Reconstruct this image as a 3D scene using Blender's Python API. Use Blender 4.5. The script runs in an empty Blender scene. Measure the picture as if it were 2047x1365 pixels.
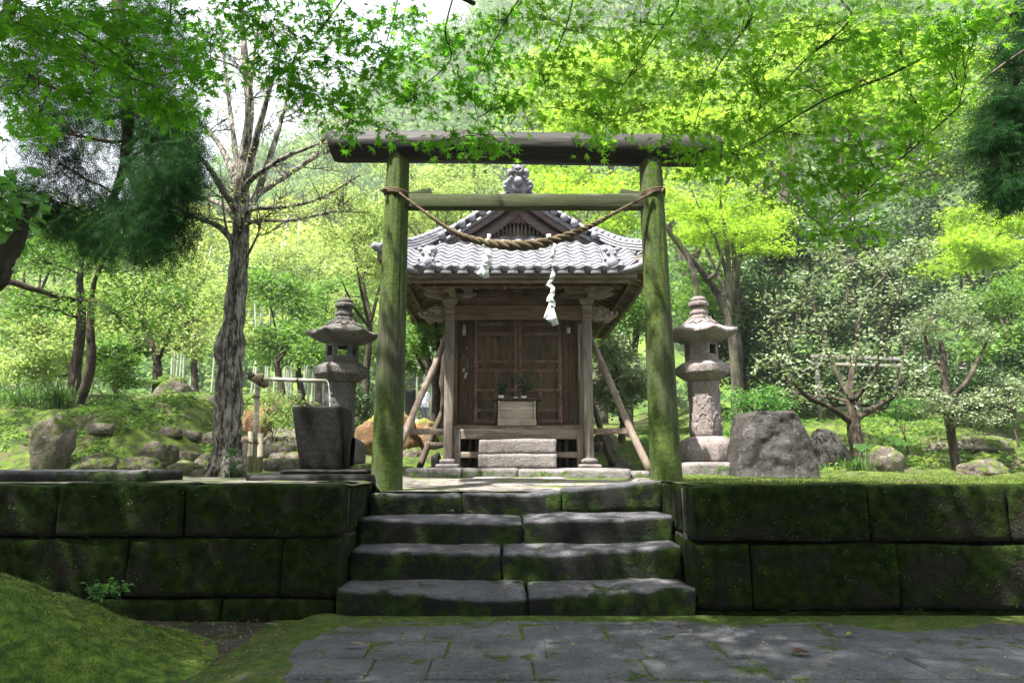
import bpy, bmesh, math, random
import numpy as np
from mathutils import Vector, Matrix, noise
random.seed(7); RNG = np.random.default_rng(7)
SC = bpy.context.scene; COL = SC.collection
F = 1365.0; TH = math.radians(9.85); CT, ST = math.cos(TH), math.sin(TH); ZE = 0.94

def P(px, py, Y):
    """world point seen at photo pixel (px,py) at world distance Y"""
    u = (px-1023.5)/F; v = (682.5-py)/F
    s = Y/(CT - v*ST)
    return Vector((s*u, Y, ZE + s*(ST+v*CT)))
def MP(Y, py=700):
    v = (682.5-py)/F
    return (Y/(CT-v*ST))/F        # metres per photo pixel at that distance

# ------------------------------------------------------------ objects
ORG = {}
def org(o):
    return ORG.get(o.name, Vector((0, 0, 0)))
def tag(o, label=None, cat=None, group=None, kind=None):
    if label: o['label'] = label
    if cat: o['category'] = cat
    if group: o['group'] = group
    if kind: o['kind'] = kind
    return o
def empty(name, loc, label, cat, group=None):
    o = bpy.data.objects.new(name, None); COL.objects.link(o)
    o.location = loc; o.empty_display_size = 0.1; ORG[o.name] = Vector(loc)
    return tag(o, label, cat, group)
def copy_tree(o, parent=None):
    c = o.copy(); COL.objects.link(c)
    if parent: c.parent = parent
    for ch in [k for k in o.children]: copy_tree(ch, c)
    ORG[c.name] = org(o)
    return c
def link_mesh(name, me, mat, parent=None, origin=None, smooth=False, bevel=0, label=None):
    o = bpy.data.objects.new(name, me); COL.objects.link(o)
    if parent is not None:
        off = org(parent); o.parent = parent
    else:
        off = Vector(origin) if origin is not None else Vector((0, 0, 0)); o.location = off
    if off.length > 0: me.transform(Matrix.Translation(-off))
    ORG[o.name] = off
    if mat is not None: me.materials.append(mat)
    if smooth: me.polygons.foreach_set('use_smooth', [True]*len(me.polygons))
    if bevel:
        b = o.modifiers.new('bevel', 'BEVEL'); b.width = bevel; b.segments = 2; b.limit_method = 'ANGLE'; b.angle_limit = 0.7
    if label: o['label'] = label
    me.update(); return o
def np_mesh(name, verts, groups, tint=None):
    me = bpy.data.meshes.new(name); verts = np.asarray(verts, dtype=np.float32)
    me.vertices.add(len(verts)); me.vertices.foreach_set('co', verts.ravel())
    tot = sum(g.size for g in groups); nf = sum(len(g) for g in groups)
    me.loops.add(tot); me.polygons.add(nf)
    me.loops.foreach_set('vertex_index', np.concatenate([g.ravel() for g in groups]).astype(np.int32))
    sz = np.concatenate([np.full(len(g), g.shape[1]) for g in groups])
    me.polygons.foreach_set('loop_start', np.concatenate([[0], np.cumsum(sz)[:-1]]).astype(np.int32))
    if tint is not None:
        a = me.attributes.new('tint', 'FLOAT', 'POINT'); a.data.foreach_set('value', np.asarray(tint, dtype=np.float32))
    me.update(calc_edges=True); return me

class MB:
    def __init__(s): s.v = []; s.g = {}; s.n = 0
    def add(s, verts, faces):
        verts = np.asarray(verts, dtype=float).reshape(-1, 3); s.v.append(verts)
        if isinstance(faces, np.ndarray): s.g.setdefault(faces.shape[1], []).append(faces+s.n)
        else:
            d = {}
            for f in faces: d.setdefault(len(f), []).append(f)
            for k, l in d.items(): s.g.setdefault(k, []).append(np.array(l)+s.n)
        s.n += len(verts); return s
    def box(s, c, size, rz=0, rx=0, ry=0, taper=1.0):
        x, y, z = [k/2 for k in size]; t = taper
        V = [(-x, -y, -z), (x, -y, -z), (x, y, -z), (-x, y, -z), (-x*t, -y*t, z), (x*t, -y*t, z), (x*t, y*t, z), (-x*t, y*t, z)]
        M = Matrix.Translation(Vector(c)) @ Matrix.Rotation(rz, 4, 'Z') @ Matrix.Rotation(ry, 4, 'Y') @ Matrix.Rotation(rx, 4, 'X')
        s.add([M @ Vector(p) for p in V], [(0, 3, 2, 1), (4, 5, 6, 7), (0, 1, 5, 4), (1, 2, 6, 5), (2, 3, 7, 6), (3, 0, 4, 7)]); return s
    def b2(s, x0, x1, y0, y1, z0, z1):
        return s.box(((x0+x1)/2, (y0+y1)/2, (z0+z1)/2), (abs(x1-x0), abs(y1-y0), abs(z1-z0)))
    def beam(s, a, b, w, h, up=(0, 0, 1)):
        a = Vector(a); b = Vector(b); d = (b-a).normalized(); u = Vector(up); r = d.cross(u).normalized(); u = r.cross(d)
        V = []
        for p in (a, b):
            for sx, sz in ((-1, -1), (1, -1), (1, 1), (-1, 1)): V.append(p + r*sx*w/2 + u*sz*h/2)
        s.add(V, [(0, 1, 2, 3), (7, 6, 5, 4), (0, 4, 5, 1), (1, 5, 6, 2), (2, 6, 7, 3), (3, 7, 4, 0)]); return s
    def tube(s, path, radii, n=8, cap=True):
        pts = np.array([tuple(p) for p in path], dtype=float); m = len(pts)
        r = np.full(m, radii) if np.isscalar(radii) else np.asarray(radii, float)
        V, Fq = tubes(pts[None], r[None], n)
        s.add(V, Fq)
        if cap:
            s.g.setdefault(n, []).append((np.arange(n)[::-1] + s.n-len(V))[None])
            s.g.setdefault(n, []).append((np.arange(n) + s.n-n)[None])
        return s
    def lathe(s, prof, c=(0, 0, 0), n=24, phase=0, cap=True):
        c = np.array(tuple(c)); m = len(prof); a = np.arange(n)*2*math.pi/n+phase
        V = np.array([[c[0]+r*math.cos(t), c[1]+r*math.sin(t), c[2]+z] for r, z in prof for t in a])
        f = [(i*n+j, i*n+(j+1) % n, (i+1)*n+(j+1) % n, (i+1)*n+j) for i in range(m-1) for j in range(n)]
        f = [tuple(q) for q in f]; s.add(V, f)
        if cap:
            s.g.setdefault(n, []).append((np.arange(n)[::-1] + s.n-len(V))[None]); s.g.setdefault(n, []).append((np.arange(n) + s.n-n)[None])
        return s
    def prism(s, poly, o, U, W, T):
        """polygon (a,b) -> o + a*U + b*W, extruded by vector T"""
        o = Vector(o); U = Vector(U); W = Vector(W); T = Vector(T); n = len(poly)
        A = [o+U*a+W*b for a, b in poly]; B = [p+T for p in A]
        s.add(A+B, [tuple(range(n)), tuple(range(2*n-1, n-1, -1))]+[(i, n+i, n+(i+1) % n, (i+1) % n) for i in range(n)]); return s
    def mesh(s, name, tint=None):
        return np_mesh(name, np.concatenate(s.v), [np.concatenate(g) for g in s.g.values()], tint)
    def build(s, name, mat, parent=None, origin=None, smooth=False, bevel=0, label=None, fix=True, tint=None):
        me = s.mesh(name, tint)
        if fix:
            bm = bmesh.new(); bm.from_mesh(me); bmesh.ops.recalc_face_normals(bm, faces=bm.faces); bm.to_mesh(me); bm.free()
        return link_mesh(name, me, mat, parent, origin, smooth, bevel, label)

def tubes(P_, R_, n):
    """P_ (N,m,3) polylines, R_ (N,m) radii -> verts, quads"""
    N, m, _ = P_.shape
    d = np.gradient(P_, axis=1); d /= (np.linalg.norm(d, axis=2, keepdims=True)+1e-9)
    ref = np.zeros((N, 1, 3)); md = np.abs(d.mean(axis=1)); ref[np.arange(N), 0, np.argmin(md, axis=1)] = 1
    u = np.cross(d, ref); u /= (np.linalg.norm(u, axis=2, keepdims=True)+1e-9); w = np.cross(d, u)
    a = np.arange(n)*2*np.pi/n
    V = P_[:, :, None]+R_[:, :, None, None]*(u[:, :, None]*np.cos(a)[None, None, :, None]+w[:, :, None]*np.sin(a)[None, None, :, None])
    base = (np.arange(N)*m*n)[:, None, None]; i = np.arange(m-1)[None, :, None]; j = np.arange(n)[None, None, :]; j2 = (j+1) % n
    q = np.stack([base+i*n+j, base+i*n+j2, base+(i+1)*n+j2, base+(i+1)*n+j], axis=-1)
    return V.reshape(-1, 3), q.reshape(-1, 4)

def nz(p, f=1.0, o=0.0):
    return noise.noise(Vector((p[0]*f+o, p[1]*f+o*.7, p[2]*f-o)))
def fbm(p, f=1.0, o=0.0, k=4):
    return noise.fractal(Vector((p[0]*f+o, p[1]*f+o*.7, p[2]*f-o)), 1.0, 2.0, k)

# ------------------------------------------------------------ materials
class NT:
    def __init__(s, name):
        s.m = bpy.data.materials.new(name); s.m.use_nodes = True; s.t = s.m.node_tree; s.t.nodes.clear()
        s.out = s.t.nodes.new('ShaderNodeOutputMaterial'); s._c = {}
    def set(s, nd, k, val):
        i = nd.inputs[k]
        if isinstance(val, bpy.types.NodeSocket): s.t.links.new(val, i)
        elif isinstance(val, (tuple, list)) and len(val) == 3 and i.type == 'RGBA': i.default_value = (*val, 1)
        else: i.default_value = val
    def n(s, typ, ins={}, **props):
        nd = s.t.nodes.new('ShaderNode'+typ)
        for k, v in props.items(): setattr(nd, k, v)
        for k, v in ins.items(): s.set(nd, k, v)
        return nd
    def coord(s):
        if 'c' not in s._c: s._c['c'] = s.n('TexCoord').outputs['Object']
        return s._c['c']
    def geo(s, k):
        if 'g' not in s._c: s._c['g'] = s.n('NewGeometry')
        return s._c['g'].outputs[k]
    def sep(s, v): return s.n('SeparateXYZ', {0: v})
    def math(s, op, a, b=0.0, c=None, clamp=False):
        nd = s.n('Math', {0: a, 1: b}, operation=op, use_clamp=clamp)
        if c is not None: s.set(nd, 2, c)
        return nd.outputs[0]
    def noise(s, scale, detail=4, rough=.6, vec=None, stretch=None, dist=0):
        v = vec or s.coord()
        if stretch: v = s.n('Mapping', {'Vector': v, 'Scale': stretch}).outputs[0]
        return s.n('TexNoise', {'Vector': v, 'Scale': scale, 'Detail': detail, 'Roughness': rough, 'Distortion': dist}).outputs['Fac']
    def ramp(s, f, a, b):
        return s.n('MapRange', {'Value': f, 'From Min': a, 'From Max': b} if a < b else {'Value': f, 'From Min': b, 'From Max': a, 'To Min': 1.0, 'To Max': 0.0}, clamp=True, interpolation_type='SMOOTHSTEP').outputs[0]
    def mix(s, f, a, b, mode='MIX'):
        nd = s.n('Mix', {}, data_type='RGBA', blend_type=mode)
        s.set(nd, 0, f); s.set(nd, 6, a if not isinstance(a, tuple) else (*a, 1)); s.set(nd, 7, b if not isinstance(b, tuple) else (*b, 1))
        return nd.outputs[2]
    def bump(s, h, strength=.5, dist=.02, normal=None):
        nd = s.n('Bump', {'Height': h, 'Strength': strength, 'Distance': dist})
        if normal: s.set(nd, 'Normal', normal)
        return nd.outputs[0]
    def bsdf(s, col, rough=.8, normal=None, spec=.3, **kw):
        b = s.n('BsdfPrincipled', {'Base Color': col, 'Roughness': rough, 'Specular IOR Level': spec})
        if normal: s.set(b, 'Normal', normal)
        for k, v in kw.items(): s.set(b, k, v)
        return b.outputs[0]
    def done(s, sh): s.t.links.new(sh, s.out.inputs[0]); return s.m

MOSS1, MOSS2 = (.035, .075, .012), (.12, .19, .02)
def stone_mat(name, c1, c2, scale=3, top=0.0, side=-1.0, k=1.6, rough=.85, bump=.5, m1=MOSS1, m2=MOSS2, spots=None, spec=.3, fine=60, algae=None):
    t = NT(name)
    big = t.noise(scale, 5, .65); f = t.noise(fine, 3, .7); mid = t.noise(scale*4, 4, .6)
    c = t.mix(t.ramp(big, .35, .65), c1, c2)
    c = t.mix(t.math('MULTIPLY', t.ramp(f, .4, .7), .35), c, tuple(min(1, x*1.8+.02) for x in c2))
    c = t.mix(t.math('MULTIPLY', t.ramp(mid, .5, .7), .5), c, tuple(x*.5 for x in c1))
    if spots:
        sp = t.ramp(t.noise(scale*5, 2, .5, stretch=(1, 1, 1.3)), .60, .66); c = t.mix(t.math('MULTIPLY', sp, spots[1]), c, spots[0])
    nzc = t.sep(t.geo('Normal')).outputs[2]
    if algae: c = t.mix(t.math('MULTIPLY', t.ramp(t.math('ADD', nzc, t.math('MULTIPLY', t.math('SUBTRACT', mid, .5), .8)), .75, .25), algae[1]), c, algae[0])
    mm = t.math('MULTIPLY_ADD', nzc, top-side, side)
    mm = t.math('ADD', mm, t.math('MULTIPLY', t.math('SUBTRACT', t.noise(scale*1.7, 6, .7, dist=.4), .5), k*2))
    mf = t.ramp(mm, -.05, .35)
    mc = t.mix(t.ramp(t.noise(scale*6, 5, .7), .35, .68), m1, m2)
    c = t.mix(mf, c, mc)
    h = t.math('ADD', t.math('MULTIPLY', f, .35), t.math('ADD', mid, t.math('MULTIPLY', t.math('MULTIPLY', t.noise(110, 2, .8), mf), .9)))
    r = t.math('MULTIPLY_ADD', mf, .95-rough, rough)
    return t.done(t.bsdf(c, r, t.bump(h, bump, .015), spec))
def wood_mat(name, c1, c2, axis=2, scale=8, moss=None, rough=.75, bump=.35, streak=None, spec=.3, msc=2.0):
    t = NT(name); st = [1, 1, 1]; st[axis] = .06; st = tuple(st)
    g = t.noise(scale*6, 5, .7, stretch=st, dist=.3); b = t.noise(scale*.6, 4, .6, stretch=tuple(.5 if q < 1 else 1 for q in st))
    c = t.mix(t.ramp(g, .35, .65), c1, c2)
    c = t.mix(t.math('MULTIPLY', t.ramp(b, .45, .7), .6), c, tuple(x*.45 for x in c1))
    if streak:
        s2 = t.ramp(t.noise(scale*2.2, 4, .65, stretch=st), .56, .64); c = t.mix(t.math('MULTIPLY', s2, .8), c, streak)
    if moss:
        mf = t.ramp(t.noise(msc, 6, .7, stretch=tuple(.35 if q < 1 else 1 for q in st)), moss[2], moss[2]+.22)
        mc = t.mix(t.ramp(t.noise(40, 4, .7), .35, .65), moss[0], moss[1]); c = t.mix(mf, c, mc)
    return t.done(t.bsdf(c, rough, t.bump(g, bump, .008), spec))
def leaf_mat(name, c, tr, var=.35, rough=.5, trans=.45, spec=.4, c2=None):
    t = NT(name)
    a = t.n('Attribute', attribute_name='tint').outputs['Fac']
    c2 = c2 or tuple(x*1.9 for x in c)
    col = t.mix(a, tuple(x*(1-var) for x in c), c2); trc = t.mix(a, tuple(x*(1-var*.6) for x in tr), tuple(min(x*1.3, 1) for x in tr))
    p = t.bsdf(col, rough, None, spec)
    tl = t.n('BsdfTranslucent', {'Color': trc}).outputs[0]
    mx = t.n('MixShader', {0: trans, 1: p, 2: tl}).outputs[0]
    return t.done(mx)
def plain(name, c, rough=.6, spec=.3, var=.15, sc=20, bump=.1, **kw):
    t = NT(name); n_ = t.noise(sc, 4, .6)
    col = t.mix(t.ramp(n_, .3, .7), tuple(x*(1-var) for x in c), tuple(min(1, x*(1+var)) for x in c))
    return t.done(t.bsdf(col, rough, t.bump(n_, bump, .01), spec, **kw))
def bark_mat(name, c1, c2, sc=14, moss=None, lich=None, bump=.9):
    t = NT(name)
    g = t.noise(sc, 5, .75, stretch=(1, 1, .16), dist=.6); h = t.noise(sc*.25, 4, .6)
    c = t.mix(t.ramp(g, .4, .6), c1, c2); c = t.mix(t.math('MULTIPLY', t.ramp(h, .45, .65), .7), c, tuple(x*.4 for x in c1))
    if lich: c = t.mix(t.math('MULTIPLY', t.ramp(t.noise(sc*3, 3, .7), .62, .68), .8), c, lich)
    if moss:
        mf = t.ramp(t.noise(1.8, 5, .7), moss[1], moss[1]+.15); c = t.mix(mf, c, moss[0])
    return t.done(t.bsdf(c, .9, t.bump(g, bump, .03), .2))

# ------------------------------------------------------------ leaves
def _lobes(angs, lens, notch, drop=.12):
    V = [(0, 0, 0)]; fs = []; n = len(angs)
    na = [(angs[i]+angs[i+1])/2 for i in range(n-1)]
    na = [angs[0]-22]+na+[angs[-1]+22]; nr = [notch*.45]+[notch]*(n-1)+[notch*.45]
    for a, r in zip(na, nr): V.append((r*math.cos(math.radians(a)), r*math.sin(math.radians(a)), .03))
    for a, r in zip(angs, lens): V.append((r*math.cos(math.radians(a)), r*math.sin(math.radians(a)), -drop*r))
    for i in range(n): fs.append((0, 1+i, 2+n+i, 2+i))
    V = np.array(V); V[:, 0] += .25
    return V, np.array(fs)
MAPLE7 = _lobes([-118, -78, -38, 0, 38, 78, 118], [.38, .68, .92, 1, .92, .68, .38], .30)
MAPLE5 = _lobes([-85, -42, 0, 42, 85], [.6, .88, 1, .88, .6], .3)
MAPLE3 = _lobes([-55, 0, 55], [.8, 1, .8], .3)
OVAL = (np.array([(0, 0, 0), (.35, .24, .05), (.78, .17, .03), (1, 0, -.06), (.78, -.17, .03), (.35, -.24, .05)]), np.array([(0, 3, 2, 1), (0, 5, 4, 3)]))
CARD = (np.array([(0, 0, 0), (.5, .3, .04), (1, 0, -.05), (.5, -.3, .04)]), np.array([(0, 3, 2, 1)]))
BLADE = (np.array([(0, .035, 0), (0, -.035, 0), (.6, -.03, .0), (.6, .03, 0), (1, 0, -.1)]), None)
NEED = (np.array([(0, .05, 0), (0, -.05, 0), (1, 0, -.15)]), np.array([(0, 1, 2)]))
def norm(a): return a/(np.linalg.norm(a, axis=-1, keepdims=True)+1e-9)
def leafmesh(pos, ax, nr, size, tpl):
    ax = norm(ax); Yv = norm(np.cross(nr, ax)); Zv = np.cross(ax, Yv)
    T, fs = tpl; N = len(pos); k = len(T); size = np.asarray(size)[:, None, None]
    V = pos[:, None]+size*(T[None, :, 0:1]*ax[:, None]+T[None, :, 1:2]*Yv[:, None]+T[None, :, 2:3]*Zv[:, None])
    q = (np.arange(N)*k)[:, None, None]+fs[None]
    return V.reshape(-1, 3), q.reshape(-1, fs.shape[1]), k
def clump_mesh(name, pos, size, tpl, up=.6, rnd=.6, bias=(0, 0, 0), sizevar=.3, droop=.3, tintc=None, seed=0):
    r = np.random.default_rng(seed+len(pos)); N = len(pos)
    nr = norm(np.array([0, 0, up])+r.normal(size=(N, 3))*rnd+np.array(bias))
    ax = r.normal(size=(N, 3)); ax[:, 2] = ax[:, 2]*.4-droop
    sz = size*(1+sizevar*r.uniform(-1, 1, N))
    V, q, k = leafmesh(pos, ax, nr, sz, tpl)
    ti = r.uniform(0, 1, N)
    if tintc is not None: ti = np.clip(.55*ti+tintc, 0, 1)
    return np_mesh(name, V, [q], np.repeat(ti, k))
def bez(a, c, b, m=5):
    t = np.linspace(0, 1, m)[None, :, None]
    return (1-t)**2*a[:, None]+2*t*(1-t)*c[:, None]+t**2*b[:, None]

def make_tree(name, label, cat, trunk, pads, bark, leaf, tpl, lsize, nsub=14, nspray=3, kleaf=14, spread=.12, flat=.45, group=None,
              limb=.35, seed=1, up=.6, rnd=.6, bias=(0, 0, 0), droop=.3, tw=.006, nside=10, knots=0, bow=.2, attach=.35, origin=None, leafname='crown'):
    """trunk: list of polylines [(x,y,z,r)..]; pads: list of (centre, radii, weight)"""
    r = np.random.default_rng(seed)
    o = Vector(origin) if origin is not None else Vector(trunk[0][0][:3])
    root = empty(name, o, label, cat, group)
    mb = MB(); nodes = []
    for path in trunk:
        p = np.array([q[:3] for q in path], float); rad = np.array([q[3] for q in path], float)
        t = np.linspace(0, len(p)-1, (len(p)-1)*6+1); i = np.clip(t.astype(int), 0, len(p)-2); f = (t-i)[:, None]
        # catmull-rom
        pp = np.vstack([2*p[0]-p[1], p, 2*p[-1]-p[-2]])
        a, b, c, d = pp[i], pp[i+1], pp[i+2], pp[i+3]
        sp = .5*((2*b)+(-a+c)*f+(2*a-5*b+4*c-d)*f**2+(-a+3*b-3*c+d)*f**3)
        rr = np.interp(t, np.arange(len(p)), rad)
        sp = sp + r.normal(size=sp.shape)*rr[:, None]*.06
        mb.tube(sp, rr*(1+r.uniform(-.06, .06, len(rr))), n=nside)
        nodes += [(sp[j], rr[j]) for j in range(len(sp))]
    NP = np.array([n_[0] for n_ in nodes]); NR = np.array([n_[1] for n_ in nodes])
    sprays = []; tA = []; tC = []; tB = []; tR = []
    for pad in pads:
        c = np.array(tuple(pad[0])); R = np.array(pad[1]); w = pad[2] if len(pad) > 2 else 1
        dd = np.linalg.norm(NP-c, axis=1)+np.maximum(0, NP[:, 2]-c[2]+.1)*1.5
        j = int(np.argmin(dd)); A = NP[j]; ra = max(min(NR[j]*limb, NR[j]), tw*1.5)
        L = np.linalg.norm(c-A)
        ctrl = (A+c)/2+np.array([0, 0, bow*L])*.6+r.normal(size=3)*L*.08
        lp = bez(A[None], ctrl[None], c[None], 9)[0]
        lp[1:-1] += r.normal(size=(7, 3))*L*.015
        mb.tube(lp, np.linspace(ra, max(ra*.35, tw), 9), n=6, cap=False)
        n = max(2, int(nsub*w))
        u = norm(r.normal(size=(n, 3)))*(r.uniform(.15, 1, n)**.45)[:, None]
        T = c+u*R
        s = lp[r.integers(int(9*attach), 9, n)]
        ct = (s+T)/2+np.array([0, 0, .1])*np.linalg.norm(T-s, axis=1, keepdims=True)+r.normal(size=(n, 3))*np.linalg.norm(T-s, axis=1, keepdims=True)*.12
        bp = bez(s, ct, T, 6)
        tw_r = np.linspace(1, .3, 6)[None]*np.maximum(tw, ra*.3)
        tA.append(bp); tR.append(np.repeat(tw_r, n, 0))
        for q in range(nspray):
            k = r.integers(3, 6, n) if q else np.full(n, 5)
            pt = bp[np.arange(n), k]+r.normal(size=(n, 3))*R*.10*(q > 0)
            sprays.append(pt)
    if tA:
        V, q = tubes(np.concatenate(tA), np.concatenate(tR), 4); mb.add(V, q)
    mb.build('trunk', bark, root, smooth=True, fix=False)
    S = np.concatenate(sprays)
    n = len(S)*kleaf
    off = r.normal(size=(len(S), kleaf, 3))*np.array([1, 1, flat])*spread
    pos = (S[:, None]+off).reshape(-1, 3)
    tc = np.repeat(r.uniform(0, .45, len(S)), kleaf)
    me = clump_mesh(leafname, pos, lsize, tpl, up, rnd, bias, droop=droop, tintc=tc, seed=seed)
    link_mesh(leafname, me, leaf, root)
    return root
# ================================================================ materials used
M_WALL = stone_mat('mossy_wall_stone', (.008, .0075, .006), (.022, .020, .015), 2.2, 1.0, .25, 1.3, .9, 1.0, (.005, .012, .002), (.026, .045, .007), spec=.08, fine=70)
M_STEP = stone_mat('step_stone', (.050, .049, .056), (.105, .102, .112), 2.0, -.28, .12, 1.7, .8, .7, (.008, .018, .003), (.036, .064, .009), spec=.25, algae=((.007, .0075, .006), .96))
M_SLAB = stone_mat('path_stone', (.046, .047, .054), (.118, .116, .126), 2.6, -.20, -.2, 1.9, .75, .7, (.028, .050, .008), (.07, .105, .016), spots=((.19, .185, .19), .3), spec=.35)
M_PALE = stone_mat('pale_stone', (.115, .10, .097), (.22, .20, .195), 4, -.45, -.5, .7, .9, .8, spots=((.32, .30, .28), .3))
M_LANT = stone_mat('lantern_stone', (.12, .10, .096), (.23, .195, .19), 5, -.25, -.42, .8, .92, .8, (.07, .09, .04), (.16, .18, .09), spots=((.48, .44, .42), .35))
M_LANT2 = stone_mat('grey_lantern_stone', (.075, .070, .063), (.14, .13, .12), 5, .05, -.42, .8, .92, .8, (.05, .06, .03), (.13, .14, .08), spots=((.4, .38, .34), .3))
M_DARK = stone_mat('dark_wet_stone', (.004, .0036, .0032), (.0095, .009, .008), 4, -.3, -.5, .8, .6, .35, spots=((.035, .038, .035), .25), spec=.2)
M_BOULD = stone_mat('rough_boulder', (.013, .0115, .0105), (.048, .043, .039), 3.5, -.7, -.55, .7, .75, 1.3, spots=((.12, .115, .11), .45))
M_ROCKM = stone_mat('mossy_rock', (.055, .044, .034), (.165, .140, .115), 3, .42, -.12, 2.0, .9, 1.0, (.035, .06, .010), (.12, .17, .022), spots=((.26, .245, .22), .5))
M_ROCKO = stone_mat('orange_rock', (.12, .060, .028), (.24, .14, .075), 3, .25, -.3, 1.6, .9, .9, (.09, .13, .02), (.25, .27, .05), spots=((.38, .31, .24), .4))
M_MOSSG = stone_mat('moss_ground', (.045, .035, .022), (.11, .085, .055), 1.1, .50, -.45, 2.1, .95, 1.0, (.024, .048, .008), (.115, .165, .020), fine=80)
M_EARTH = stone_mat('dark_earth', (.030, .026, .022), (.065, .055, .048), 2.5, -.05, -.4, 1.7, .95, .9, (.03, .05, .01), (.08, .11, .02))
M_JOINT = stone_mat('joint_moss', (.05, .055, .02), (.10, .12, .03), 3, .30, .0, 1.5, .95, .9, (.035, .065, .008), (.10, .15, .018))
M_MOUND = stone_mat('mound_moss', (.025, .026, .010), (.05, .05, .018), 2.2, .95, .4, 2.3, .95, 1.0, (.035, .08, .010), (.17, .25, .03), fine=90)
M_HILL = stone_mat('hill_green', (.03, .05, .02), (.06, .10, .03), .05, 1, 1, .5, .95, .3)
M_MUD = stone_mat('paving_soil', (.10, .09, .08), (.2, .18, .165), 2.0, .02, -.3, 1.6, .95, .7, (.06, .09, .02), (.17, .21, .04))

def sm(a, b, x):
    t = min(1, max(0, (x-a)/(b-a))); return t*t*(3-2*t)
def H(x, y):
    z = .775+sm(7.8, 11, y)*.42+sm(11, 16, y)*.55+max(0, y-16)*.05
    c = 1-sm(1.02, 1.10, abs(x-.02)); z -= .082*c*(1-sm(5.6, 7.0, y))
    bl = sm(-3.55, -4.9, x)*sm(7.3, 9.0, y)*.72*(1-sm(13, 20, y)*.7)
    z += bl + sm(3.0, 4.6, x)*sm(8.6, 11.5, y)*.33
    z += sm(5.5, 7, y)*.05*noise.noise(Vector((x*.8, y*.8, 3)))
    amp = .14*sm(7.2, 9, y)*(.25+.75*max(sm(-3.2, -4.6, x), sm(2.6, 4.0, x)))
    z += amp*(noise.noise(Vector((x*1.6, y*1.6, 0)))+.5*noise.noise(Vector((x*3.7, y*3.7, 5)))+.3*noise.noise(Vector((x*8, y*8, 9))))
    z += .006*noise.noise(Vector((x*5, y*5, 1)))
    # low ground shelf along the front stays level
    return z
def grid_mesh(xs, ys, fz, skip=None):
    V = [(x, y, fz(x, y)) for y in ys for x in xs]; n = len(xs)
    Fc = []
    for j in range(len(ys)-1):
        for i in range(n-1):
            if skip and skip((xs[i]+xs[i+1])/2, (ys[j]+ys[j+1])/2): continue
            Fc.append((j*n+i, j*n+i+1, (j+1)*n+i+1, (j+1)*n+i))
    return V, Fc
# lower ground sheet (in front of the wall, runs under everything)
xs = sorted(set([round(k, 3) for k in np.arange(-6, 6.01, .15)]+[-200, -80, -30, -12, 12, 30, 80, 200]))
ys = [-60, -20, -8, -4]+[round(k, 3) for k in np.arange(-2, 6.01, .15)]
V, Fc = grid_mesh(xs, ys, lambda x, y: -.035+.012*fbm((x, y, 0), 1.5))
mb = MB().add(V, Fc); o = mb.build('ground', M_EARTH, smooth=True, fix=False); tag(o, kind='structure')
# terrace and the garden rising behind it
xs = list(np.arange(-9, 9.01, .09)); xs = [-200, -90, -45, -26, -18, -14, -11.5, -10]+xs+[10, 11.5, 14, 18, 26, 45, 90, 200]
ys = list(np.arange(4.62, 14, .09))+list(np.arange(14, 26, .5))+[28, 31, 35, 40, 48, 60, 90, 140, 300]
V, Fc = grid_mesh(xs, ys, H, lambda x, y: -1.09 < x < 1.13 and y < 5.38)
mb = MB().add(V, Fc); o = mb.build('terrace_ground', M_MOSSG, smooth=True, fix=False); tag(o, kind='structure')
# bare trodden earth sheet between steps, gate and shrine
V, Fc = grid_mesh(list(np.arange(-4.6, 1.5, .06)), list(np.arange(4.64, 7.4, .06)), lambda x, y: H(x, y)+.012-.03*sm(6.2, 7.4, y+.3*noise.noise(Vector((x*2, y*2, 0))))-.03*sm(1.1, 1.5, x)-.03*sm(-3.6, -4.6, x), lambda x, y: -1.09 < x < 1.13 and y < 5.38)
mb = MB().add(V, Fc); o = mb.build('earth_path', M_MUD, smooth=True, fix=False); tag(o, kind='structure')

def block(mb, x0, x1, y0, y1, z0, z1, seg=.045, rd=.025, amp=.010, top=None, seed=0, fr=None, skew=0):
    """rounded noisy stone block"""
    L = (x1-x0, y1-y0, z1-z0); n = [max(2, int(math.ceil(l/seg))) for l in L]; idx = {}; V = []; Fc = []
    def vid(i, j, k):
        key = (i, j, k)
        if key in idx: return idx[key]
        p = Vector((x0+L[0]*i/n[0], y0+L[1]*j/n[1], z0+L[2]*k/n[2]))
        q = Vector((min(max(p.x, x0+rd), x1-rd), min(max(p.y, y0+rd), y1-rd), min(max(p.z, z0+rd), z1-rd)))
        d = (p-q)
        if d.length > 1e-6: p = q+d.normalized()*rd
        nn = noise.noise_vector(p*2.3+Vector((seed*3.1, seed*1.7, 0)))*amp*1.6+noise.noise_vector(p*9+Vector((seed, 0, seed)))*amp*.6
        p = p+nn
        t = k/n[2]
        if top: p.z += top(p.x, p.y)*t
        p.x += skew*(t-.5)*L[2]
        V.append(p); idx[key] = len(V)-1; return len(V)-1
    for i in range(n[0]):
        for j in range(n[1]):
            for k, r in ((0, 1), (n[2], 0)):
                q = [vid(i, j, k), vid(i+1, j, k), vid(i+1, j+1, k), vid(i, j+1, k)]; Fc.append(q[::-1] if r else q)
    for i in range(n[0]):
        for k in range(n[2]):
            for j, r in ((0, 0), (n[1], 1)):
                q = [vid(i, j, k), vid(i+1, j, k), vid(i+1, j, k+1), vid(i, j, k+1)]; Fc.append(q[::-1] if r else q)
    for j in range(n[1]):
        for k in range(n[2]):
            for i, r in ((0, 1), (n[0], 0)):
                q = [vid(i, j, k), vid(i, j+1, k), vid(i, j+1, k+1), vid(i, j, k+1)]; Fc.append(q[::-1] if r else q)
    mb.add(V, Fc); return mb
def X(px, py, Y): return P(px, py, Y).x
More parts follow.
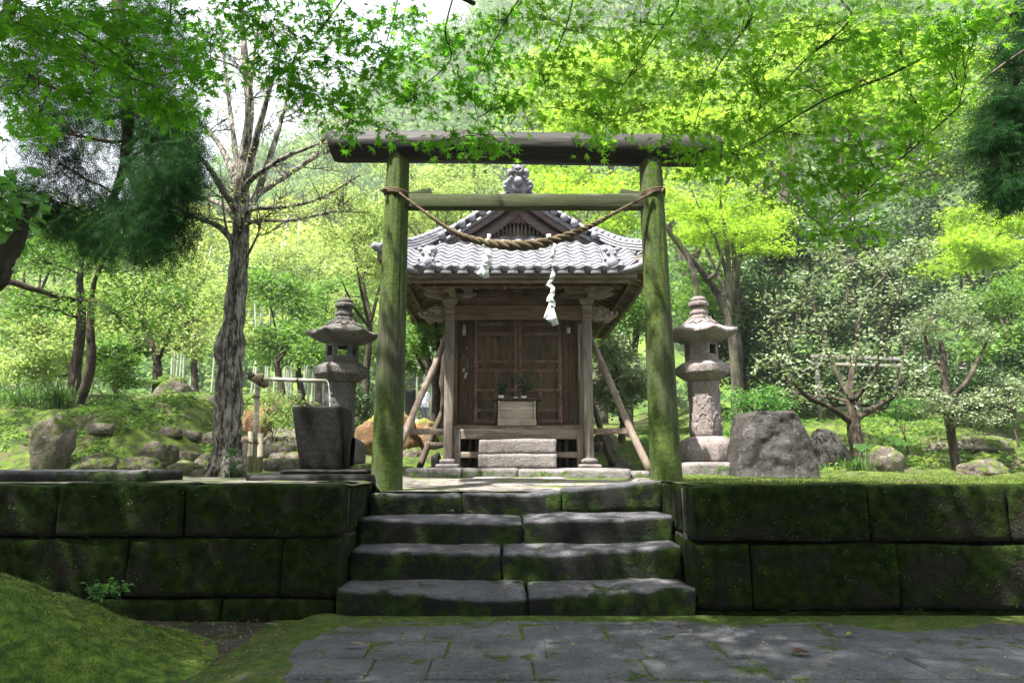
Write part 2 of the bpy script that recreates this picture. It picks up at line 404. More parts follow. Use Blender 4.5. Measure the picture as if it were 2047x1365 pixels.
def Zp(py, Y): return P(1023, py, Y).z

# ---------------------------------------------------------------- stone stairs
st = empty('stone_stairs', (0.02, 4.38, 0), 'worn dark stone stairs of four mossy steps leading up to the torii gate', 'stairs')
def wear(xc, w, d, y0): return lambda x, y: -d*math.exp(-((x-xc)/w)**2)*(1-sm(y0+.02, y0+.30, y))
XL, XR = -1.075, 1.125
steps = [('step', 4.38, 4.78, -.06, .168, [XL, X(1053, 1190, 4.38), XR], .062, -.12),
         ('step', 4.665, 5.02, .10, .372, [XL, X(1003, 1110, 4.66), XR], .042, -.05),
         ('step', 4.905, 5.36, .30, .545, [XL, X(1045, 1040, 4.9), XR], .030, -.1)]
for si, (nm, y0, y1, z0, z1, js, d, xc) in enumerate(steps):
    stp = None
    for k in range(len(js)-1):
        mb = MB(); wf = wear(xc, .75, d, y0)
        block(mb, js[k]+.004, js[k+1]-.004, y0, y1, z0, z1, .04, .022, .010, lambda x, y, wf=wf, si=si: wf(x, y)+(.012*(x) if x > .3 else 0), seed=si*5+k)
        mb.build('step', M_STEP, st, smooth=True, label=None)
# crack in the lowest step drawn as a thin moss filled seam stone
js = [XL, X(924, 1000, 5.22), X(1123, 1000, 5.22), XR]
for k in range(3):
    mb = MB(); zz = [.700, .706, .73][k]; zb = [.5, .5, .555][k]
    tp = [lambda x, y: -.01*math.exp(-((x+.3)/.4)**2), lambda x, y: -.004, lambda x, y: .045*(x-.4)/.7][k]
    block(mb, js[k]+.004, js[k+1]-.004, 5.215+.012*k, 5.62, zb, zz, .04, .022, .012, tp, seed=31+k)
    mb.build('step', M_STEP, st, smooth=True, label='raised tilted right block of the top step' if k == 2 else None)
for y0, y1, z1 in ((4.43, 4.9, .09), (4.72, 5.3, .30), (4.96, 5.5, .48), (5.29, 5.6, .655), (5.47, 7.0, .675)): mb = MB(); mb.b2(-1.06, 1.11, y0, y1, z1-.25, z1); mb.build('core_fill', M_EARTH, st)

# ---------------------------------------------------------------- retaining walls
WY = 4.40
def wall(name, label, rows, side):
    w = empty(name, (rows[0][0][0], WY, 0), label, 'wall'); sd = 50 if side < 0 else 80
    for ri, (xs_, z0, z1, yo) in enumerate(rows):
        for k in range(len(xs_)-1):
            mb = MB(); a, b = sorted((xs_[k], xs_[k+1]))
            rr = random.Random(sd+ri*9+k)
            block(mb, a+.003, b-.003, WY+yo+rr.uniform(-.008, .012), WY+yo+.30, z0+.004, z1-.004+rr.uniform(-.008, .006)*(ri == 0), .04, .018, .009,
                  (lambda x, y: -.012*sm(.5, 0, abs(x-side*1.15))) if ri == 0 else None, seed=sd+ri*9+k)
            mb.build('stone_block', M_WALL, w, smooth=True)
    return w
xa = lambda px, y=1000: X(px, y, WY)
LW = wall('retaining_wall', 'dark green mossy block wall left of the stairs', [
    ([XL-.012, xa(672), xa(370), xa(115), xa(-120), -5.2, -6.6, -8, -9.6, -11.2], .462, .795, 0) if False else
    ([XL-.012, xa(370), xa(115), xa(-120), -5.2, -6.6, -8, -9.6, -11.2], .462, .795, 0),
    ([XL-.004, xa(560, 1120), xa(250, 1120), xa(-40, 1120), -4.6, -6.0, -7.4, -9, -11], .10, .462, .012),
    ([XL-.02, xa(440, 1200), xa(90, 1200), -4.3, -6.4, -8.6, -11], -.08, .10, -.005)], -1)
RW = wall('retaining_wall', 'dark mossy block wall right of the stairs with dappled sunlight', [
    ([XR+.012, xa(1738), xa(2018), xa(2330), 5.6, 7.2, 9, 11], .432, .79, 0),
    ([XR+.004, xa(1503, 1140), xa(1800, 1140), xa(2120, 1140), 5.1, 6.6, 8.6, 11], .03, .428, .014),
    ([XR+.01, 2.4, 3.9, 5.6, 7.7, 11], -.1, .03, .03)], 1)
# side returns along the stairs
for w, x0, x1 in ((LW, -11, XL-.02), (RW, XR+.02, 11)): mb = MB(); mb.b2(x0, x1, WY+.22, 5.6, -.1, .755); mb.build('core_fill', M_EARTH, w)
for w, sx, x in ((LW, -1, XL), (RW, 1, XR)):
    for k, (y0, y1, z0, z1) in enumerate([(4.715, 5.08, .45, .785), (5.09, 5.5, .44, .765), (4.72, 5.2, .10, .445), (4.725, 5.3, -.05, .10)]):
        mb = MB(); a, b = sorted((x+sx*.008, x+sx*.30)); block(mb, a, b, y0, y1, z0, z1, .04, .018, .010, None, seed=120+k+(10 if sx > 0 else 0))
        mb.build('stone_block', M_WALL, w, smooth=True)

# ---------------------------------------------------------------- paving in front
rr = random.Random(5)
mb = MB()
def slabpoly(mb, pts, z=0.0, th=.05, cut=.012):
    c = Vector((sum(p[0] for p in pts)/len(pts), sum(p[1] for p in pts)/len(pts)))
    A = []; B = []
    for p in pts:
        v = Vector(p)-c; l = v.length; A.append(c+v*(1-.004/l)); B.append(c+v*(1-.012/l))
    n = len(pts); tz = [z+rr.uniform(-.004, .004) for _ in pts]
    V = [(a.x, a.y, z-th) for a in A]+[(a.x, a.y, t-.010) for a, t in zip(A, tz)]+[(b.x, b.y, t) for b, t in zip(B, tz)]
    Fc = [tuple(range(2*n, 3*n))]+[(i, (i+1) % n, n+(i+1) % n, n+i) for i in range(n)]+[(n+i, n+(i+1) % n, 2*n+(i+1) % n, 2*n+i) for i in range(n)]
    mb.add(V, Fc)
def G(px, py, z=0):
    u = (px-1023.5)/F; v = (682.5-py)/F; dz = ST+v*CT; s = (z-ZE)/dz
    return (s*u, s*(CT-v*ST))
rowY = [4.44, 4.20, 3.83, 3.50, 3.18, 2.84, 2.5, 2.16, 1.8, 1.4, .95, .5, 0]
jo = [[-.95, -.84, -.11, .38, .83, 1.22, 2.0, 2.9, 4.0],
      [-1.08, -.47, .06, .52, .98, 1.75, 2.7, 3.8],
      [-1.12, -.72, -.33, .17, .66, 1.05, 1.8, 2.6, 3.6],
      [-1.2, -.65, -.38, .10, .62, 1.15, 1.9, 2.8, 3.7]]
for r_ in range(len(rowY)-1):
    j = jo[r_ % 4]; j = [x+(rr.uniform(-.05, .05) if r_ > 3 else 0) for x in j]
    if r_ == 0: j = j[1:]
    for k in range(len(j)-1):
        a, b = j[k], j[k+1]; s1 = rr.uniform(-.02, .02); s2 = rr.uniform(-.015, .015)
        slabpoly(mb, [(a, rowY[r_+1]+s2), (b, rowY[r_+1]-s2), (b+s1, rowY[r_]+s2), (a+s1, rowY[r_]-s2)])
for (px, py) in ():
    pass
o = mb.build('paving', M_SLAB, smooth=False); tag(o, kind='structure')
V, Fc = grid_mesh(list(np.arange(-1.45, 6, .08)), list(np.arange(-.5, 4.42, .08)),
                  lambda x, y: -.006+.006*noise.noise(Vector((x*3, y*3, 0)))+.014*sm(4.1, 4.38, y+.16*noise.noise(Vector((x*1.5, 0, 2)))+.10*sm(1, 2.2, x))+.016*sm(-1.0, -1.12, x+.1*noise.noise(Vector((0, y*2, 0))))-.04*sm(-1.18, -1.30, x+.06*noise.noise(Vector((0, y*3, 3)))))
mb = MB().add(V, Fc); o = mb.build('joint_moss', M_JOINT, smooth=True, fix=False); tag(o, kind='structure')
# moss mound, left foreground
def moundz(x, y):
    d = math.sqrt(((x+2.60)/1.16)**2+((y-3.35)/1.15)**2); b = .47*(1-sm(.0, 1.05, d))
    d2 = math.sqrt(((x+3.2)/1.7)**2+((y-2.6)/1.5)**2); b2 = .34*(1-sm(.1, 1.05, d2))
    z = max(b, b2)*.6+(b+b2)*.3
    return z-.045+.038*min(1, z*9)*(noise.noise(Vector((x*3, y*3, 0)))+.6*noise.noise(Vector((x*8, y*8, 4)))+.25*noise.noise(Vector((x*20, y*20, 4))))
V, Fc = grid_mesh(list(np.arange(-4.9, -1.0, .035)), list(np.arange(1.2, 4.45, .035)), moundz)
mb = MB().add(V, Fc); o = mb.build('moss_mound', M_MOUND, smooth=True, fix=False); tag(o, kind='structure')
# fine moss blades over the mound
def blades(name, pts, size, mat, up=1.0, spread=.7, seed=3, tpl=NEED, kind='stuff', cat='moss', label=None):
    r = np.random.default_rng(seed); pos = np.array(pts); N = len(pos)
    ax = norm(r.normal(size=(N, 3))*spread+np.array([0, 0, up])); nr = r.normal(size=(N, 3))
    V, q, k = leafmesh(pos, ax, nr, size*r.uniform(.5, 1.4, N), tpl)
    o = link_mesh(name, np_mesh(name, V, [q], np.repeat(r.uniform(0, 1, N), k)), mat)
    return tag(o, label, cat, kind=kind)
ML_MOSS = leaf_mat('moss_blades', (.06, .10, .012), (.14, .20, .03), .4, .9, .3, .1, (.15, .20, .03))
FUZZ = (np.array([(0, .16, 0), (0, -.16, 0), (1, 0, 0)]), np.array([(0, 1, 2)]))
r = np.random.default_rng(11); pts = []
while len(pts) < 60000:
    x, y = r.uniform(-3.9, -1.25), r.uniform(1.9, 4.35); z = moundz(x, y)
    if z > -.03+.03*r.uniform(): pts.append((x, y, z-.002))
blades('moss', pts, .012, ML_MOSS, seed=4, tpl=FUZZ, label='fine bright green moss covering the mound in front of the left wall')
pts = []
for _ in range(30000):
    y = 4.62+r.uniform()**1.2*5.5; x = r.uniform(1.3, 1.3+y*.75) if r.uniform() < .6 else r.uniform(-1.0*y, -3.2)
    if x < 0 and y < 7.2: continue
    pts.append((x, y, H(x, y)-.003))
blades('terrace_moss', pts, .022, ML_MOSS, seed=5, tpl=FUZZ, label='short bright moss on the terrace beside the shrine')
# ================================================================ built things
W_PIL = wood_mat('mossy_round_timber', (.030, .032, .018), (.075, .075, .048), 2, 9, ((.026, .048, .006), (.075, .115, .016), .36), .8, .5, streak=(.12, .12, .08), msc=3.2)
W_TOP = wood_mat('dark_log', (.012, .010, .009), (.035, .030, .027), 0, 7, None, .6, .5, streak=(.085, .075, .07))
W_TIE = wood_mat('mossy_board', (.040, .046, .022), (.075, .082, .045), 0, 9, ((.030, .044, .010), (.055, .075, .018), .44), .8, .4, streak=(.14, .14, .10))
W_GREY = wood_mat('weathered_wood', (.15, .12, .10), (.27, .23, .20), 2, 10, None, .8, .45, streak=(.42, .37, .33))
W_GREYX = wood_mat('weathered_wood_across', (.15, .115, .09), (.28, .23, .19), 0, 10, None, .8, .45, streak=(.38, .33, .29))
W_GREYY = wood_mat('weathered_wood_along', (.17, .13, .09), (.30, .24, .18), 1, 10, None, .8, .45)
W_BRN = wood_mat('brown_wood', (.095, .060, .038), (.18, .120, .080), 2, 10, None, .7, .35, streak=(.26, .19, .13))
W_BRNX = wood_mat('brown_wood_across', (.105, .066, .040), (.20, .135, .088), 0, 10, None, .7, .35, streak=(.22, .16, .11))
W_GAB = wood_mat('purple_grey_wood', (.085, .060, .058), (.14, .105, .10), 0, 8, None, .75, .3)
W_FR = wood_mat('door_frame_wood', (.15, .11, .08), (.24, .18, .13), 2, 14, None, .6, .3)  # lighter than the door panels: shading of the relief put into the colour
W_DOOR = wood_mat('door_wood', (.11, .075, .048), (.20, .145, .095), 2, 14, None, .6, .3)
W_LAC = plain('faded_red_lacquer', (.13, .078, .056), .7, .2, .45, 40, .3); M_FIT = plain('pinkish_metal_fitting', (.27, .155, .125), .6, .3, .4, 60, .3)
W_PALE = wood_mat('pale_offering_wood', (.27, .22, .18), (.42, .36, .30), 0, 8, None, .8, .4, streak=(.60, .57, .54))
W_POLE = wood_mat('prop_pole', (.17, .13, .105), (.29, .23, .19), 2, 8, None, .8, .4)
W_DPOLE = wood_mat('dark_prop_pole', (.045, .035, .022), (.09, .07, .045), 2, 8, None, .8, .4)
T_TILE = stone_mat('roof_tile', (.11, .11, .13), (.22, .22, .25), 6, -.8, -.9, .5, .55, .25, spots=((.38, .37, .39), .5), spec=.5, fine=90)
T_DARK = plain('tile_gap', (.03, .03, .035), .9)
M_ROPE = wood_mat('straw_rope', (.085, .062, .035), (.19, .15, .088), 0, 20, None, .9, .8)
M_ROPED = wood_mat('old_rope', (.075, .05, .035), (.15, .105, .07), 0, 20, None, .9, .8)
M_PAPER = plain('white_paper', (.85, .86, .88), .6, .2, .03)
M_WHITE = plain('white_ceramic', (.8, .8, .78), .3, .5, .03)
M_BLACK = plain('black_cord', (.012, .012, .012), .6)
W_BAM = wood_mat('pale_bamboo', (.30, .27, .20), (.47, .44, .36), 0, 8, None, .5, .15, streak=(.58, .56, .50))
W_BAMD = wood_mat('bamboo_stake', (.14, .125, .085), (.28, .25, .18), 2, 6, ((.02, .022, .012), (.05, .06, .02), .50), .6, .2)

# ------------------------------------------------ torii gate
TY = 5.5
def P2(px, py): return P(px, py, TY)
bl, tl = P2(772, 968), P2(797, 300); br_, tr_ = P2(1333, 968), P2(1299, 300)
bl.z = .64; br_.z = .64
torii = empty('torii_gate', ((bl.x+br_.x)/2, TY, .74), 'weathered green log torii gate standing at the top of the stone stairs', 'torii gate')
def pillar(a, b, r0, r1, sd):
    mb = MB(); n = 40; m = 44; V = []
    for i in range(m):
        t = i/(m-1); c = a.lerp(b, t); r_ = r0+(r1-r0)*t**1.1
        if i < 4: r_ *= 1+.05*(1-i/4)
        for j in range(n):
            th = j*2*math.pi/n; d = Vector((math.cos(th), math.sin(th), 0))
            # long drying checks in the timber
            ck = noise.noise(Vector((math.cos(th)*3.0+sd, math.sin(th)*3.0, c.z*.35)))
            g = -.012 if abs(ck) < .035 else 0
            V.append(c+d*(r_*(1+.02*noise.noise(Vector((c.z*1.5, sd, th*0))))+g+.003*noise.noise(Vector((d.x*6, d.y*6, c.z*1.2+sd)))))
    mb.add(V, [(i*n+j, i*n+(j+1) % n, (i+1)*n+(j+1) % n, (i+1)*n+j) for i in range(m-1) for j in range(n)]+[tuple((m-1)*n+j for j in range(n))])
    return mb
pillar(bl, tl, .126, .094, 1).build('pillar', W_PIL, torii, smooth=True, fix=False)
pillar(br_, tr_, .124, .094, 9).build('pillar', W_PIL, torii, smooth=True, fix=False)
zc = P2(1040, 297).z; a = Vector((P2(661, 297).x, TY, zc+.015)); b = Vector((P2(1437, 299).x, TY, zc-.02))
mb = MB(); n = 48; m = 60; V = []
for i in range(m):
    t = i/(m-1); c = a.lerp(b, t); e = min(t, 1-t)*(m-1); rr_ = .136*(1+.012*noise.noise(Vector((c.x*2, 3, 0))))*(.90+.10*min(1, e/1.2))
    c = c+Vector((0, 0, .006*math.sin(t*5)))
    for j in range(n):
        th = j*2*math.pi/n; g = -.006 if abs(noise.noise(Vector((c.x*.5, math.cos(th)*3, math.sin(th)*3)))) < .03 else 0
        V.append(c+Vector((.03*math.sin(th)*(-1 if i == 0 else 0), math.cos(th)*(rr_+g), math.sin(th)*(rr_+g))))
mb.add(V, [(i*n+j, i*n+(j+1) % n, (i+1)*n+(j+1) % n, (i+1)*n+j) for i in range(m-1) for j in range(n)]+[tuple(range(n))[::-1], tuple((m-1)*n+j for j in range(n))])
mb.build('top_beam', W_TOP, torii, smooth=False)
bpy.data.objects['top_beam'].data.polygons.foreach_set('use_smooth', [len(p.vertices) == 4 for p in bpy.data.objects['top_beam'].data.polygons])
zb, zt = Zp(411, 5.45)*1, P(1023, 387, 5.45).z
xl, xr = P2(800, 400).x, P2(1300, 400).x
mb = MB(); mb.b2(xl, xr, TY-.05, TY+.055, zb-.01, zt); tie = mb.build('tie_beam', W_TIE, torii, bevel=.006)
for x0, x1, s in ((P2(818, 380).x-.02, P2(862, 380).x, 1), (P2(1284, 380).x+.02, P2(1240, 380).x, -1)):
    mb = MB(); mb.prism([(x0, zt), (x1, zt), (x1, zt+.062), (x0, zt+.018)] if s > 0 else [(x1, zt), (x0, zt), (x0, zt+.018), (x1, zt+.055)], (0, TY-.03, 0), (1, 0, 0), (0, 0, 1), (0, .06, 0))
    mb.build('wedge', W_TIE, tie, bevel=.003)

# ------------------------------------------------ sacred rope
RY = 5.33
def catpath(pts, n):
    p = np.array([tuple(q) for q in pts]); pp = np.vstack([2*p[0]-p[1], p, 2*p[-1]-p[-2]])
    t = np.linspace(0, len(p)-1, n); i = np.clip(t.astype(int), 0, len(p)-2); f = (t-i)[:, None]
    a, b, c, d = pp[i], pp[i+1], pp[i+2], pp[i+3]
    return .5*((2*b)+(-a+c)*f+(2*a-5*b+4*c-d)*f**2+(-a+3*b-3*c+d)*f**3)
rp = catpath([P(798, 386, 5.38), P(850, 425, 5.34), P(905, 462, RY), P(965, 484, RY), P(1045, 491, RY-.02), P(1110, 480, RY), P(1180, 452, RY), P(1240, 420, 5.34), P(1303, 386, 5.38)], 420)
rope = empty('sacred_rope', tuple(rp[210]), 'thick twisted straw rope sagging between the two torii pillars', 'rope')
tt = np.linspace(0, 1, 420); R = .009+.027*np.exp(-((tt-.52)/.22)**2)+.006*np.exp(-((tt-.5)/.4)**2)
seglen = np.concatenate([[0], np.cumsum(np.linalg.norm(np.diff(rp, axis=0), axis=1))])
ph = np.cumsum(np.concatenate([[0], np.diff(seglen)/(R[1:]*5.2)]))*2*np.pi*.8
d = norm(np.gradient(rp, axis=0)); u = norm(np.cross(d, np.array([[0, 1, 0]]))); w_ = np.cross(d, u)
r = np.random.default_rng(3)
for k in range(3):
    a_ = ph+k*2*np.pi/3
    c = rp+(u*np.cos(a_)[:, None]+w_*np.sin(a_)[:, None])*(R*.60)[:, None]
    mb = MB(); V, q = tubes(c[None], (R*.52)[None], 12)
    mb.add(V, q); N = 90; ii = r.integers(10, 410, N)
    pos = c[ii]; ax = norm(d[ii]*r.choice([-1, 1], N)[:, None]+r.normal(size=(N, 3))*.6); off = norm(np.cross(ax, d[ii]))*(R[ii]*.5)[:, None]
    V, q = tubes(np.stack([pos+off*.5, pos+off+ax*.02, pos+off*1.3+ax*.05+np.array([0, 0, -.006])], 1), np.full((N, 3), .0007), 3)
    mb.add(V, q); mb.build('strand', M_ROPE, rope, smooth=True, fix=False)
def ring(cx, cy, z0, rad, tilt, r_=.011, turns=1.6, dz=.03):
    m = int(60*turns); t = np.linspace(0, turns*2*np.pi, m)
    return np.stack([cx+np.cos(t)*(rad+r_*.5), cy+np.sin(t)*(rad+r_*.5), z0+tilt*np.cos(t)+dz*t/(2*np.pi)], 1)
for (pa, pb, s) in ((bl, tl, 1), (br_, tr_, -1)):
    z = P(1, 384, 5.4).z; t = (z-pa.z)/(pb.z-pa.z); c = pa.lerp(pb, t); rad = .098
    mb = MB(); pth = ring(c.x, c.y, z, rad, -.02*s, .012, 2.2, .014)
    for k in range(2):
        V, q = tubes((pth+np.array([0, 0, .007*(1-2*k)]))[None], np.full((1, len(pth)), .010), 8); mb.add(V, q)
    kn = P(768 if s > 0 else 1327, 383, 5.42)
    for k in range(5):
        e = kn+Vector((random.uniform(-.03, .03), -.02, random.uniform(-.03, .03))); mb.tube([kn+Vector((s*.03, 0, 0)), kn+Vector((0, -.02, .015)), e], [.012, .013, .006], 7)
    mb.build('lashing', M_ROPED, rope, smooth=True, fix=False)

def shide(label, pts, wd, Y, tw):
    """zig-zag folded paper strip; pts: (px,py,width_px,twist)"""
    o = P(pts[0][0], pts[0][1], Y); mb = MB()
    for k in range(len(pts)-1):
        (ax_, ay, aw, at), (bx, by, bw, bt) = pts[k], pts[k+1]
        A = P(ax_, ay, Y+.012*(k % 2)); B = P(bx, by, Y+.012*((k+1) % 2)); m = MP(Y, ay)
        ua = Vector((math.cos(at), math.sin(at), -.25*math.sin(k*1.7)))*aw*m/2; ub = Vector((math.cos(bt), math.sin(bt), -.25*math.sin(k*1.7)))*bw*m/2
        n_ = Vector((0, .0012, 0)); V = [A-ua, A+ua, B+ub, B-ub]; V = V+[v+n_ for v in V]
        mb.add(V, [(0, 1, 2, 3), (7, 6, 5, 4), (0, 4, 5, 1), (1, 5, 6, 2), (2, 6, 7, 3), (3, 7, 4, 0)])
    for ex in tw:
        A, B, wv = P(ex[0], ex[1], Y+.004), P(ex[2], ex[3], Y+.01), ex[4]*MP(Y)/2; dd = (B-A).normalized(); pr = Vector((dd.z, 0, -dd.x))*wv
        V = [A-pr, A+pr, B+pr, B-pr]; V = V+[v+Vector((0, .0012, 0)) for v in V]
        mb.add(V, [(0, 1, 2, 3), (7, 6, 5, 4), (0, 4, 5, 1), (1, 5, 6, 2), (2, 6, 7, 3), (3, 7, 4, 0)])
    o = mb.build('paper_streamer', M_PAPER, origin=o); return tag(o, label, 'paper streamer', 'zigzag papers hanging from the rope')
shide('shorter white zigzag paper streamer hanging on the left half of the rope',
      [(976, 478, 8, 0), (972, 492, 16, .2), (975, 505, 14, .9), (979, 514, 12, .4), (967, 528, 14, -.3), (971, 533, 15, .6)], 1, 5.30,
      [(975, 530, 957, 550, 13), (968, 530, 972, 556, 14), (970, 512, 978, 532, 14), (978, 468, 976, 482, 7)])
shide('longer white zigzag paper streamer hanging on the right half of the rope',
      [(1100, 486, 10, 0), (1108, 500, 11, .6), (1102, 518, 9, .2), (1106, 524, 3, 1.2), (1104, 537, 3, .2), (1107, 545, 11, .8), (1102, 560, 9, .3), (1096, 568, 12, -.6), (1106, 575, 8, .3),
       (1104, 588, 10, .2), (1098, 598, 14, -.5), (1104, 604, 14, .3), (1105, 612, 12, .3)], 1, 5.30,
      [(1104, 608, 1092, 638, 13), (1100, 618, 1111, 650, 14), (1096, 632, 1104, 640, 14), (1096, 468, 1100, 488, 9), (1108, 486, 1104, 510, 9)])

# ------------------------------------------------ shrine
CX = .073; SY = 7.6
shrine = empty('wooden_shrine', (CX, 9.3, .86), 'small weathered wooden shrine with grey tiled roof and closed double doors behind the torii', 'shrine')
def S(x, y, z): return Vector((CX+x, y, z))
# roof profile
EY, GY, BY, HW = 6.93, 7.90, 11.9, 1.55
def zfront(y): t = max(0, (y-EY)/(GY-EY)); return 2.895+.66*t**1.12
def zside(x): t = abs(x)/HW; return 4.15-1.01*(t**.86)+.03*max(0, t-.8)*0
def lift(x, y): return .10*max(0, (abs(x)-1.0)/.55)**2*max(0, 1-(y-7.3)/2.2)
roof = None
def tiles(mb, cols, rows, f, clip, hump=.022, step=.016, sub=8, lip=.012):
    """f(u,v)->(Point, normal); columns pitch wave; rows overlapped"""
    nu, u0, u1 = cols; nv = rows
    for rI in range(nv):
        va, vb = rI/nv, (rI+1)/nv; V = []; idx = {}
        us = np.linspace(u0, u1, nu*sub+1)
        prof = [(hump*(.5+.5*math.cos(2*math.pi*(k % sub)/sub))**1.2) for k in range(len(us))]
        for i, u in enumerate(us):
            for j, (v, ex) in enumerate(((va-.010, step), (va-.010, step+lip), (va+.3/nv, step*.8+lip), (vb, lip))):
                p, n_ = f(u, max(v, -.02)); V.append(p+n_*(prof[i]+ex-(lip+step if j == 0 else 0)*.9))
        Fc = []
        for i in range(len(us)-1):
            if clip and not clip((us[i]+us[i+1])/2, (va+vb)/2): continue
            for j in range(3): Fc.append((i*4+j, (i+1)*4+j, (i+1)*4+j+1, i*4+j+1))
        if Fc: mb.add(V, Fc)
def ffront(u, v):
    y = EY+(GY+.05-EY)*v; z = zfront(y)+lift(u, y)+.035*max(0, (abs(u)-.9)/.35)**2*(1-v)*(abs(u) < 1.31)
    return S(u, y, z), Vector((0, -.56, .83))
def cfront(u, v):
    y = EY+(GY-EY)*v
    if y < 7.27: return abs(u) < 1.27
    return abs(u) < .92+(HW-.92)*(1-(y-7.27)/(GY-7.27))+.03
roof = empty('roof', (0, 0, 0), '', ''); 
for k_ in ('label', 'category'):
    if k_ in roof: del roof[k_]
roof.parent = shrine; ORG[roof.name] = org(shrine); roof.location = (0, 0, 0)
mb = MB(); tiles(mb, (18, -HW-.02, HW+.02), 10, ffront, cfront, .033, .014, 10, .009); mb.build('front_slope', T_TILE, roof, smooth=True, fix=False)
bpy.data.objects['front_slope'].data.polygons.foreach_set('use_smooth', [False]*len(bpy.data.objects['front_slope'].data.polygons))
for sgn in (-1, 1):
    def fs(u, v, sgn=sgn):
        x = HW*(1-v); return S(sgn*x, u, zside(x)+lift(x, u)), Vector((sgn*.5, 0, .86))
    def cs(u, v):
        x = HW*(1-v)
        if x > .92: return 7.27+(x-HW)*-1*(GY-7.27)/(HW-.92) < u < BY-(HW-x)*.9
        return 7.72 < u < BY-.6
    mb = MB(); tiles(mb, (26, 7.2, BY), 13, fs, cs); mb.build('side_slope', T_TILE, roof, smooth=False, fix=False)
# closed body of the roof beneath the tiles (so no light leaks through)
def under(u, v): return 0
mb = MB(); nX = [k*HW/16 for k in range(-16, 17)]
yy = [7.28, 7.4, 7.5, 7.6, 7.7, 7.8, 7.92, 7.945, 8.5, 9.5, 10.5, 11.2, 11.85]
V = [];
for y in yy:
    for x in nX:
        zs = zside(abs(x)); zf = zfront(y) if y < 7.93 else 9; zb_ = 3.15+.6*(11.9-y) if y > 11 else 9
        V.append(S(x, y, min(zs, zf, zb_)+lift(x, y)-.065))
n = len(nX); nb = len(V)
V += [v-Vector((0, 0, .05)) for v in V]
Fc = [(j*n+i, j*n+i+1, (j+1)*n+i+1, (j+1)*n+i) for j in range(len(yy)-1) for i in range(n-1)]
Fc += [tuple(nb+k for k in f[::-1]) for f in Fc]
ed = [j for j in range(n)]+[j*n+n-1 for j in range(1, len(yy))]+[(len(yy)-1)*n+j for j in range(n-2, -1, -1)]+[j*n for j in range(len(yy)-2, 0, -1)]
Fc += [(ed[k], nb+ed[k], nb+ed[(k+1) % len(ed)], ed[(k+1) % len(ed)]) for k in range(len(ed))]
mb.add(V, Fc)
mb.add([S(x, y, zfront(y)-.035+s_) for s_ in (0, -.05) for y in (EY+.02, 7.4) for x in (-1.24, 1.24)], [(0, 1, 3, 2), (6, 7, 5, 4), (0, 4, 5, 1), (2, 3, 7, 6), (0, 2, 6, 4), (1, 5, 7, 3)])
mb.build('roof_boarding', W_GREYX, roof)
# round eave tiles along the kohai front
for k in range(13):
    x = -1.03+k*2.06/12 if False else (-1.55+.02+ (k+3)*(3.14/18)-.01)
    if abs(x) > 1.12: continue
    p, n_ = ffront(x, 0); mb = MB(); c = p+Vector((0, -.012, .028))
    mb.tube([c+Vector((0, .12, .055)), c+Vector((0, .03, .012)), c, c+Vector((0, -.012, -.003))], [.036, .040, .040, .030], 16)
    mb.build('eave_tile', T_TILE, roof, smooth=True)
# flat drip tiles
mb = MB()
for k in range(18):
    x = -1.55+(k+.5)*(3.14/18)
    if abs(x) > 1.22: continue
    p, n_ = ffront(x, 0); mb = MB(); mb.box(p+Vector((0, -.008, -.008)), (.115, .018, .05)); mb.build('drip_tile', T_TILE, roof, bevel=.006)
for s_ in (-1, 1):   # upturned corner tiles of the front roof and of the main eave
    p = S(s_*1.25, EY-.01, zfront(EY)+.03); mb = MB(); mb.tube([p+Vector((-s_*.22, .04, -.03)), p+Vector((-s_*.08, .0, -.015)), p+Vector((s_*.02, -.01, .02)), p+Vector((s_*.06, -.02, .065))], [.030, .036, .040, .046], 14)
    mb.build('corner_tile', T_TILE, roof, smooth=True)
    p = S(s_*(HW+.02), 7.25, 3.24); mb = MB(); mb.tube([p+Vector((-s_*.25, .25, -.02)), p+Vector((0, 0, .01)), p+Vector((s_*.03, -.04, .03))], [.045, .045, .04], 14)
    mb.build('corner_tile', T_TILE, roof, smooth=True)
def ridge(name, path, w, layers, cap=.045, endcap=True, pitch=.085):
    """stacked ridge: flat courses, with a row of round tiles on top"""
    pts = catpath(path, 40); up = np.array([0, 0, 1.]); d = norm(np.gradient(pts, axis=0)); side = norm(np.cross(d, up))
    mb = MB()
    for l in range(layers):
        ww = w*(1-.12*l); z0, z1 = l*.034, l*.034+.030; V = []
        for p, s2 in zip(pts, side):
            V += [p-s2*ww+up*z0, p+s2*ww+up*z0, p+s2*ww+up*z1, p-s2*ww+up*z1]
        m = len(pts); Fc = [(0, 1, 2, 3), tuple((m-1)*4+k for k in (3, 2, 1, 0))]+[(i*4+k, (i+1)*4+k, (i+1)*4+(k+1) % 4, i*4+(k+1) % 4) for i in range(m-1) for k in range(4)]
        mb.add(V, Fc)
    o = mb.build(name, T_TILE, roof)
    L = float(np.linalg.norm(np.diff(pts, axis=0), axis=1).sum()); nT = int(L/pitch); mb = MB()
    tpos = np.linspace(0, 39, nT+1)
    for k in range(nT):
        a = pts[int(tpos[k])]*(1-tpos[k] % 1)+pts[min(39, int(tpos[k])+1)]*(tpos[k] % 1); e = min(tpos[k+1], 38.99)
        b = pts[int(e)]*(1-e % 1)+pts[min(39, int(e)+1)]*(e % 1); off = up*(layers*.034+.004)
        mb.tube([a+off, a+off+(b-a)*.98], [cap*1.12, cap*.92], 14)
    mb.build('round_tiles', T_TILE, o, smooth=True)
    return o
rid = ridge('main_ridge', [S(0, 7.66, 4.15), S(0, 9, 4.12), S(0, 11.3, 4.17)], .09, 4, .05)
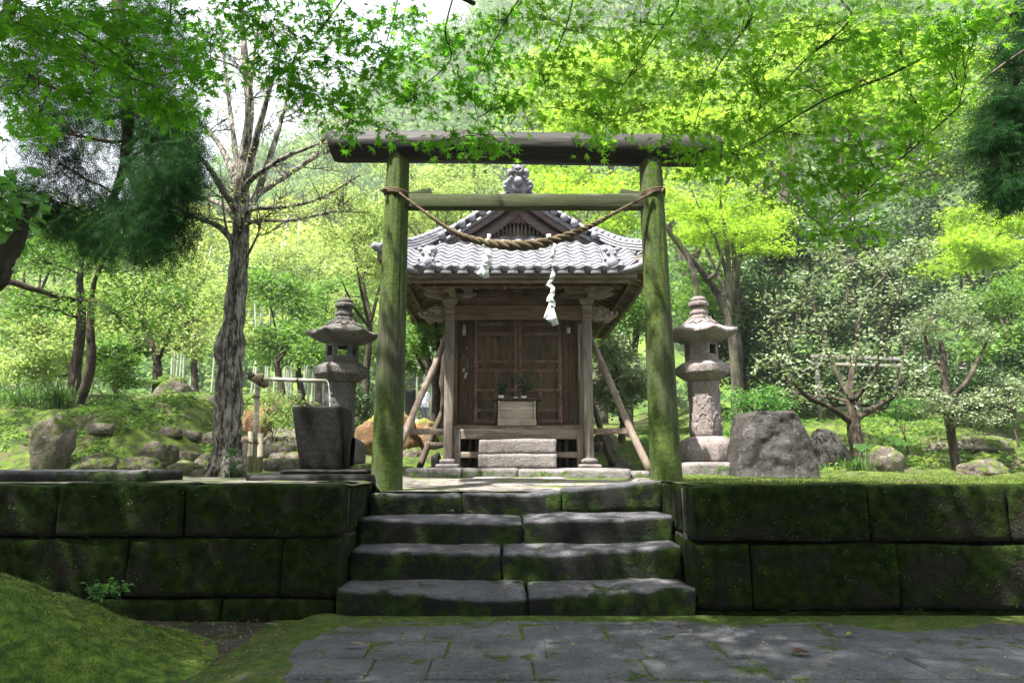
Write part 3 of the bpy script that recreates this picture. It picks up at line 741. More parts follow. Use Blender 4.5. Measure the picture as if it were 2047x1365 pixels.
for s_ in (-1, 1):
    ridge('hip_ridge', [S(s_*1.50, 7.30, 3.20), S(s_*1.2, 7.55, 3.32), S(s_*.90, 7.82, 3.55)], .07, 3, .045)
    ridge('hip_ridge', [S(s_*1.50, 11.8, 3.20), S(s_*1.2, 11.5, 3.36), S(s_*.90, 11.2, 3.58)], .07, 3, .045)
    ridge('descending_ridge', [S(s_*.99, 7.02, zfront(7.02)+.01), S(s_*.985, 7.25, zfront(7.25)+.01), S(s_*.97, 7.5, zfront(7.5)+.01)], .062, 1, .052, pitch=.07)
    # end ornament: big round tile with a scrolled demon face plate behind
    c = S(s_*.99, 6.97, zfront(7.0)+.055); mb = MB(); mb.tube([c+Vector((0, .06, .02)), c, c+Vector((0, -.03, -.004))], [.062, .066, .060], 24)
    e = mb.build('end_tile', T_TILE, roof, smooth=True)
    mb = MB(); pl = [(-.10, -.02), (-.09, .06), (-.055, .10), (-.06, .135), (-.10, .16), (-.085, .20), (-.03, .185), (0, .20), (.03, .185), (.085, .20), (.10, .16), (.06, .135), (.055, .10), (.09, .06), (.10, -.02)]
    mb.prism(pl, c+Vector((0, .035, .01)), (1, 0, 0), (0, .2, 1), (0, .04, 0))
    for sx in (-1, 1):
        for q, (dx, dz, rr_) in enumerate(((.065, .165, .026), (.04, .12, .020), (.075, .05, .018))):
            mb.lathe([(rr_, 0), (rr_, .012), (rr_*.4, .02)], (0, 0, 0), 10)
            vv = mb.v[-1]; vv[:] = np.stack([c.x+sx*dx+vv[:, 0], c.y+.035-vv[:, 2]+dz*.2, c.z+.01+dz+vv[:, 1]], 1)
    mb.build('ridge_ornament', T_TILE, e, bevel=.006)
# gable: verge tiles, bargeboards, lattice, pendant
def zg(x): return zside(abs(x))
mb_ = MB()
for s_ in (-1, 1):
    for k in range(8):                       # round verge tile ends
        x = .07+k*.118; mb = MB(); c = S(s_*x, 7.66, zg(x)+.015)
        mb.tube([c+Vector((0, .2, .0)), c, c+Vector((0, -.02, 0)), c+Vector((0, -.032, 0))], [.040, .044, .040, .022], 14); mb.build('verge_tile', T_TILE, roof, smooth=True)
    xs_ = np.linspace(0, .99, 14)
    for (y0, th, dz, mat, wd, nm) in ((7.70, .03, -.03, T_TILE, .05, 'verge_course'), (7.72, .045, -.07, W_GAB, .085, 'bargeboard_cap'), (7.80, .04, -.16, W_GAB, .15, 'bargeboard')):
        mb = MB(); V = []
        xe = xs_ if nm == 'verge_course' else xs_*.90
        for x in xe:
            z = zg(x)+dz
            V += [S(s_*x, y0, z), S(s_*x, y0+th, z), S(s_*x, y0+th, z-wd), S(s_*x, y0, z-wd)]
        m = len(xs_); mb.add(V, [(0, 1, 2, 3), tuple((m-1)*4+k for k in (3, 2, 1, 0))]+[(i*4+k, (i+1)*4+k, (i+1)*4+(k+1) % 4, i*4+(k+1) % 4) for i in range(m-1) for k in range(4)])
        mb.build(nm, mat, roof)
    # upper course of verge seen from front (tile rows)
    ridge('verge_ridge', [S(s_*.08, 7.80, zg(.08)+.03), S(s_*.5, 7.80, zg(.5)+.03), S(s_*1.0, 7.80, zg(1.0)+.03)], .05, 1, .040, pitch=.095)
zg0 = 3.545
mb = MB(); mb.prism([(-.75, zg0), (.75, zg0), (.0, 4.02)], S(0, 7.93, 0), (1, 0, 0), (0, 0, 1), (0, .03, 0)); mb.build('gable_back', T_DARK, roof)
k = -0.47; mb = MB()
while k < .48:
    top = 3.93-abs(k)*.66
    if top > zg0+.05: mb.b2(CX+k-.010, CX+k+.010, 7.885, 7.91, zg0+.04, min(top, 3.83-abs(k)*.15))
    k += .047
mb.build('gable_lattice', W_GREY, roof)
mb = MB(); mb.b2(CX-.80, CX+.80, 7.86, 7.92, zg0-.055, zg0+.045); mb.build('gable_sill', W_GAB, roof, bevel=.006)
mb = MB(); mb.b2(CX-.86, CX+.86, 7.80, 7.92, zg0-.10, zg0-.055); mb.build('ridge_flashing', T_TILE, roof, bevel=.004)
sc_ = [(0, -.155), (.03, -.12), (.07, -.145), (.11, -.10), (.15, -.115), (.17, -.075), (.215, -.095), (.25, -.055), (.275, -.08), (.30, -.035), (.10, .10), (0, .17)]
mb = MB(); mb.prism([(-x, z) for x, z in sc_[1:-1]][::-1][0:0]+[(x, z) for x, z in sc_]+[(-x, z) for x, z in sc_[1:-1]][::-1], S(0, 7.845, 3.885), (1, 0, 0), (0, 0, 1), (0, .03, 0))
for sx in (-1, 1):
    for (dx, dz, rr_) in ((.05, -.07, .03), (.12, -.06, .024), (.19, -.045, .02), (.06, .0, .028), (.25, -.04, .015)):
        for rs in (1.0, .5):
            mb.lathe([(rr_*rs, 0), (rr_*rs, .014/rs**.5), (rr_*rs*.6, .02/rs**.5)], (0, 0, 0), 12); vv = mb.v[-1]
            vv[:] = np.stack([CX+sx*dx+vv[:, 0], 7.845-vv[:, 2], 3.885+dz+vv[:, 1]], 1)
mb.build('gable_carving', W_GAB, roof)
# ridge-end ornament with round crest
orn = S(0, 7.60, 4.17); OS = .78
pl = [(-.20, -.12), (-.235, -.05), (-.215, .02), (-.16, .05), (-.15, .09), (-.17, .13), (-.15, .19), (-.10, .215), (-.085, .27), (-.03, .30), (0, .29), (.03, .30), (.085, .27), (.10, .215), (.15, .19), (.17, .13), (.15, .09), (.16, .05), (.215, .02), (.235, -.05), (.20, -.12)]
mb = MB(); mb.prism([(a*OS, b*OS) for a, b in pl], orn+Vector((0, .02, 0)), (1, 0, 0), (0, 0, 1), (0, .07, 0))
for sx in (-1, 1):
    for (dx, dz, rr_) in ((.115, .155, .055), (.175, -.02, .045), (.10, .065, .035), (.065, .245, .035), (.19, -.085, .032), (.14, .02, .03)):
        for rs, dp in ((1.0, .02), (.68, .032), (.38, .05)):
            mb.lathe([(rr_*rs, 0), (rr_*rs, dp), (rr_*rs*.7, dp+.008)], (0, 0, 0), 14); vv = mb.v[-1]
            vv[:] = np.stack([orn.x+(sx*dx+vv[:, 0])*OS, orn.y+.02-vv[:, 2]*OS, orn.z+(dz+vv[:, 1])*OS], 1)
ro = mb.build('ridge_ornament', T_TILE, roof, bevel=.004)
mb = MB(); t = np.linspace(0, 2*np.pi, 29); cr = orn+Vector((0, -.035, .155))
V, q = tubes(np.stack([cr.x+.052*np.cos(t), np.full(29, cr.y), cr.z+.052*np.sin(t)], 1)[None], np.full((1, 29), .010), 8); mb.add(V, q)
mb.box(cr, (.105, .016, .016)); mb.box(cr+Vector((0, -.002, 0)), (.016, .018, .105)); mb.lathe([(.05, 0), (.05, .01)], (0, 0, 0), 20); vv = mb.v[-1]; vv[:] = np.stack([cr.x+vv[:, 0], cr.y+.03-vv[:, 2], cr.z+vv[:, 1]], 1)
mb.build('crest', T_TILE, ro, smooth=False)
c = S(0, 7.60, 4.175); mb = MB(); mb.tube([c+Vector((0, .15, 0)), c, c+Vector((0, -.03, 0)), c+Vector((0, -.045, 0))], [.048, .052, .046, .03], 20); mb.build('end_tile', T_TILE, roof, smooth=True)

# eave boards, rafters
mb = MB(); mb.b2(CX-1.13, CX+1.15, 6.98, 7.05, 2.79, 2.865); mb.build('eave_board', W_GREYX, shrine, bevel=.006)
mb = MB(); mb.b2(CX-1.22, CX+1.24, 6.95, 7.0, 2.868, 2.895); mb.build('eave_strip', W_GREYX, shrine, bevel=.004)
for s_ in (-1, 1):
    mb = MB(); mb.beam(S(s_*1.16, 6.98, 2.84), S(s_*1.16, 7.9, 3.25), .04, .15); mb.build('eave_side_board', W_GREYY, shrine, bevel=.004)
    mb = MB(); mb.beam(S(s_*1.0, 7.30, 3.06), S(s_*1.56, 7.30, 3.17), .05, .10, (0, 0, 1)); mb.build('eave_board', W_GREYX, shrine, bevel=.004)
    mb = MB(); mb.beam(S(s_*1.53, 7.27, 3.15), S(s_*1.53, 8.6, 3.045), .05, .08); mb.beam(S(s_*1.53, 8.59, 3.045), S(s_*1.53, 11.88, 3.04), .05, .08); mb.build('side_eave_board', W_GREYY, shrine, bevel=.004)
    mb = MB(); mb.beam(S(s_*1.36, 7.35, 3.07), S(s_*1.36, 11.8, 3.045), .04, .05); mb.build('side_eave_strip', W_BRNX, shrine)
    for k in range(30):
        y = 7.38+k*.152; x0 = .80 if y > 7.95 else max(.80, .8+(3.38-(zfront(y)-.12))/.33*.7)
        if x0 > 1.42: continue
        mb = MB(); mb.beam(S(s_*x0, y, 3.38-(x0-.8)/.7*.33), S(s_*1.50, y, 3.05+.04*max(0, 1-(y-7.3)/1.5)), .045, .055); mb.build('rafter', W_GREYX if k % 3 else W_BRNX, shrine)
    # soffit boards above the rafters
    mb = MB(); V = [S(s_*1.4, 7.36, 3.137), S(s_*1.5, 7.36, 3.09), S(s_*1.5, 11.85, 3.09), S(s_*.78, 11.85, 3.43), S(s_*.78, 7.97, 3.43)]; mb.add(V+[v+Vector((0, 0, .012)) for v in V], [(0, 1, 2, 3, 4), (9, 8, 7, 6, 5)]+[(i, 5+i, 5+(i+1) % 5, (i+1) % 5) for i in range(5)]); mb.build('soffit', W_GREYY, shrine)
    # round tile ends along the side eave
    for k in range(26):
        y = 7.26+k*.18; mb = MB(); zz = zside(HW)+lift(HW, y)+.02; mb.tube([S(s_*(HW-.06), y, zz+.02), S(s_*(HW+.045), y, zz-.01)], .036, 10); mb.build('eave_tile', T_TILE, roof, smooth=True)
for k in range(15):
    x = -1.05+k*.15; mb = MB(); mb.beam(S(x, 7.08, 2.755), S(x, 8.0, 3.09), .036, .045); mb.build('rafter', W_BRN, shrine)
    mb = MB(); mb.b2(CX+x-.015, CX+x+.015, 7.060, 7.070, 2.735, 2.775)
mb = MB(); V = [S(-1.12, 7.06, 2.80), S(1.12, 7.06, 2.80), S(1.12, 8.1, 3.18), S(-1.12, 8.1, 3.18)]; mb.add(V+[v+Vector((0, 0, .012)) for v in V], [(0, 1, 2, 3), (7, 6, 5, 4), (0, 4, 5, 1), (1, 5, 6, 2), (2, 6, 7, 3), (3, 7, 4, 0)]); mb.build('soffit', W_BRNX, shrine)

# front posts, stone pads
FX = .775
for s_ in (-1, 1):
    x = s_*FX; mb = MB(); mb.b2(CX+x-.05, CX+x+.05, SY-.05, SY+.05, .945, 2.72); mb.build('post', W_GREY, shrine, bevel=.010, label=None)
    if s_ < 0:
        mb = MB(); block(mb, CX+x-.085, CX+x+.085, SY-.085, SY+.085, .90, .95, .03, .012, .004); block(mb, CX+x-.125, CX+x+.125, SY-.12, SY+.12, .855, .90, .04, .012, .005, seed=2); mb.build('post_base', M_PALE, shrine, smooth=True)
    else:
        mb = MB(); mb.lathe([(.05, .90), (.085, .905), (.10, .93), (.085, .955), (.05, .965)], S(x, SY, 0), 24); block(mb, CX+x-.125, CX+x+.125, SY-.12, SY+.12, .855, .90, .04, .012, .005, seed=4); mb.build('post_base', M_PALE, shrine, smooth=True)
# rainbow beam, nose carvings
mb = MB(); V = []
xs_ = np.linspace(-.84, .84, 29)
top = [2.66+.012*(1-(x/.84)**2) for x in xs_]; bot = [2.50+.018*(1-(x/.84)**4)-(.0) for x in xs_]
mb.prism([(x, z) for x, z in zip(xs_, bot)]+[(x, z) for x, z in zip(xs_[::-1], top[::-1])], S(0, SY-.045, 0), (1, 0, 0), (0, 0, 1), (0, .09, 0)); rb = mb.build('rainbow_beam', W_BRNX, shrine, bevel=.005)
for s_ in (-1, 1):
    mb = MB()
    t = np.linspace(0, 3.6*np.pi, 50); rr_ = .012+.045*(1-t/t.max()); cxs = .40*s_
    pth = np.stack([CX+cxs+s_*rr_*np.cos(t)*1.3, np.full(50, SY-.046), 2.575+rr_*np.sin(t)], 1)
    tail = np.stack([CX+cxs+s_*np.linspace(.07, .02, 0), [], []], 1) if False else None
    V, q = tubes(pth[None], np.full((1, 50), .006), 6); mb.add(V, q)
    t = np.linspace(0, 1, 20); pth = np.stack([CX+s_*(.46-.30*t), np.full(20, SY-.046), 2.545+.035*np.sin(t*5)+.01*t], 1); V, q = tubes(pth[None], np.linspace(.007, .003, 20)[None], 6); mb.add(V, q)
    mb.build('beam_carving', W_BRNX, rb, smooth=True)
    # elephant-nose end with scrolled tip
    o_ = [(0, -.075), (.06, -.085), (.12, -.075), (.16, -.10), (.215, -.085), (.245, -.045), (.30, -.03), (.325, .01), (.30, .045), (.275, .03), (.29, .005), (.26, -.003), (.215, .03), (.20, .07), (.15, .065), (.12, .10), (.06, .085), (0, .09)]
    mb = MB(); mb.prism([(s_*(.84+x*.92), z) for x, z in (o_ if s_ > 0 else o_[::-1])], S(0, SY-.035, 2.565), (1, 0, 0), (0, 0, 1), (0, .07, 0))
    for (dx, dz, rr_) in ((.07, .02, .04), (.15, -.02, .035), (.21, .01, .026), (.13, .05, .024)):
        for rs, dp in ((1, .010), (.6, .018)):
            mb.lathe([(rr_*rs, 0), (rr_*rs, dp), (rr_*rs*.6, dp+.006)], (0, 0, 0), 12); vv = mb.v[-1]
            vv[:] = np.stack([CX+s_*(.84+dx)+vv[:, 0], SY-.035-vv[:, 2], 2.565+dz+vv[:, 1]], 1)
    mb.build('nose_carving', W_GREYX, rb, bevel=.003)
# lintel panel with carving above the beam
mb = MB(); mb.b2(CX-.72, CX+.72, SY-.01, SY+.02, 2.68, 2.90); mb.build('frieze_panel', W_BRNX, shrine)
mb = MB(); pl = [(-.26, 0), (-.20, .035), (-.13, .03), (-.10, .075), (-.05, .09), (-.03, .125), (.03, .125), (.05, .09), (.10, .075), (.13, .03), (.20, .035), (.26, 0)]
mb.prism(pl, S(0, SY-.045, 2.685), (1, 0, 0), (0, 0, 1), (0, .03, 0))
for (dx, dz, rr_) in ((0, .055, .034), (.10, .035, .024), (-.10, .035, .024), (.17, .02, .017), (-.17, .02, .017)):
    t = np.linspace(0, 2*np.pi, 21); V, q = tubes(np.stack([CX+dx+rr_*np.cos(t), np.full(21, SY-.048), 2.685+dz+rr_*np.sin(t)], 1)[None], np.full((1, 21), .005), 6); mb.add(V, q)
mb.box(S(0, SY-.05, 2.74), (.06, .01, .008)); mb.box(S(0, SY-.051, 2.74), (.008, .01, .06))
mb.box(S(0, SY-.03, 2.845), (.10, .08, .05), taper=1.25)
mb.build('frieze_carving', W_BRNX, shrine, bevel=.002)
mb = MB(); mb.b2(CX-.95, CX+.95, SY-.05, SY+.05, 2.90, 2.97); mb.build('wall_plate', W_BRNX, shrine, bevel=.005)
mb = MB(); mb.b2(CX-1.02, CX+1.02, 7.22, 7.29, 2.795, 2.85); mb.build('purlin', W_BRNX, shrine, bevel=.005)
for s_ in (-1, 1):   # bracket sets on the posts
    x = s_*FX; mb = MB()
    mb.box(S(x, SY, 2.695), (.13, .13, .045), taper=1.35); mb.box(S(x, SY, 2.735), (.175, .17, .04))
    mb.prism([(x-.30, .07), (x-.30, .045), (x-.20, .01), (x-.12, 0), (x+.12, 0), (x+.20, .01), (x+.30, .045), (x+.30, .07)], S(0, SY-.04, 2.745), (1, 0, 0), (0, 0, 1), (0, .08, 0))
    for dx in (-.20, 0, .20): mb.box(S(x+dx, SY, 2.835), (.085, .10, .05), taper=1.3)
    mb.prism([(-.42, .06), (-.42, .03), (-.3, 0), (.0, 0), (.0, .06)], S(x, SY, 2.75), (0, 1, 0), (0, 0, 1), (.07, 0, 0))
    mb.prism([(x-.05-s_*.12, 0), (x+s_*.10, 0), (x+s_*.26, .03), (x+s_*.34, .075), (x+s_*.37, .07), (x+s_*.36, .095), (x-.05-s_*.12, .10)][::s_], S(0, SY-.10, 2.80), (1, 0, 0), (0, 0, 1), (0, .05, 0))
    mb.box(S(x, SY-.3, 2.80), (.08, .08, .05), taper=1.3)
    mb.build('bracket', W_GREYX, shrine, bevel=.004)
    mb = MB(); mb.prism([(x-.055, 0), (x+.055, 0), (x+.055, .16), (x-.055, .16)], S(0, SY-.062, 2.50), (1, 0, 0), (0, 0, 1), (0, .012, 0)); mb.build('post_tenon', W_GREYX, shrine, bevel=.004)

# body
WYD = 8.33
def bodybox(name, x0, x1, y0, y1, z0, z1, mat, bevel=.004, label=None, par=None):
    mb = MB(); mb.b2(CX+x0, CX+x1, y0, y1, z0, z1); return mb.build(name, mat, par or shrine, bevel=bevel, label=label)
for s_ in (-1, 1):
    bodybox('body_post', s_*.79-.055, s_*.79+.055, WYD-.07, WYD+.05, .86, 3.42, W_GREY if s_ > 0 else W_BRN, .008)
    bodybox('side_panel', *sorted((s_*.735, s_*.60)), WYD-.01, WYD+.02, 1.36, 2.74, W_BRN)
    bodybox('door_jamb', *sorted((s_*.60, s_*.535)), WYD-.035, WYD+.02, 1.36, 2.66, W_LAC)
    bodybox('side_wall', *sorted((s_*.79, s_*.76)), WYD+.05, 10.6, .95, 3.42, W_BRN)
    bodybox('body_post', s_*.79-.05, s_*.79+.05, 10.55, 10.65, .86, 3.42, W_BRN)
    mb = MB(); mb.beam(S(s_*.775, SY+.05, 2.60), S(s_*.775, WYD-.07, 2.66), .07, .12); mb.build('link_beam', W_BRN, shrine, bevel=.005)
bodybox('back_wall', -.74, .74, 10.58, 10.62, .95, 3.42, W_BRN)
bodybox('lintel', -.735, .735, WYD-.045, WYD+.03, 2.66, 2.80, W_BRNX)
bodybox('upper_wall', -.735, .735, WYD, WYD+.03, 2.80, 3.42, W_BRNX)
bodybox('ceiling', -.84, .84, WYD-.05, 10.6, 3.42, 3.45, W_BRNX)
# engawa floor
fl = None
for k in range(9):
    x0 = -.80+k*1.6/9; bodybox('floor_board', x0+.002, x0+1.6/9-.002, SY+.06, WYD-.03+2.2*(0), 1.285, 1.315+.002*(k % 2), W_GREYY, .004)
bodybox('door_sill', -.735, .735, WYD-.12, WYD-.02, 1.315, 1.365, W_LAC)
bodybox('floor_beam', -.725, .725, SY+.03, SY+.10, 1.17, 1.283, W_GREYX, .006)
bodybox('floor_rail', -.725, .725, SY+.03, SY+.08, .965, 1.03, W_GREYX, .006)
for s_ in (-1, 1):
    bodybox('floor_post', *sorted((s_*.72, s_*.645)), SY+.02, SY+.11, .86, 1.283, W_GREY, .006)
    for k in range(3): bodybox('floor_strut', *sorted((s_*.775, s_*.735)), SY+.2+k*.25, SY+.26+k*.25, .86, 1.283, W_GREY)
    bodybox('floor_side_beam', *sorted((s_*.80, s_*.75)), SY+.06, WYD, 1.20, 1.283, W_GREYY)
for k in range(15):
    x = -.56+k*.08
    bodybox('underfloor_slat', x-.018, x+.018, WYD-.3, WYD-.28, .86, 1.283, W_BRN, 0)
# doors
dw = .535
for s_ in (-1, 1):
    a_, b_ = (-dw, -.004) if s_ < 0 else (.004, dw); Yd = WYD-.03
    root_d = bodybox('door', a_, b_, Yd, Yd+.03, 1.37, 2.655, W_DOOR, .002)
    z_ = lambda py: P(1023, py, Yd-.01).z
    fr = W_FR
    mbF = MB(); st_ = .046
    mbF.b2(CX+a_+.001, CX+a_+st_, Yd-.022, Yd-.001, 1.371, 2.65); mbF.b2(CX+b_-st_, CX+b_-.001, Yd-.022, Yd-.001, 1.371, 2.65)
    rails = [2.60, 2.475, 2.13, 2.015, 1.775, 1.53, 1.40]
    for zr in rails: mbF.b2(CX+a_+st_, CX+b_-st_, Yd-.020, Yd-.001, zr-.022, zr+.022)
    xm = (a_+b_)/2; mbF.b2(CX+xm-.022, CX+xm+.022, Yd-.018, Yd-.002, 1.552, 1.753); mbF.b2(CX+xm-.022, CX+xm+.022, Yd-.018, Yd-.002, 1.797, 1.993)
    mbF.build('door_frame', fr, root_d, bevel=.003)
    mbS = MB(); n_ = 11 if s_ > 0 else 5
    for k in range(n_):
        w0 = (b_-a_-2*st_)/n_; x0 = a_+st_+k*w0; mbS.b2(CX+x0+.004, CX+x0+w0-.004, Yd-.010, Yd-.001, 2.155, 2.452)
    mbS.build('door_slats', W_DOOR, root_d, bevel=.003)
    mbL = MB(); y1 = Yd-.0245; y0 = Yd-.0285       # red metal fittings
    fq = [0]
    def fit(x0, x1, z0, z1): fq[0] += 1; mbL = MB(); mbL.b2(CX+x0, CX+x1, y0-.0005*(fq[0] % 9), y1, z0, z1); mbL.build('door_fitting', M_FIT, root_d)
    for zr in rails[2:]:
        for xx, w0 in ((a_+.002, .085), (b_-.087, .085), (xm-.06, .12)):
            if zr < 1.6 and xx == xm-.06: continue
            fit(xx, xx+w0, zr-.018, zr+.018)
            mbL.b2(CX+xx+.010 if xx > a_+.01 else CX+xx, CX+xx+w0-.010, y0+.0005, y1, zr-.028, zr+.028) if 0 else None
    for zr in rails[:2]: fit(xm-.06, xm+.06, zr-.020, zr+.020)
    for zr in (2.13, 1.775, 1.47):
        for x0 in (a_+.002, b_-.044): fit(x0, x0+.042, zr-.10, zr+.10)
    fit(xm-.019, xm+.019, 1.90, 1.997); fit(xm-.019, xm+.019, 1.70, 1.757)
    fit(a_+.002 if s_ > 0 else b_-.044, (a_+.044 if s_ > 0 else b_-.002), 2.3, 2.65)
# stickers
def sticker(px0, py0, px1, py1, rot=0, dark=False, strokes=3, Y=WYD-.014):
    a_ = P((px0+px1)/2, (py0+py1)/2, Y); w_s = abs(px1-px0)*MP(Y, py0); h_s = abs(py1-py0)*MP(Y, py0)
    mb = MB(); mb.box(a_, (w_s, .002, h_s), ry=rot)
    o = mb.build('paper_sticker', M_PAPER if not dark else M_STK, shrine)
    if strokes:
        mb = MB(); R_ = Matrix.Rotation(rot, 3, 'Y'); rr_ = random.Random(px0)
        for k in range(strokes):
            cz = h_s*(.5-(k+.5)/strokes)
            for q in range(4):
                hz = rr_.random() < .55; off = Vector((rr_.uniform(-.12, .12)*w_s, -.0016-.0001*q, cz+(q-1.5)*h_s/strokes*.19))
                mb.box(a_+R_@off, (w_s*.62, .0006, h_s*.016) if hz else (w_s*.11, .0006, h_s/strokes*.55), ry=rot)
        mb.build('sticker_writing', M_BLACK, o)
    return o
M_STK = plain('old_paper', (.30, .28, .27), .8, .2)
sticker(925, 648, 931, 670, strokes=3, Y=WYD-.02); sticker(932, 692, 935, 700, dark=True, strokes=0, Y=WYD-.02); sticker(933, 714, 936, 736, dark=True, strokes=3, Y=WYD-.02)
sticker(926, 708, 928, 718, dark=True, strokes=0, Y=WYD-.02); sticker(925, 736, 929, 743, .35, strokes=1, Y=WYD-.02); sticker(929, 744, 933, 756, .3, strokes=2, Y=WYD-.02)
sticker(1133, 654, 1140, 666, .05, strokes=0, Y=WYD-.02); sticker(1154, 668, 1158, 680, dark=True, strokes=1, Y=WYD-.085)
# diagonal prop poles with cross rails (children of shrine)
def pole(a, b, r0, r1, mat, lab):
    mb = MB(); a = Vector(a); b = Vector(b); pts = [a.lerp(b, t)+Vector((.006*math.sin(t*7), 0, .004*math.cos(t*5))) for t in np.linspace(0, 1, 12)]
    mb.tube(pts, list(np.linspace(r0, r1, 12)), 14); mb.build('prop_pole', mat, shrine, smooth=True, label=lab)
pole(P(893, 672, 7.72), P(795, 902, 7.3), .033, .040, W_POLE, None); pole(P(1180, 676, 7.72), P(1302, 948, 7.3), .033, .042, W_POLE, None)
pole(P(893, 800, 9.0), P(838, 935, 8.6), .035, .042, W_DPOLE, 'dark prop pole'); pole(P(1182, 800, 9.0), P(1224, 930, 8.6), .035, .042, W_DPOLE, 'dark prop pole')
for (pa, pb) in (((888, 863, 7.62), (812, 862, 7.45)), ((1184, 862, 7.62), (1258, 861, 7.45)), ((888, 890, 8.8), (850, 888, 8.7)), ((1184, 888, 8.8), (1204, 888, 8.7))):
    mb = MB(); mb.beam(P(*pa), P(*pb), .04, .065); mb.build('prop_rail', W_GREYX, shrine, bevel=.004)

# stone plinth under the shrine
pb = empty('stone_plinth', (CX, 7.16, .74), 'low mossy stone plinth under the front of the shrine', 'plinth')
js = [P(808, 950, 7.16).x, P(923, 950, 7.16).x, P(1036, 950, 7.16).x, P(1262, 950, 7.16).x]
for k in range(3):
    mb = MB(); block(mb, js[k]+.003, js[k+1]-.003, 7.16, 7.75, .70, .855, .045, .014, .007, seed=200+k); mb.build('slab', stone_mat('plinth_stone', (.11, .10, .097), (.20, .185, .18), 4, -.35, .05, 1.0, .9, .8) if k == 0 else bpy.data.materials['plinth_stone'], pb, smooth=True)
mb = MB(); block(mb, js[0]+.1, js[3]-.1, 7.77, 11.0, .70, .85, .15, .014, .008, seed=207); mb.build('slab', bpy.data.materials['plinth_stone'], pb, smooth=True)
mb = MB(); block(mb, P(1264, 945, 7.2).x, P(1300, 945, 7.2).x, 7.20, 7.5, .70, .83, .045, .014, .007, seed=208); mb.build('slab', bpy.data.materials['plinth_stone'], pb, smooth=True)
# stepping stones up to the shrine floor
sy0 = 7.22
for (px0, px1, y0, y1, z0, z1, lab) in ((955, 1114, sy0, 7.75, .86, P(1023, 907, sy0).z, 'lower pale stone step block on the plinth before the shrine doors'), (957, 1113, sy0+.04, 7.62, P(1023, 907, sy0).z+.002, P(1023, 877, sy0+.04).z, 'upper pale stone step block laid on the lower one before the shrine')):
    mb = MB(); block(mb, P(px0, 900, y0).x, P(px1, 900, y0).x, y0, y1, z0, z1, .035, .012, .006, seed=int(px0)); o = mb.build('step_block', M_PALE, origin=(CX, y0, z0), smooth=True); tag(o, lab, 'stone step', 'stone step blocks before the shrine')
# approach slab
mb = MB()
for k in range(3):
    y0, y1 = [(5.64, 6.05), (6.07, 6.55), (6.57, 7.1)][k]; wd = [.55, .5, .46][k]
    block(mb, -wd+.08, wd+.06, y0, y1, .60, [.712, .738, .772][k], .06, .012, .006, seed=220+k)
o = mb.build('approach_slab', M_SLAB2 if 'M_SLAB2' in globals() else M_PALE, origin=(.08, 6, .7), smooth=True); tag(o, 'pale flat approach slabs between the top step and the shrine plinth', 'paving slab')

# offering box
ob = empty('offering_box', tuple(S(0, 7.72, 1.32)), 'pale weathered wooden offering box on the shrine floor before the doors', 'offering box')
OY = 7.70; x0, x1 = P(996, 830, OY).x, P(1071, 830, OY).x; zt, zb = P(1, 801, OY).z, 1.318
mb = MB(); mb.add([(x0, OY-.03, zb), (x1, OY-.03, zb), (x1, OY+.30, zb), (x0, OY+.30, zb), (x0, OY+.01, zt), (x1, OY+.01, zt), (x1, OY+.28, zt), (x0, OY+.28, zt)], [(0, 3, 2, 1), (4, 5, 6, 7), (0, 1, 5, 4), (1, 2, 6, 5), (2, 3, 7, 6), (3, 0, 4, 7)]); mb.build('box', W_PALE, ob, bevel=.004)
zl = P(1, 838, OY).z
mb = MB(); mb.b2(x0-.005, x1+.005, OY-.055, OY-.028, zb+.001, zl); mb.build('kick_board', W_PALE, ob, bevel=.004)
for x in (x0, x1-.02): mb = MB(); mb.beam((x+.01, OY-.042, zl-.01), (x+.01, OY-.004, zt), .018, .018, (0, 1, 0)); mb.build('corner_strip', W_PALE, ob, bevel=.002)
# shelf
sh = empty('offering_shelf', tuple(S(0, 7.66, 1.32)), 'narrow dark wooden shelf standing over the offering box', 'shelf')
SYf = 7.68; zs = P(1, 797, SYf).z
mb = MB(); mb.b2(P(984, 797, SYf).x, P(1083, 797, SYf).x, SYf, SYf+.22, zs-.008, zs+.010); mb.build('board', W_DPOLE, sh, bevel=.003)
for px in (991, 1074): mb = MB(); x = P(px, 830, SYf+.06).x; mb.b2(x-.012, x+.012, SYf+.03, SYf+.05, 1.318, zs-.009); mb.b2(x-.012, x+.012, SYf+.16, SYf+.18, 1.318, zs-.009); mb.build('leg', W_DPOLE, sh)
ML_SAK = leaf_mat('sakaki_leaf', (.02, .055, .015), (.05, .14, .02), .4, .35, .25, .5)
def vase(px, lab, h, seed, hgt, spr):
    c = P(px, 793, SYf+.09); c.z = zs+.0105; o = empty('vase', tuple(c), lab, 'vase'); mb = MB(); mb.lathe([(.024, 0), (.030, .005), (.031, h), (.027, h), (.026, h*.5)], c, 20, cap=True); mb.build('cup', M_WHITE, o, smooth=True)
    r = np.random.default_rng(seed); n = 11; A = np.repeat(np.array([tuple(c+Vector((0, 0, h)))]), n, 0); T = A+np.stack([r.normal(size=n)*spr, r.normal(size=n)*.04, r.uniform(.3, 1, n)*hgt], 1)
    Cc = (A+T)/2+np.array([0, 0, .04]); bp = bez(A, Cc, T, 7); V, q = tubes(bp, np.full((n, 7), .0022), 4); mb = MB(); mb.add(V, q); mb.build('stem', W_DPOLE, o, fix=False)
    k = 11; ii = r.integers(2, 7, (n, k)); pos = bp[np.arange(n)[:, None], ii].reshape(-1, 3)+r.normal(size=(n*k, 3))*.012
    link_mesh('foliage', clump_mesh('foliage', pos, .042, OVAL, .4, .7, (0, -.4, .1), seed=seed), ML_SAK, o)
    return o
vase(1002, 'small white vase of dark green sprigs on the left of the shelf', .035, 1, .13, .06)
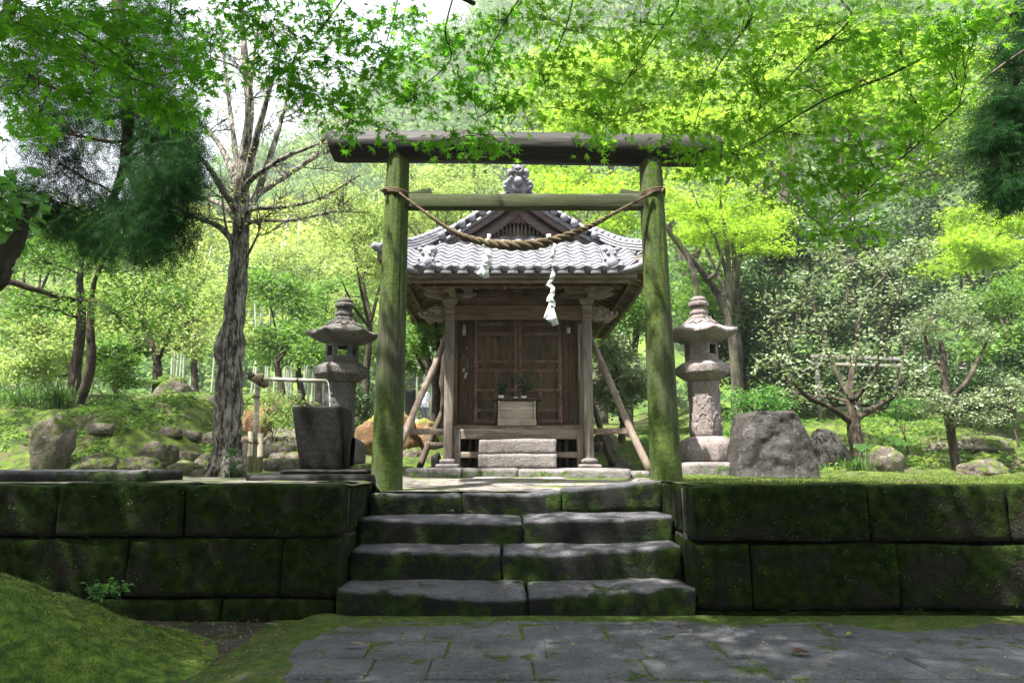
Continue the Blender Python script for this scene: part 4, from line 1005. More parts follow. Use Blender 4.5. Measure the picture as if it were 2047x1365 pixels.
vase(1047, 'white vase of taller leafy green sprigs on the right of the shelf', .028, 2, .26, .07)
c = P(1031, 796, SYf+.09); c.z = zs+.0105; mb = MB(); mb.lathe([(.018, 0), (.022, .003), (.024, .018), (.020, .018)], c, 20); o = mb.build('offering_cup', M_WHITE, origin=tuple(c), smooth=True); tag(o, 'tiny white cup between the two vases on the shelf', 'cup')
# ================================================================ lanterns, basin, rocks, small things
def lantern(o, name, label, rot, tilt, mat):
    L = empty(name, o, label, 'stone lantern', 'matching stone lanterns either side of the shrine'); o = Vector(o)
    def hexl(prof, nm, ph=0, bev=.01, n=6):
        mb = MB(); mb.lathe(prof, o, n, rot+ph); return mb.build(nm, mat, L, bevel=bev)
    def noisy(ob, amp=.004):
        pass
    hexl([(.325, 0), (.33, .02), (.33, .19), (.30, .235), (.235, .27), (.20, .285)], 'pedestal', bev=.02)
    # shaft: hexagonal with slight waist
    hexl([(.185, .285), (.19, .34), (.178, .60), (.178, .84), (.188, .88), (.188, .91)], 'shaft', bev=.012)
    mbp = MB()
    for k in range(6):
        a = rot+math.pi/6+k*math.pi/3; d = Vector((math.cos(a), math.sin(a), 0)); t = Vector((-math.sin(a), math.cos(a), 0)); rr_ = .1665
        pts = [(-.075, 0), (-.078, -.10), (-.05, -.17), (-.018, -.20), (0, -.235), (.018, -.20), (.05, -.17), (.078, -.10), (.075, 0), (.03, .0), (.02, -.07), (0, -.10), (-.02, -.07), (-.03, 0)]
        c2 = o+Vector((0, 0, .83))+d*(.152)
        V = []
        for (x, z) in pts: V += [c2+t*(x*1.05)+Vector((0, 0, z))]
        for i in range(8):
            a1 = c2+t*pts[i][0]*1.05+Vector((0, 0, pts[i][1])); b1 = c2+t*pts[i+1][0]*1.05+Vector((0, 0, pts[i+1][1])); mbp.tube([a1, b1], .0085, 6)
        c3 = o+Vector((0, 0, .36))+d*.156
        up_ = [(-.08, 0), (-.075, .08), (-.04, .15), (0, .19), (.04, .15), (.075, .08), (.08, 0)]
        for i in range(6): mbp.tube([c3+t*up_[i][0]+Vector((0, 0, up_[i][1])), c3+t*up_[i+1][0]+Vector((0, 0, up_[i+1][1]))], .010, 6)
    mbp.build('petal_carving', mat, bpy.data.objects[L.children[-1].name] if False else L, smooth=True)
    hexl([(.17, .91), (.20, .925), (.30, .995), (.31, 1.005), (.31, 1.085), (.295, 1.095), (.225, 1.14), (.20, 1.145)], 'platform', bev=.004)
    # fire box: six corner piers, sill and head, open windows on alternate faces
    R_ = .19; fb = hexl([(R_, 1.145), (R_+.004, 1.18)], 'fire_box', bev=.004)
    for k in range(6):
        a = rot+math.pi/6+k*math.pi/3; d = Vector((math.cos(a), math.sin(a), 0)); t = Vector((-math.sin(a), math.cos(a), 0)); c2 = o+d*(R_*.866-.02); w_ = R_
        mb = MB()
        def fb_box(x0, x1, z0, z1, th=.04, dy=0): mb.box(c2+t*(x0+x1)/2+d*dy+Vector((0, 0, (z0+z1)/2)), (th, abs(x1-x0), z1-z0), rz=a)
        if k % 2 == (0 if rot > .3 else 1) or k in (4,):
            fb_box(-.098, -.052, 1.18, 1.37); fb_box(.052, .098, 1.18, 1.37); fb_box(-.0515, .0515, 1.18, 1.22, .038); fb_box(-.0515, .0515, 1.33, 1.37, .038)
        else:
            fb_box(-.098, .098, 1.18, 1.37); fb_box(-.07, .07, 1.25, 1.39, .04, .004) if 0 else None
        mb.build('wall_panel', mat, fb, bevel=.003)
    # roof: concave hexagon with lifted corners and thick eave
    mb = MB(); n = 72; rings = []
    def hr(a): aa = (a-rot) % (math.pi/3)-math.pi/6; return 1/math.cos(aa)*math.cos(math.pi/6)
    def cor(a): aa = abs((a-rot+math.pi/6) % (math.pi/3)-math.pi/6)/(math.pi/6); return (1-aa)**2
    prof = [(.08, 1.68, 0), (.11, 1.655, 0), (.15, 1.615, 0), (.20, 1.575, .0), (.26, 1.54, .003), (.32, 1.51, .012), (.375, 1.49, .028), (.40, 1.48, .035), (.403, 1.450, .035), (.39, 1.437, .032), (.36, 1.432, .02), (.355, 1.418, .018), (.31, 1.413, .01), (.305, 1.398, .008), (.24, 1.38, 0), (.17, 1.36, 0)]
    V = []
    for r_, z, lf in prof:
        for j in range(n):
            a = j*2*math.pi/n; rv = r_*hr(a)*1.06; nn = .006*fbm((math.cos(a)*r_*6, math.sin(a)*r_*6, z*5), 1, rot*9)
            V.append(o+Vector((rv*math.cos(a), rv*math.sin(a), z+lf*cor(a)+nn)))
    mb.add(V, [(i*n+j, i*n+(j+1) % n, (i+1)*n+(j+1) % n, (i+1)*n+j) for i in range(len(prof)-1) for j in range(n)]+[tuple(range(n)), tuple((len(prof)-1)*n+j for j in range(n))])
    rf = mb.build('roof', mat, L, smooth=False)
    mb = MB()    # lotus-leaf relief and roof ribs
    for k in range(12):
        a = rot+k*math.pi/6; d = Vector((math.cos(a), math.sin(a), 0)); t = Vector((-math.sin(a), math.cos(a), 0))
        q = [(-.04, .13, 1.638), (-.035, .19, 1.588), (0, .225, 1.565), (.035, .19, 1.588), (.04, .13, 1.638)]
        mb.tube([o+t*x+d*rr_+Vector((0, 0, z)) for x, rr_, z in q], .007, 6)
    mb.build('roof_relief', mat, rf, smooth=True)
    hexl([(.14, 1.62), (.14, 1.665), (.105, 1.672), (.10, 1.70), (.112, 1.705), (.105, 1.745), (.08, 1.755)], 'finial_base', bev=.006)
    mb = MB(); mb.lathe([(.07, 1.745), (.085, 1.76), (.09, 1.775), (.075, 1.785), (.07, 1.795)], o, 28); mb.lathe([(.09, 1.795), (.115, 1.80), (.118, 1.835), (.10, 1.85), (.085, 1.852)], o, 8, rot); mb.lathe([(.085, 1.852), (.092, 1.87), (.085, 1.895), (.06, 1.912), (.02, 1.92)], o, 28)
    mb.build('finial', mat, L, bevel=.004)
    L.rotation_euler = tilt
    return L
LY = 7.85
o1 = P(672, 926, LY); o2 = P(1415, 923, LY)
lantern(o1, 'stone_lantern', 'grey stone lantern behind the dark water basin, left of the torii gate', .25, (0, .012, 0), M_LANT2)
lantern(o2, 'stone_lantern', 'pinkish stone lantern on a square mossy slab, right of the torii gate', .62, (0, -.012, 0), M_LANT)
mb = MB(); block(mb, o1.x-.36, o1.x+.40, LY-.33, LY+.40, o1.z-.14, o1.z-.002, .06, .02, .01, seed=300); o = mb.build('footing_slab', M_ROCKM, origin=(o1.x, LY, o1.z-.14), smooth=True); tag(o, 'low mossy footing slab under the left stone lantern', 'slab')
mb = MB(); block(mb, o2.x-.37, o2.x+.34, LY-.36, LY+.40, o2.z-.20, o2.z-.002, .05, .018, .008, seed=301); o = mb.build('footing_slab', bpy.data.materials['plinth_stone'], origin=(o2.x, LY, o2.z-.2), smooth=True); tag(o, 'square mossy slab under the right stone lantern', 'slab')

# water basin
BYY = 5.5
fa = [P(583, 812, BYY), P(681, 812, BYY), P(680, 937, BYY), P(597, 937, BYY)]
dep = .42; zt, zb = fa[0].z, fa[2].z; xl_, xr_ = fa[0].x, fa[1].x
bas = empty('water_basin', ((xl_+xr_)/2, BYY+.2, zb), 'black wet tapered stone water basin fed by a bamboo spout', 'water basin')
def ring4(x0, x1, y0, y1, z, n=8, nzs=.003, sd=0):
    pts = []
    for (a, b) in (((x0, y0), (x1, y0)), ((x1, y0), (x1, y1)), ((x1, y1), (x0, y1)), ((x0, y1), (x0, y0))):
        for k in range(n):
            t = k/n; x = a[0]*(1-t)+b[0]*t; y = a[1]*(1-t)+b[1]*t
            e = nzs*Vector(noise.noise_vector(Vector((x*7, y*7, z*7+sd)))); pts.append((x+e.x, y+e.y, z+e.z*.5))
    return pts
V = []; xlb, xrb = fa[3].x, fa[2].x; lv = 14; n4 = 32
for k in range(lv):
    t = k/(lv-1); V += ring4(xlb+(xl_-xlb)*t, xrb+(xr_-xrb)*t, BYY+.03*(1-t), BYY+dep-.03*(1-t), zb+(zt-zb)*t)
V += ring4(xl_+.045, xr_-.045, BYY+.045, BYY+dep-.045, zt); V += ring4(xl_+.06, xr_-.06, BYY+.06, BYY+dep-.06, zt-.05)
m = lv+2; mb = MB(); mb.add(V, [(i*n4+j, i*n4+(j+1) % n4, (i+1)*n4+(j+1) % n4, (i+1)*n4+j) for i in range(m-1) for j in range(n4)]+[tuple(range(n4))[::-1]])
mb.build('body', M_DARK, bas, smooth=False, fix=False, bevel=.006)
t_ = NT('water'); M_WATER = t_.done(t_.bsdf((.02, .025, .02), .03, None, .6)); 
mb = MB(); mb.b2(xl_+.05, xr_-.05, BYY+.05, BYY+dep-.05, zt-.045, zt-.02); mb.build('water_surface', M_WATER, bas)
mb = MB(); y0, y1 = BYY+.17, BYY+.28; zz0, zz1 = zb+.02, zb+.26   # arched slot, its shaded inside painted as a black plate on the side
arc = [(y0, zz0), (y1, zz0)]+[((y0+y1)/2+.055*math.cos(a), zz1-.05+.05*math.sin(a)) for a in np.linspace(0, math.pi, 9)]
mb.prism(arc, (xrb+.0, 0, 0), (0, 1, 0), (.035, 0, 1), (.004+.006, 0, 0)); mb.build('side_slot', plain('slot_shade', (.003, .003, .003), .95, 0), bas)
mb = MB(); mb.tube([(xr_-.006, BYY+.15, zb+.3), (xr_-.03, BYY+.15, zb+.0)], .012, 8); mb.tube([(xr_-.008, BYY+.07, zt-.02), (xrb+.008, BYY+.09, zb)], .015, 8); mb.build('side_rib', M_DARK, bas, smooth=True)
# plinth slabs
mb = MB(); block(mb, P(490, 950, 5.25).x, P(741, 950, 5.25).x, 5.25, 6.1, .70, P(600, 947, 5.25).z, .05, .018, .006, seed=310); o = mb.build('basin_plinth', M_DARK, origin=(-1.6, 5.25, .7), smooth=True); tag(o, 'wide dark wet slab carrying the water basin', 'slab')
mb = MB(); block(mb, P(562, 940, 5.4).x, P(738, 940, 5.4).x, 5.38, 6.05, P(600, 948, 5.25).z, zb-.002, .04, .012, .005, seed=311); o = mb.build('basin_footing', M_DARK, origin=(-1.4, 5.4, zb-.03), smooth=True); tag(o, 'thin dark slab directly under the water basin, on the wide slab', 'slab')
o = None
# bamboo spout
SPY = 5.62
def bam(mb, a, b, r_, nodes=(.3, .6), n=14):
    a = Vector(a); b = Vector(b); ts = [0, 1]; rs = {0: r_, 1: r_}
    for nd in nodes:
        for dt, k in ((-.015, 1), (-.004, 1.10), (.004, 1.10), (.015, 1)): ts.append(nd+dt); rs[nd+dt] = r_*k
    ts = sorted(ts); mb.tube([a.lerp(b, t) for t in ts], [rs[t] for t in ts], n)
sp = empty('bamboo_spout', tuple(P(505, 945, SPY)), 'pale bamboo spout on an upright pole pouring water into the basin', 'bamboo spout')
mb = MB(); bam(mb, P(520, 757, SPY), P(652, 762, SPY), .017, (.25, .64)); mb.build('spout_pipe', W_BAM, sp, smooth=True)
mb = MB(); bam(mb, P(515, 775, SPY+.02), P(508, 944, SPY+.02), .021, (.45, .8)); mb.build('upright', W_BAM, sp, smooth=True)
mb = MB(); mb.tube([P(503, 752, SPY-.07), P(512, 756, SPY-.03), P(530, 768, SPY+.12)], [.038, .040, .036], 18); mb.build('joint_log', wood_mat('cut_log', (.20, .155, .11), (.34, .28, .21), 1, 8), sp)
mb = MB(); c = P(503, 752, SPY-.07); mb.tube([c+Vector((.001, -.002, 0)), c+Vector((-.001, -.008, -.001))], .034, 16); mb.build('log_end', M_BLACK, sp)
mb = MB(); mb.tube([P(484, 878, SPY-.05), P(520, 883, SPY+.05)], .025, 16); mb.build('cross_log', bpy.data.materials['cut_log'], sp)
for (px0, px1, pt, pbm) in ((502, 499, 862, 944), (521, 519, 866, 944)):
    mb = MB(); bam(mb, P(px0, pt, SPY-.02), P(px1, pbm, SPY-.02), .023, (.6,)); mb.build('stake', W_BAMD, sp, smooth=True)
mb = MB()
for (px, py, rr_) in ((513, 792, .024), (512, 795, .025), (521, 763, .030), (526, 757, .022), (505, 884, .045), (513, 879, .042), (519, 885, .042), (595, 761, .0185)):
    c = P(px, py, SPY); t = np.linspace(0, 2*np.pi*1.1, 22); horiz = py < 770
    pth = np.stack([c.x+rr_*np.cos(t)*(.15 if horiz else 1), c.y+rr_*np.sin(t), c.z+(rr_*np.cos(t) if horiz else .006*np.sin(t*2))], 1); V, q = tubes(pth[None], np.full((1, 22), .0038), 6); mb.add(V, q)
c = P(503, 795, SPY-.03); mb.tube([c+Vector((.02, 0, .01)), c, c+Vector((-.035, 0, -.025))], .004, 6)
mb.build('cord_lashing', M_BLACK, sp, smooth=True, fix=False)
t_ = NT('falling_water'); g_ = t_.n('BsdfGlass', {'Color': (1, 1, 1), 'Roughness': .05, 'IOR': 1.33}).outputs[0]; d_ = t_.bsdf((.8, .85, .88), .1, None, .8); M_FALL = t_.done(t_.n('MixShader', {0: .55, 1: g_, 2: d_}).outputs[0])
mb = MB(); a = P(652, 762, SPY); e = P(660, 812, SPY-.0); t = np.linspace(0, 1, 24); pth = np.stack([a.x+(e.x-a.x)*np.minimum(1, t**.5*1.02), np.full(24, SPY), a.z+.004+(zt-.03-a.z)*t**1.4], 1)
mb.tube(pth, list(.0035+.0012*np.sin(t*30)+.001*t), 8); o = mb.build('water_stream', M_FALL, origin=tuple(a), smooth=True); tag(o, 'thin stream of water falling from the bamboo spout into the basin', 'water')

# rocks ------------------------------------------------------------
def rock(label, c, size, seed, mat, cat='rock', group=None, sub=4, flat=.5, rough=1.0, name='rock', rz=0, top=None):
    bm = bmesh.new(); bmesh.ops.create_icosphere(bm, subdivisions=sub, radius=1.0)
    for v in bm.verts:
        p = v.co.copy(); n1 = noise.fractal(p*1.1+Vector((seed*5.3, seed, 0)), 1, 2, 4)*.30*rough
        cell = noise.cell(p*1.6+Vector((seed, 0, 0)))*.10*rough
        fine = noise.fractal(p*4.5+Vector((seed, 3, 0)), .8, 2, 4)*.07*rough
        q = p*(1+n1+cell*.5+fine)
        q.x = math.copysign(abs(q.x)**(1-.35*flat), q.x); q.y = math.copysign(abs(q.y)**(1-.35*flat), q.y); q.z = math.copysign(abs(q.z)**(1-.2*flat), q.z)
        q.z = max(q.z, -.62); v.co = Vector((q.x*size[0]/2, q.y*size[1]/2, (q.z+.5)*size[2]/1.45))
        if top: top(v.co)
    me = bpy.data.meshes.new(name); bm.to_mesh(me); bm.free(); me.polygons.foreach_set('use_smooth', [True]*len(me.polygons)); me.materials.append(mat)
    o = bpy.data.objects.new(name, me); COL.objects.link(o); o.location = c; o.rotation_euler = (0, 0, rz); ORG[o.name] = Vector(c)
    return tag(o, label, cat, group)
# big trapezoid boulder, right
c = P(1555, 955, 7.1); bw, bh = 176*MP(7.1, 900), P(1555, 815, 7.1).z-c.z
mb = MB(); idx = {}; nx, ny, nzz = 40, 22, 34
def bpos(u, v, w):
    # u,v in -1..1, w 0..1
    xl = -bw*.5+ (bw*.16)*w**1.2+(.035*bw if w > .9 else 0)*(w-.9)*10+.07; xr = bw*.5-bw*.20*w**1.7+.06
    x = (xl+xr)/2+u*(xr-xl)/2; y = .33*v*(1-.32*w)+.04*w; z = bh*w
    p = Vector((x, y, z)); f = min(1, w*6)*0+1
    e = noise.fractal(p*3.2+Vector((2, 0, 0)), .9, 2, 6)*(.040+.022*math.exp(-(x/.17)**2))
    e2 = noise.noise(Vector((x*2.2+z*.8, 1.7, z*1.3)))*.06
    k = -1 if v < 0 else 1
    if abs(v) > .7: p.y += k*(e+e2)*(1 if w < .97 else .4)
    if abs(u) > .7: p.x += (1 if u > 0 else -1)*(noise.fractal(p*3.5+Vector((9, 4, 0)), 1, 2, 4)*.022)
    p.z += (.010*noise.noise(p*6) if w > .95 else 0)-(.05*max(0, abs(u)-.8)*5*.4 if w > .95 else 0)
    return c+Vector((0, .33, -.02))+p
def sphc(u, v):   # superellipse cross-section
    m_ = max(abs(u), abs(v), 1e-6); l_ = (abs(u)**5+abs(v)**5)**(1/5); return u*m_/l_, v*m_/l_
ringsV = []; per = [(-1+2*i/nx, -1) for i in range(nx)]+[(1, -1+2*i/ny) for i in range(ny)]+[(1-2*i/nx, 1) for i in range(nx)]+[(-1, 1-2*i/ny) for i in range(ny)]
NPp = len(per)
for w in list(np.linspace(0, 1, nzz)): ringsV += [bpos(*sphc(a_, b_), w) for a_, b_ in per]
for s_ in (.85, .6, .3): ringsV += [bpos(sphc(a_, b_)[0]*s_, sphc(a_, b_)[1]*s_, 1.0) for a_, b_ in per]
m = nzz+3; mb.add(ringsV, [(i*NPp+j, i*NPp+(j+1) % NPp, (i+1)*NPp+(j+1) % NPp, (i+1)*NPp+j) for i in range(m-1) for j in range(NPp)]+[tuple((m-1)*NPp+j for j in range(NPp))])
o = mb.build('boulder', M_BOULD, origin=tuple(c), smooth=True); tag(o, 'big rough grey flat-topped boulder standing right of the right lantern', 'boulder')
# other rocks: (px,py base, Y, wpx, hpx, label, mat)
RK = [(1668, 920, 8.4, 92, 60, 'smooth rounded brown boulder behind the big flat-topped boulder', M_BOULD), (1790, 938, 8.0, 80, 42, 'small pinkish mossy rock at the foot of the camellia tree', M_ROCKM),
      (1990, 938, 7.9, 100, 26, 'low mossy rock at the right edge of the terrace', M_ROCKM), (1935, 900, 9.6, 220, 28, 'long dark mossy rock ledge on the right slope', M_ROCKM),
      (75, 918, 7.4, 95, 88, 'tall reddish lichen-spotted boulder at the far left', M_ROCKM), (175, 932, 6.9, 110, 34, 'broad flat sunlit rock in front of the left moss bank', M_ROCKM),
      (240, 925, 7.3, 100, 26, 'low flat pale rock beside the left garden path', M_ROCKM), (298, 905, 7.9, 78, 34, 'rounded pale rock on the left garden path', M_ROCKM), (268, 932, 7.0, 110, 30, 'flat mossy rock left of the old tree', M_ROCKM),
      (355, 918, 7.5, 62, 22, 'small flat mossy stone left of the old tree roots', M_ROCKM), (352, 940, 6.6, 96, 20, 'flat low stone near the front edge, left of the old tree', M_ROCKM), (400, 898, 8.2, 50, 24, 'small grey stone behind the old tree, on its left', M_ROCKM),
      (410, 880, 9.0, 44, 20, 'small brown stone on the path left of the old tree', M_ROCKM), (390, 905, 7.9, 40, 18, 'flat grey pebble-like stone beside the old tree', M_ROCKM), (415, 838, 10.5, 56, 42, 'brown boulder on the bank left of the old tree', M_BOULD),
      (335, 805, 11.0, 84, 42, 'dark mossy boulder under the short reddish tree', M_ROCKM), (770, 892, 9.6, 130, 68, 'large orange-brown boulder between the left lantern and the shrine', M_ROCKO),
      (845, 895, 9.9, 70, 50, 'orange mossy boulder just left of the shrine', M_ROCKO), (485, 905, 8.6, 60, 50, 'brown boulder behind the bamboo stakes', M_ROCKM), (500, 870, 10.2, 60, 55, 'orange-brown boulder right of the old tree trunk', M_ROCKO),
      (868, 934, 8.4, 22, 26, 'small dark stone beside the left shrine post', M_DARK), (1245, 935, 8.6, 46, 22, 'green mossy stone right of the shrine beside the prop pole', M_ROCKM), (1215, 905, 9.6, 60, 40, 'dark mossy boulder behind the right prop pole', M_ROCKM),
      (822, 920, 9.3, 50, 24, 'low mossy stone left of the shrine floor', M_ROCKM), (440, 943, 6.1, 40, 12, 'little flat stone among the old tree roots', M_ROCKM), (120, 900, 8.2, 60, 30, 'low mossy stone at the foot of the left bank', M_ROCKM),
      (1570, 905, 9.2, 40, 40, 'dark rock half hidden behind the big flat-topped boulder', M_ROCKM)]
for i, (px, py, Y, wp, hp, lab, mt) in enumerate(RK):
    c = P(px, py, Y); mp = MP(Y, py); rock(lab, (c.x, Y+.2, min(c.z, H(c.x, Y+.2)+.03)-.04), (wp*mp*.86, wp*mp*.7, hp*mp*1.12+.03), i+3, mt, rz=i*1.3*0)
# stacked path stones between trunk and basin, each a flat stone
i = 0
for row, (py, Y) in enumerate(((934, 6.9), (921, 7.4), (908, 8.0), (899, 8.6), (890, 9.2), (880, 9.9), (871, 10.6))):
    for k in range(3):
        px = 538+k*32+(row % 2)*12-row*1.0; c = P(px, py, Y); mp = MP(Y, py)
        rock('%s flat mossy stone of the rough path behind the basin, %s row from the front' % (['left', 'middle', 'right'][k], ['first', 'second', 'third', 'fourth', 'fifth', 'sixth', 'seventh'][row]), (c.x, Y+.15, c.z-.03), (40*mp, 34*mp, 17*mp+.03), 60+i, M_ROCKM, 'path stone', 'stacked stones of the rough path behind the basin', sub=3, flat=1); i += 1
i = 0
for (px, py, Y, wp) in ((30, 938, 6.6, 90), (110, 940, 6.5, 60), (190, 905, 8.2, 50), (215, 915, 7.6, 60), (325, 925, 7.2, 50), (385, 932, 6.8, 50), (330, 890, 8.6, 46), (375, 882, 8.9, 40), (360, 898, 8.3, 50), (415, 920, 7.2, 34), (300, 940, 6.6, 60), (395, 945, 6.3, 44)):
    c = P(px, py, Y); mp = MP(Y, py)
    wh = ['at the far left edge', 'second from the far left edge', 'against the left bank', 'below the left bank', 'in the middle of the left path', 'nearest the old tree in the front row', 'far back on the left path', 'farthest back near the old tree', 'far back right of the pale rock', 'tucked beside the old tree roots', 'in front of the flat mossy rock', 'in front of the old tree roots'][i]
    rock('low flat garden stone '+wh, (c.x, Y+.1, H(c.x, Y+.1)-.03), (wp*mp, wp*mp*.7, 14*mp+.04), 90+i, M_ROCKM, 'stone', 'low flat stones in the left garden', sub=3, flat=1); i += 1
# kerb slab at the left on the terrace edge
mb = MB(); block(mb, -4.7, P(290, 950, 5.0).x, 5.0, 5.6, .76, P(200, 941, 5.0).z, .07, .012, .008, seed=320); o = mb.build('kerb_slab', M_STEP, origin=(-3.5, 5, .76), smooth=True); tag(o, 'long low grey kerb slab on the terrace left of the old tree', 'slab')

# fallen leaves ------------------------------------------------------
M_LBR = leaf_mat('brown_leaf', (.10, .03, .012), (.15, .05, .02), .3, .5, .15, .4); M_LYE = leaf_mat('yellow_leaf', (.45, .46, .06), (.4, .45, .05), .2, .5, .2, .3); M_LTA = leaf_mat('tan_leaf', (.42, .28, .17), (.4, .3, .2), .2, .6, .15, .3)
FL = [(1600, 1311, 0, 38, .7, M_LBR, 'shiny red-brown fallen leaf on the paving at the lower right'), (1567, 1228, 0, 30, .6, M_LYE, 'yellow-green fallen leaf by the foot of the right wall'), (1700, 1273, 0, 22, .6, M_LYE, 'small yellow fallen leaf on the paving, farthest right'),
      (711, 1295, 0, 42, .35, M_LTA, 'long curled tan leaf on the paving at the lower left'), (408, 1291, .06, 20, .8, M_LBR, 'dark red curled leaf on the edge of the moss mound'), (538, 1253, 0, 22, .5, M_LTA, 'small brown leaf on the bare soil right of the mound'),
      (1980, 1215, 0, 28, .7, M_LBR, 'reddish fallen leaf at the foot of the wall, far right'), (937, 1027, .56, 20, .5, M_LTA, 'pinkish tan leaf on the second step from the top'), (902, 1024, .56, 12, .5, M_LTA, 'tiny tan leaf beside the leaf on the second step from the top'),
      (928, 1093, .375, 22, .35, M_LTA, 'thin tan leaf on the third step from the top'), (905, 1171, .13, 12, .5, M_LTA, 'small orange-tan leaf on the lowest step'), (757, 1246, 0, 18, .5, M_LTA, 'cream leaf on the soil left of the lowest step'),
      (1535, 1244, 0, 10, .6, M_LTA, 'tiny pale leaf on the paving right of the stairs'), (1352, 1253, 0, 16, .4, M_LTA, 'narrow pale leaf on the paving below the right end of the stairs'), (822, 1328, 0, 10, .6, M_LTA, 'tiny tan leaf in the lower middle of the paving'),
      (1663, 1257, 0, 12, .5, M_LTA, 'pale leaf between the two yellow leaves'), (1145, 1293, 0, 9, .7, M_LYE, 'tiny yellow petal in the middle of the paving'), (905, 1310, 0, 12, .4, M_LTA, 'small tan leaf left of the middle of the paving')]
for k, (px, py, z, wp, asp, mt, lab) in enumerate(FL):
    x, y = G(px, py, z); mp = MP(y, py); L = wp*mp; r_ = random.Random(k); n = 8; V = []; Fc = []
    a = r_.uniform(-.5, .5)+(0 if k % 2 else 3.14)
    zc = z+.010 if z else .014
    for i in range(n+1):
        t = i/n; w = math.sin(math.pi*min(1, t*.93+.05))**.8*asp*.5*L*(1-.3*t); cx = (t-.5)*L; cz = .10*L*math.sin(t*3)+.05*L*r_.uniform(-1, 1)*.3
        for s_, lz in ((-1, .35), (0, 0), (1, .25)): V.append((x+cx*math.cos(a)-s_*w*math.sin(a), y+cx*math.sin(a)+s_*w*math.cos(a), zc+cz+abs(s_)*lz*w))
    for i in range(n):
        for q in range(2): Fc.append((i*3+q, i*3+q+1, i*3+q+4, i*3+q+3))
    m0 = len(V); V += [(v[0], v[1], v[2]-.0008) for v in V]; Fc += [tuple(m0+i for i in f[::-1]) for f in Fc]
    mb = MB(); mb.add(V, Fc); mb.tube([V[n*3+1], (V[n*3+1][0]+.25*L*math.cos(a), V[n*3+1][1]+.25*L*math.sin(a), V[n*3+1][2]+.004)], .0012, 5)
    o = mb.build('fallen_leaf', mt, origin=(x, y, z), smooth=True, fix=False); tag(o, lab, 'fallen leaf', 'fallen leaves on the steps and paving')
# fine litter and pebbles on the ground (uncountable)
r = np.random.default_rng(8); pts = []
for _ in range(2600):
    x, y = r.uniform(-1.6, 5), r.uniform(1.8, 4.36); pts.append((x, y, .004))
for _ in range(1500):
    x, y = r.uniform(-2.6, -1.0), r.uniform(3.4, 4.36); pts.append((x, y, max(-.02, moundz(x, y))+.004))
me = clump_mesh('litter', np.array(pts), .013, CARD, 1.5, .3, sizevar=.7, droop=0, seed=2); o = link_mesh('leaf_litter', me, leaf_mat('litter', (.10, .07, .04), (.1, .08, .05), .5, .8, .05, .2, (.34, .27, .18))); tag(o, 'fine dry leaf litter scattered over the paving and soil', 'litter', kind='stuff')
# ================================================================ vegetation
B_OLD = bark_mat('old_grey_bark', (.030, .025, .021), (.42, .38, .34), 26, lich=(.40, .38, .35), bump=1.0)
B_DRK = bark_mat('dark_bark', (.035, .028, .022), (.08, .065, .05), 12, moss=((.06, .09, .02), .62))
B_BRN = bark_mat('brown_bark', (.040, .032, .024), (.10, .082, .060), 12, moss=((.08, .11, .03), .60))
B_MAP = bark_mat('maple_bark', (.05, .045, .035), (.13, .115, .085), 10, moss=((.08, .11, .03), .52))
B_RED = bark_mat('conifer_bark', (.055, .03, .025), (.11, .06, .05), 12)
L_NEAR = leaf_mat('near_maple_leaf', (.055, .18, .016), (.26, .66, .04), .45, .5, .60, .25, (.07, .24, .015))
L_NEARY = leaf_mat('near_maple_leaf_bright', (.075, .20, .016), (.36, .74, .05), .40, .5, .62, .25, (.13, .32, .02))
L_BRI = leaf_mat('bright_maple_leaf', (.12, .22, .02), (.38, .60, .04), .35, .5, .5, .3, (.28, .42, .05))
L_MID = leaf_mat('mid_green_leaf', (.05, .115, .018), (.17, .35, .045), .4, .5, .42, .35, (.15, .27, .05))
L_LIM = leaf_mat('pale_green_leaf', (.17, .24, .08), (.38, .50, .12), .4, .5, .45, .3, (.30, .42, .12))
L_DRK = leaf_mat('dark_evergreen_leaf', (.012, .034, .008), (.03, .08, .012), .4, .4, .25, .5, (.05, .11, .025))
L_CAM = leaf_mat('glossy_camellia_leaf', (.13, .18, .09), (.28, .38, .13), .4, .50, .30, .5, (.30, .37, .22))
L_CON = leaf_mat('conifer_needle', (.012, .045, .014), (.03, .10, .02), .4, .8, .25, .08, (.03, .10, .025))
L_BIG = leaf_mat('broad_leaf', (.05, .13, .02), (.16, .42, .06), .3, .4, .45, .5, (.12, .30, .06))
L_GRS = leaf_mat('grass_blade', (.035, .085, .02), (.10, .22, .03), .4, .5, .35, .4, (.09, .17, .04))

def pd(px, py, Y, rx, ry, w=1, rd=None):
    m = MP(Y, py); return (P(px, py, Y), (rx*m, rd if rd else (rx+ry)/2*m, ry*m), w)
def T(*pts):   # trunk polyline from (px,py,Y,r)
    return [(*P(a, b, c), r_) for a, b, c, r_ in pts]
def fill(x0, x1, y0, y1, Y0, Y1, n, rx, ry, seed, w=1, excl=None):
    r = random.Random(seed); out = []
    while len(out) < n:
        px, py = r.uniform(x0, x1), r.uniform(y0, y1)
        if excl and excl(px, py): continue
        out.append(pd(px, py, r.uniform(Y0, Y1), rx*r.uniform(.7, 1.3), ry*r.uniform(.7, 1.3), w))
    return out
def gb(px, py, Y):   # root a trunk in the ground at that distance
    p = P(px, py, Y); p.z = min(p.z, H(p.x, Y))-.05; return p

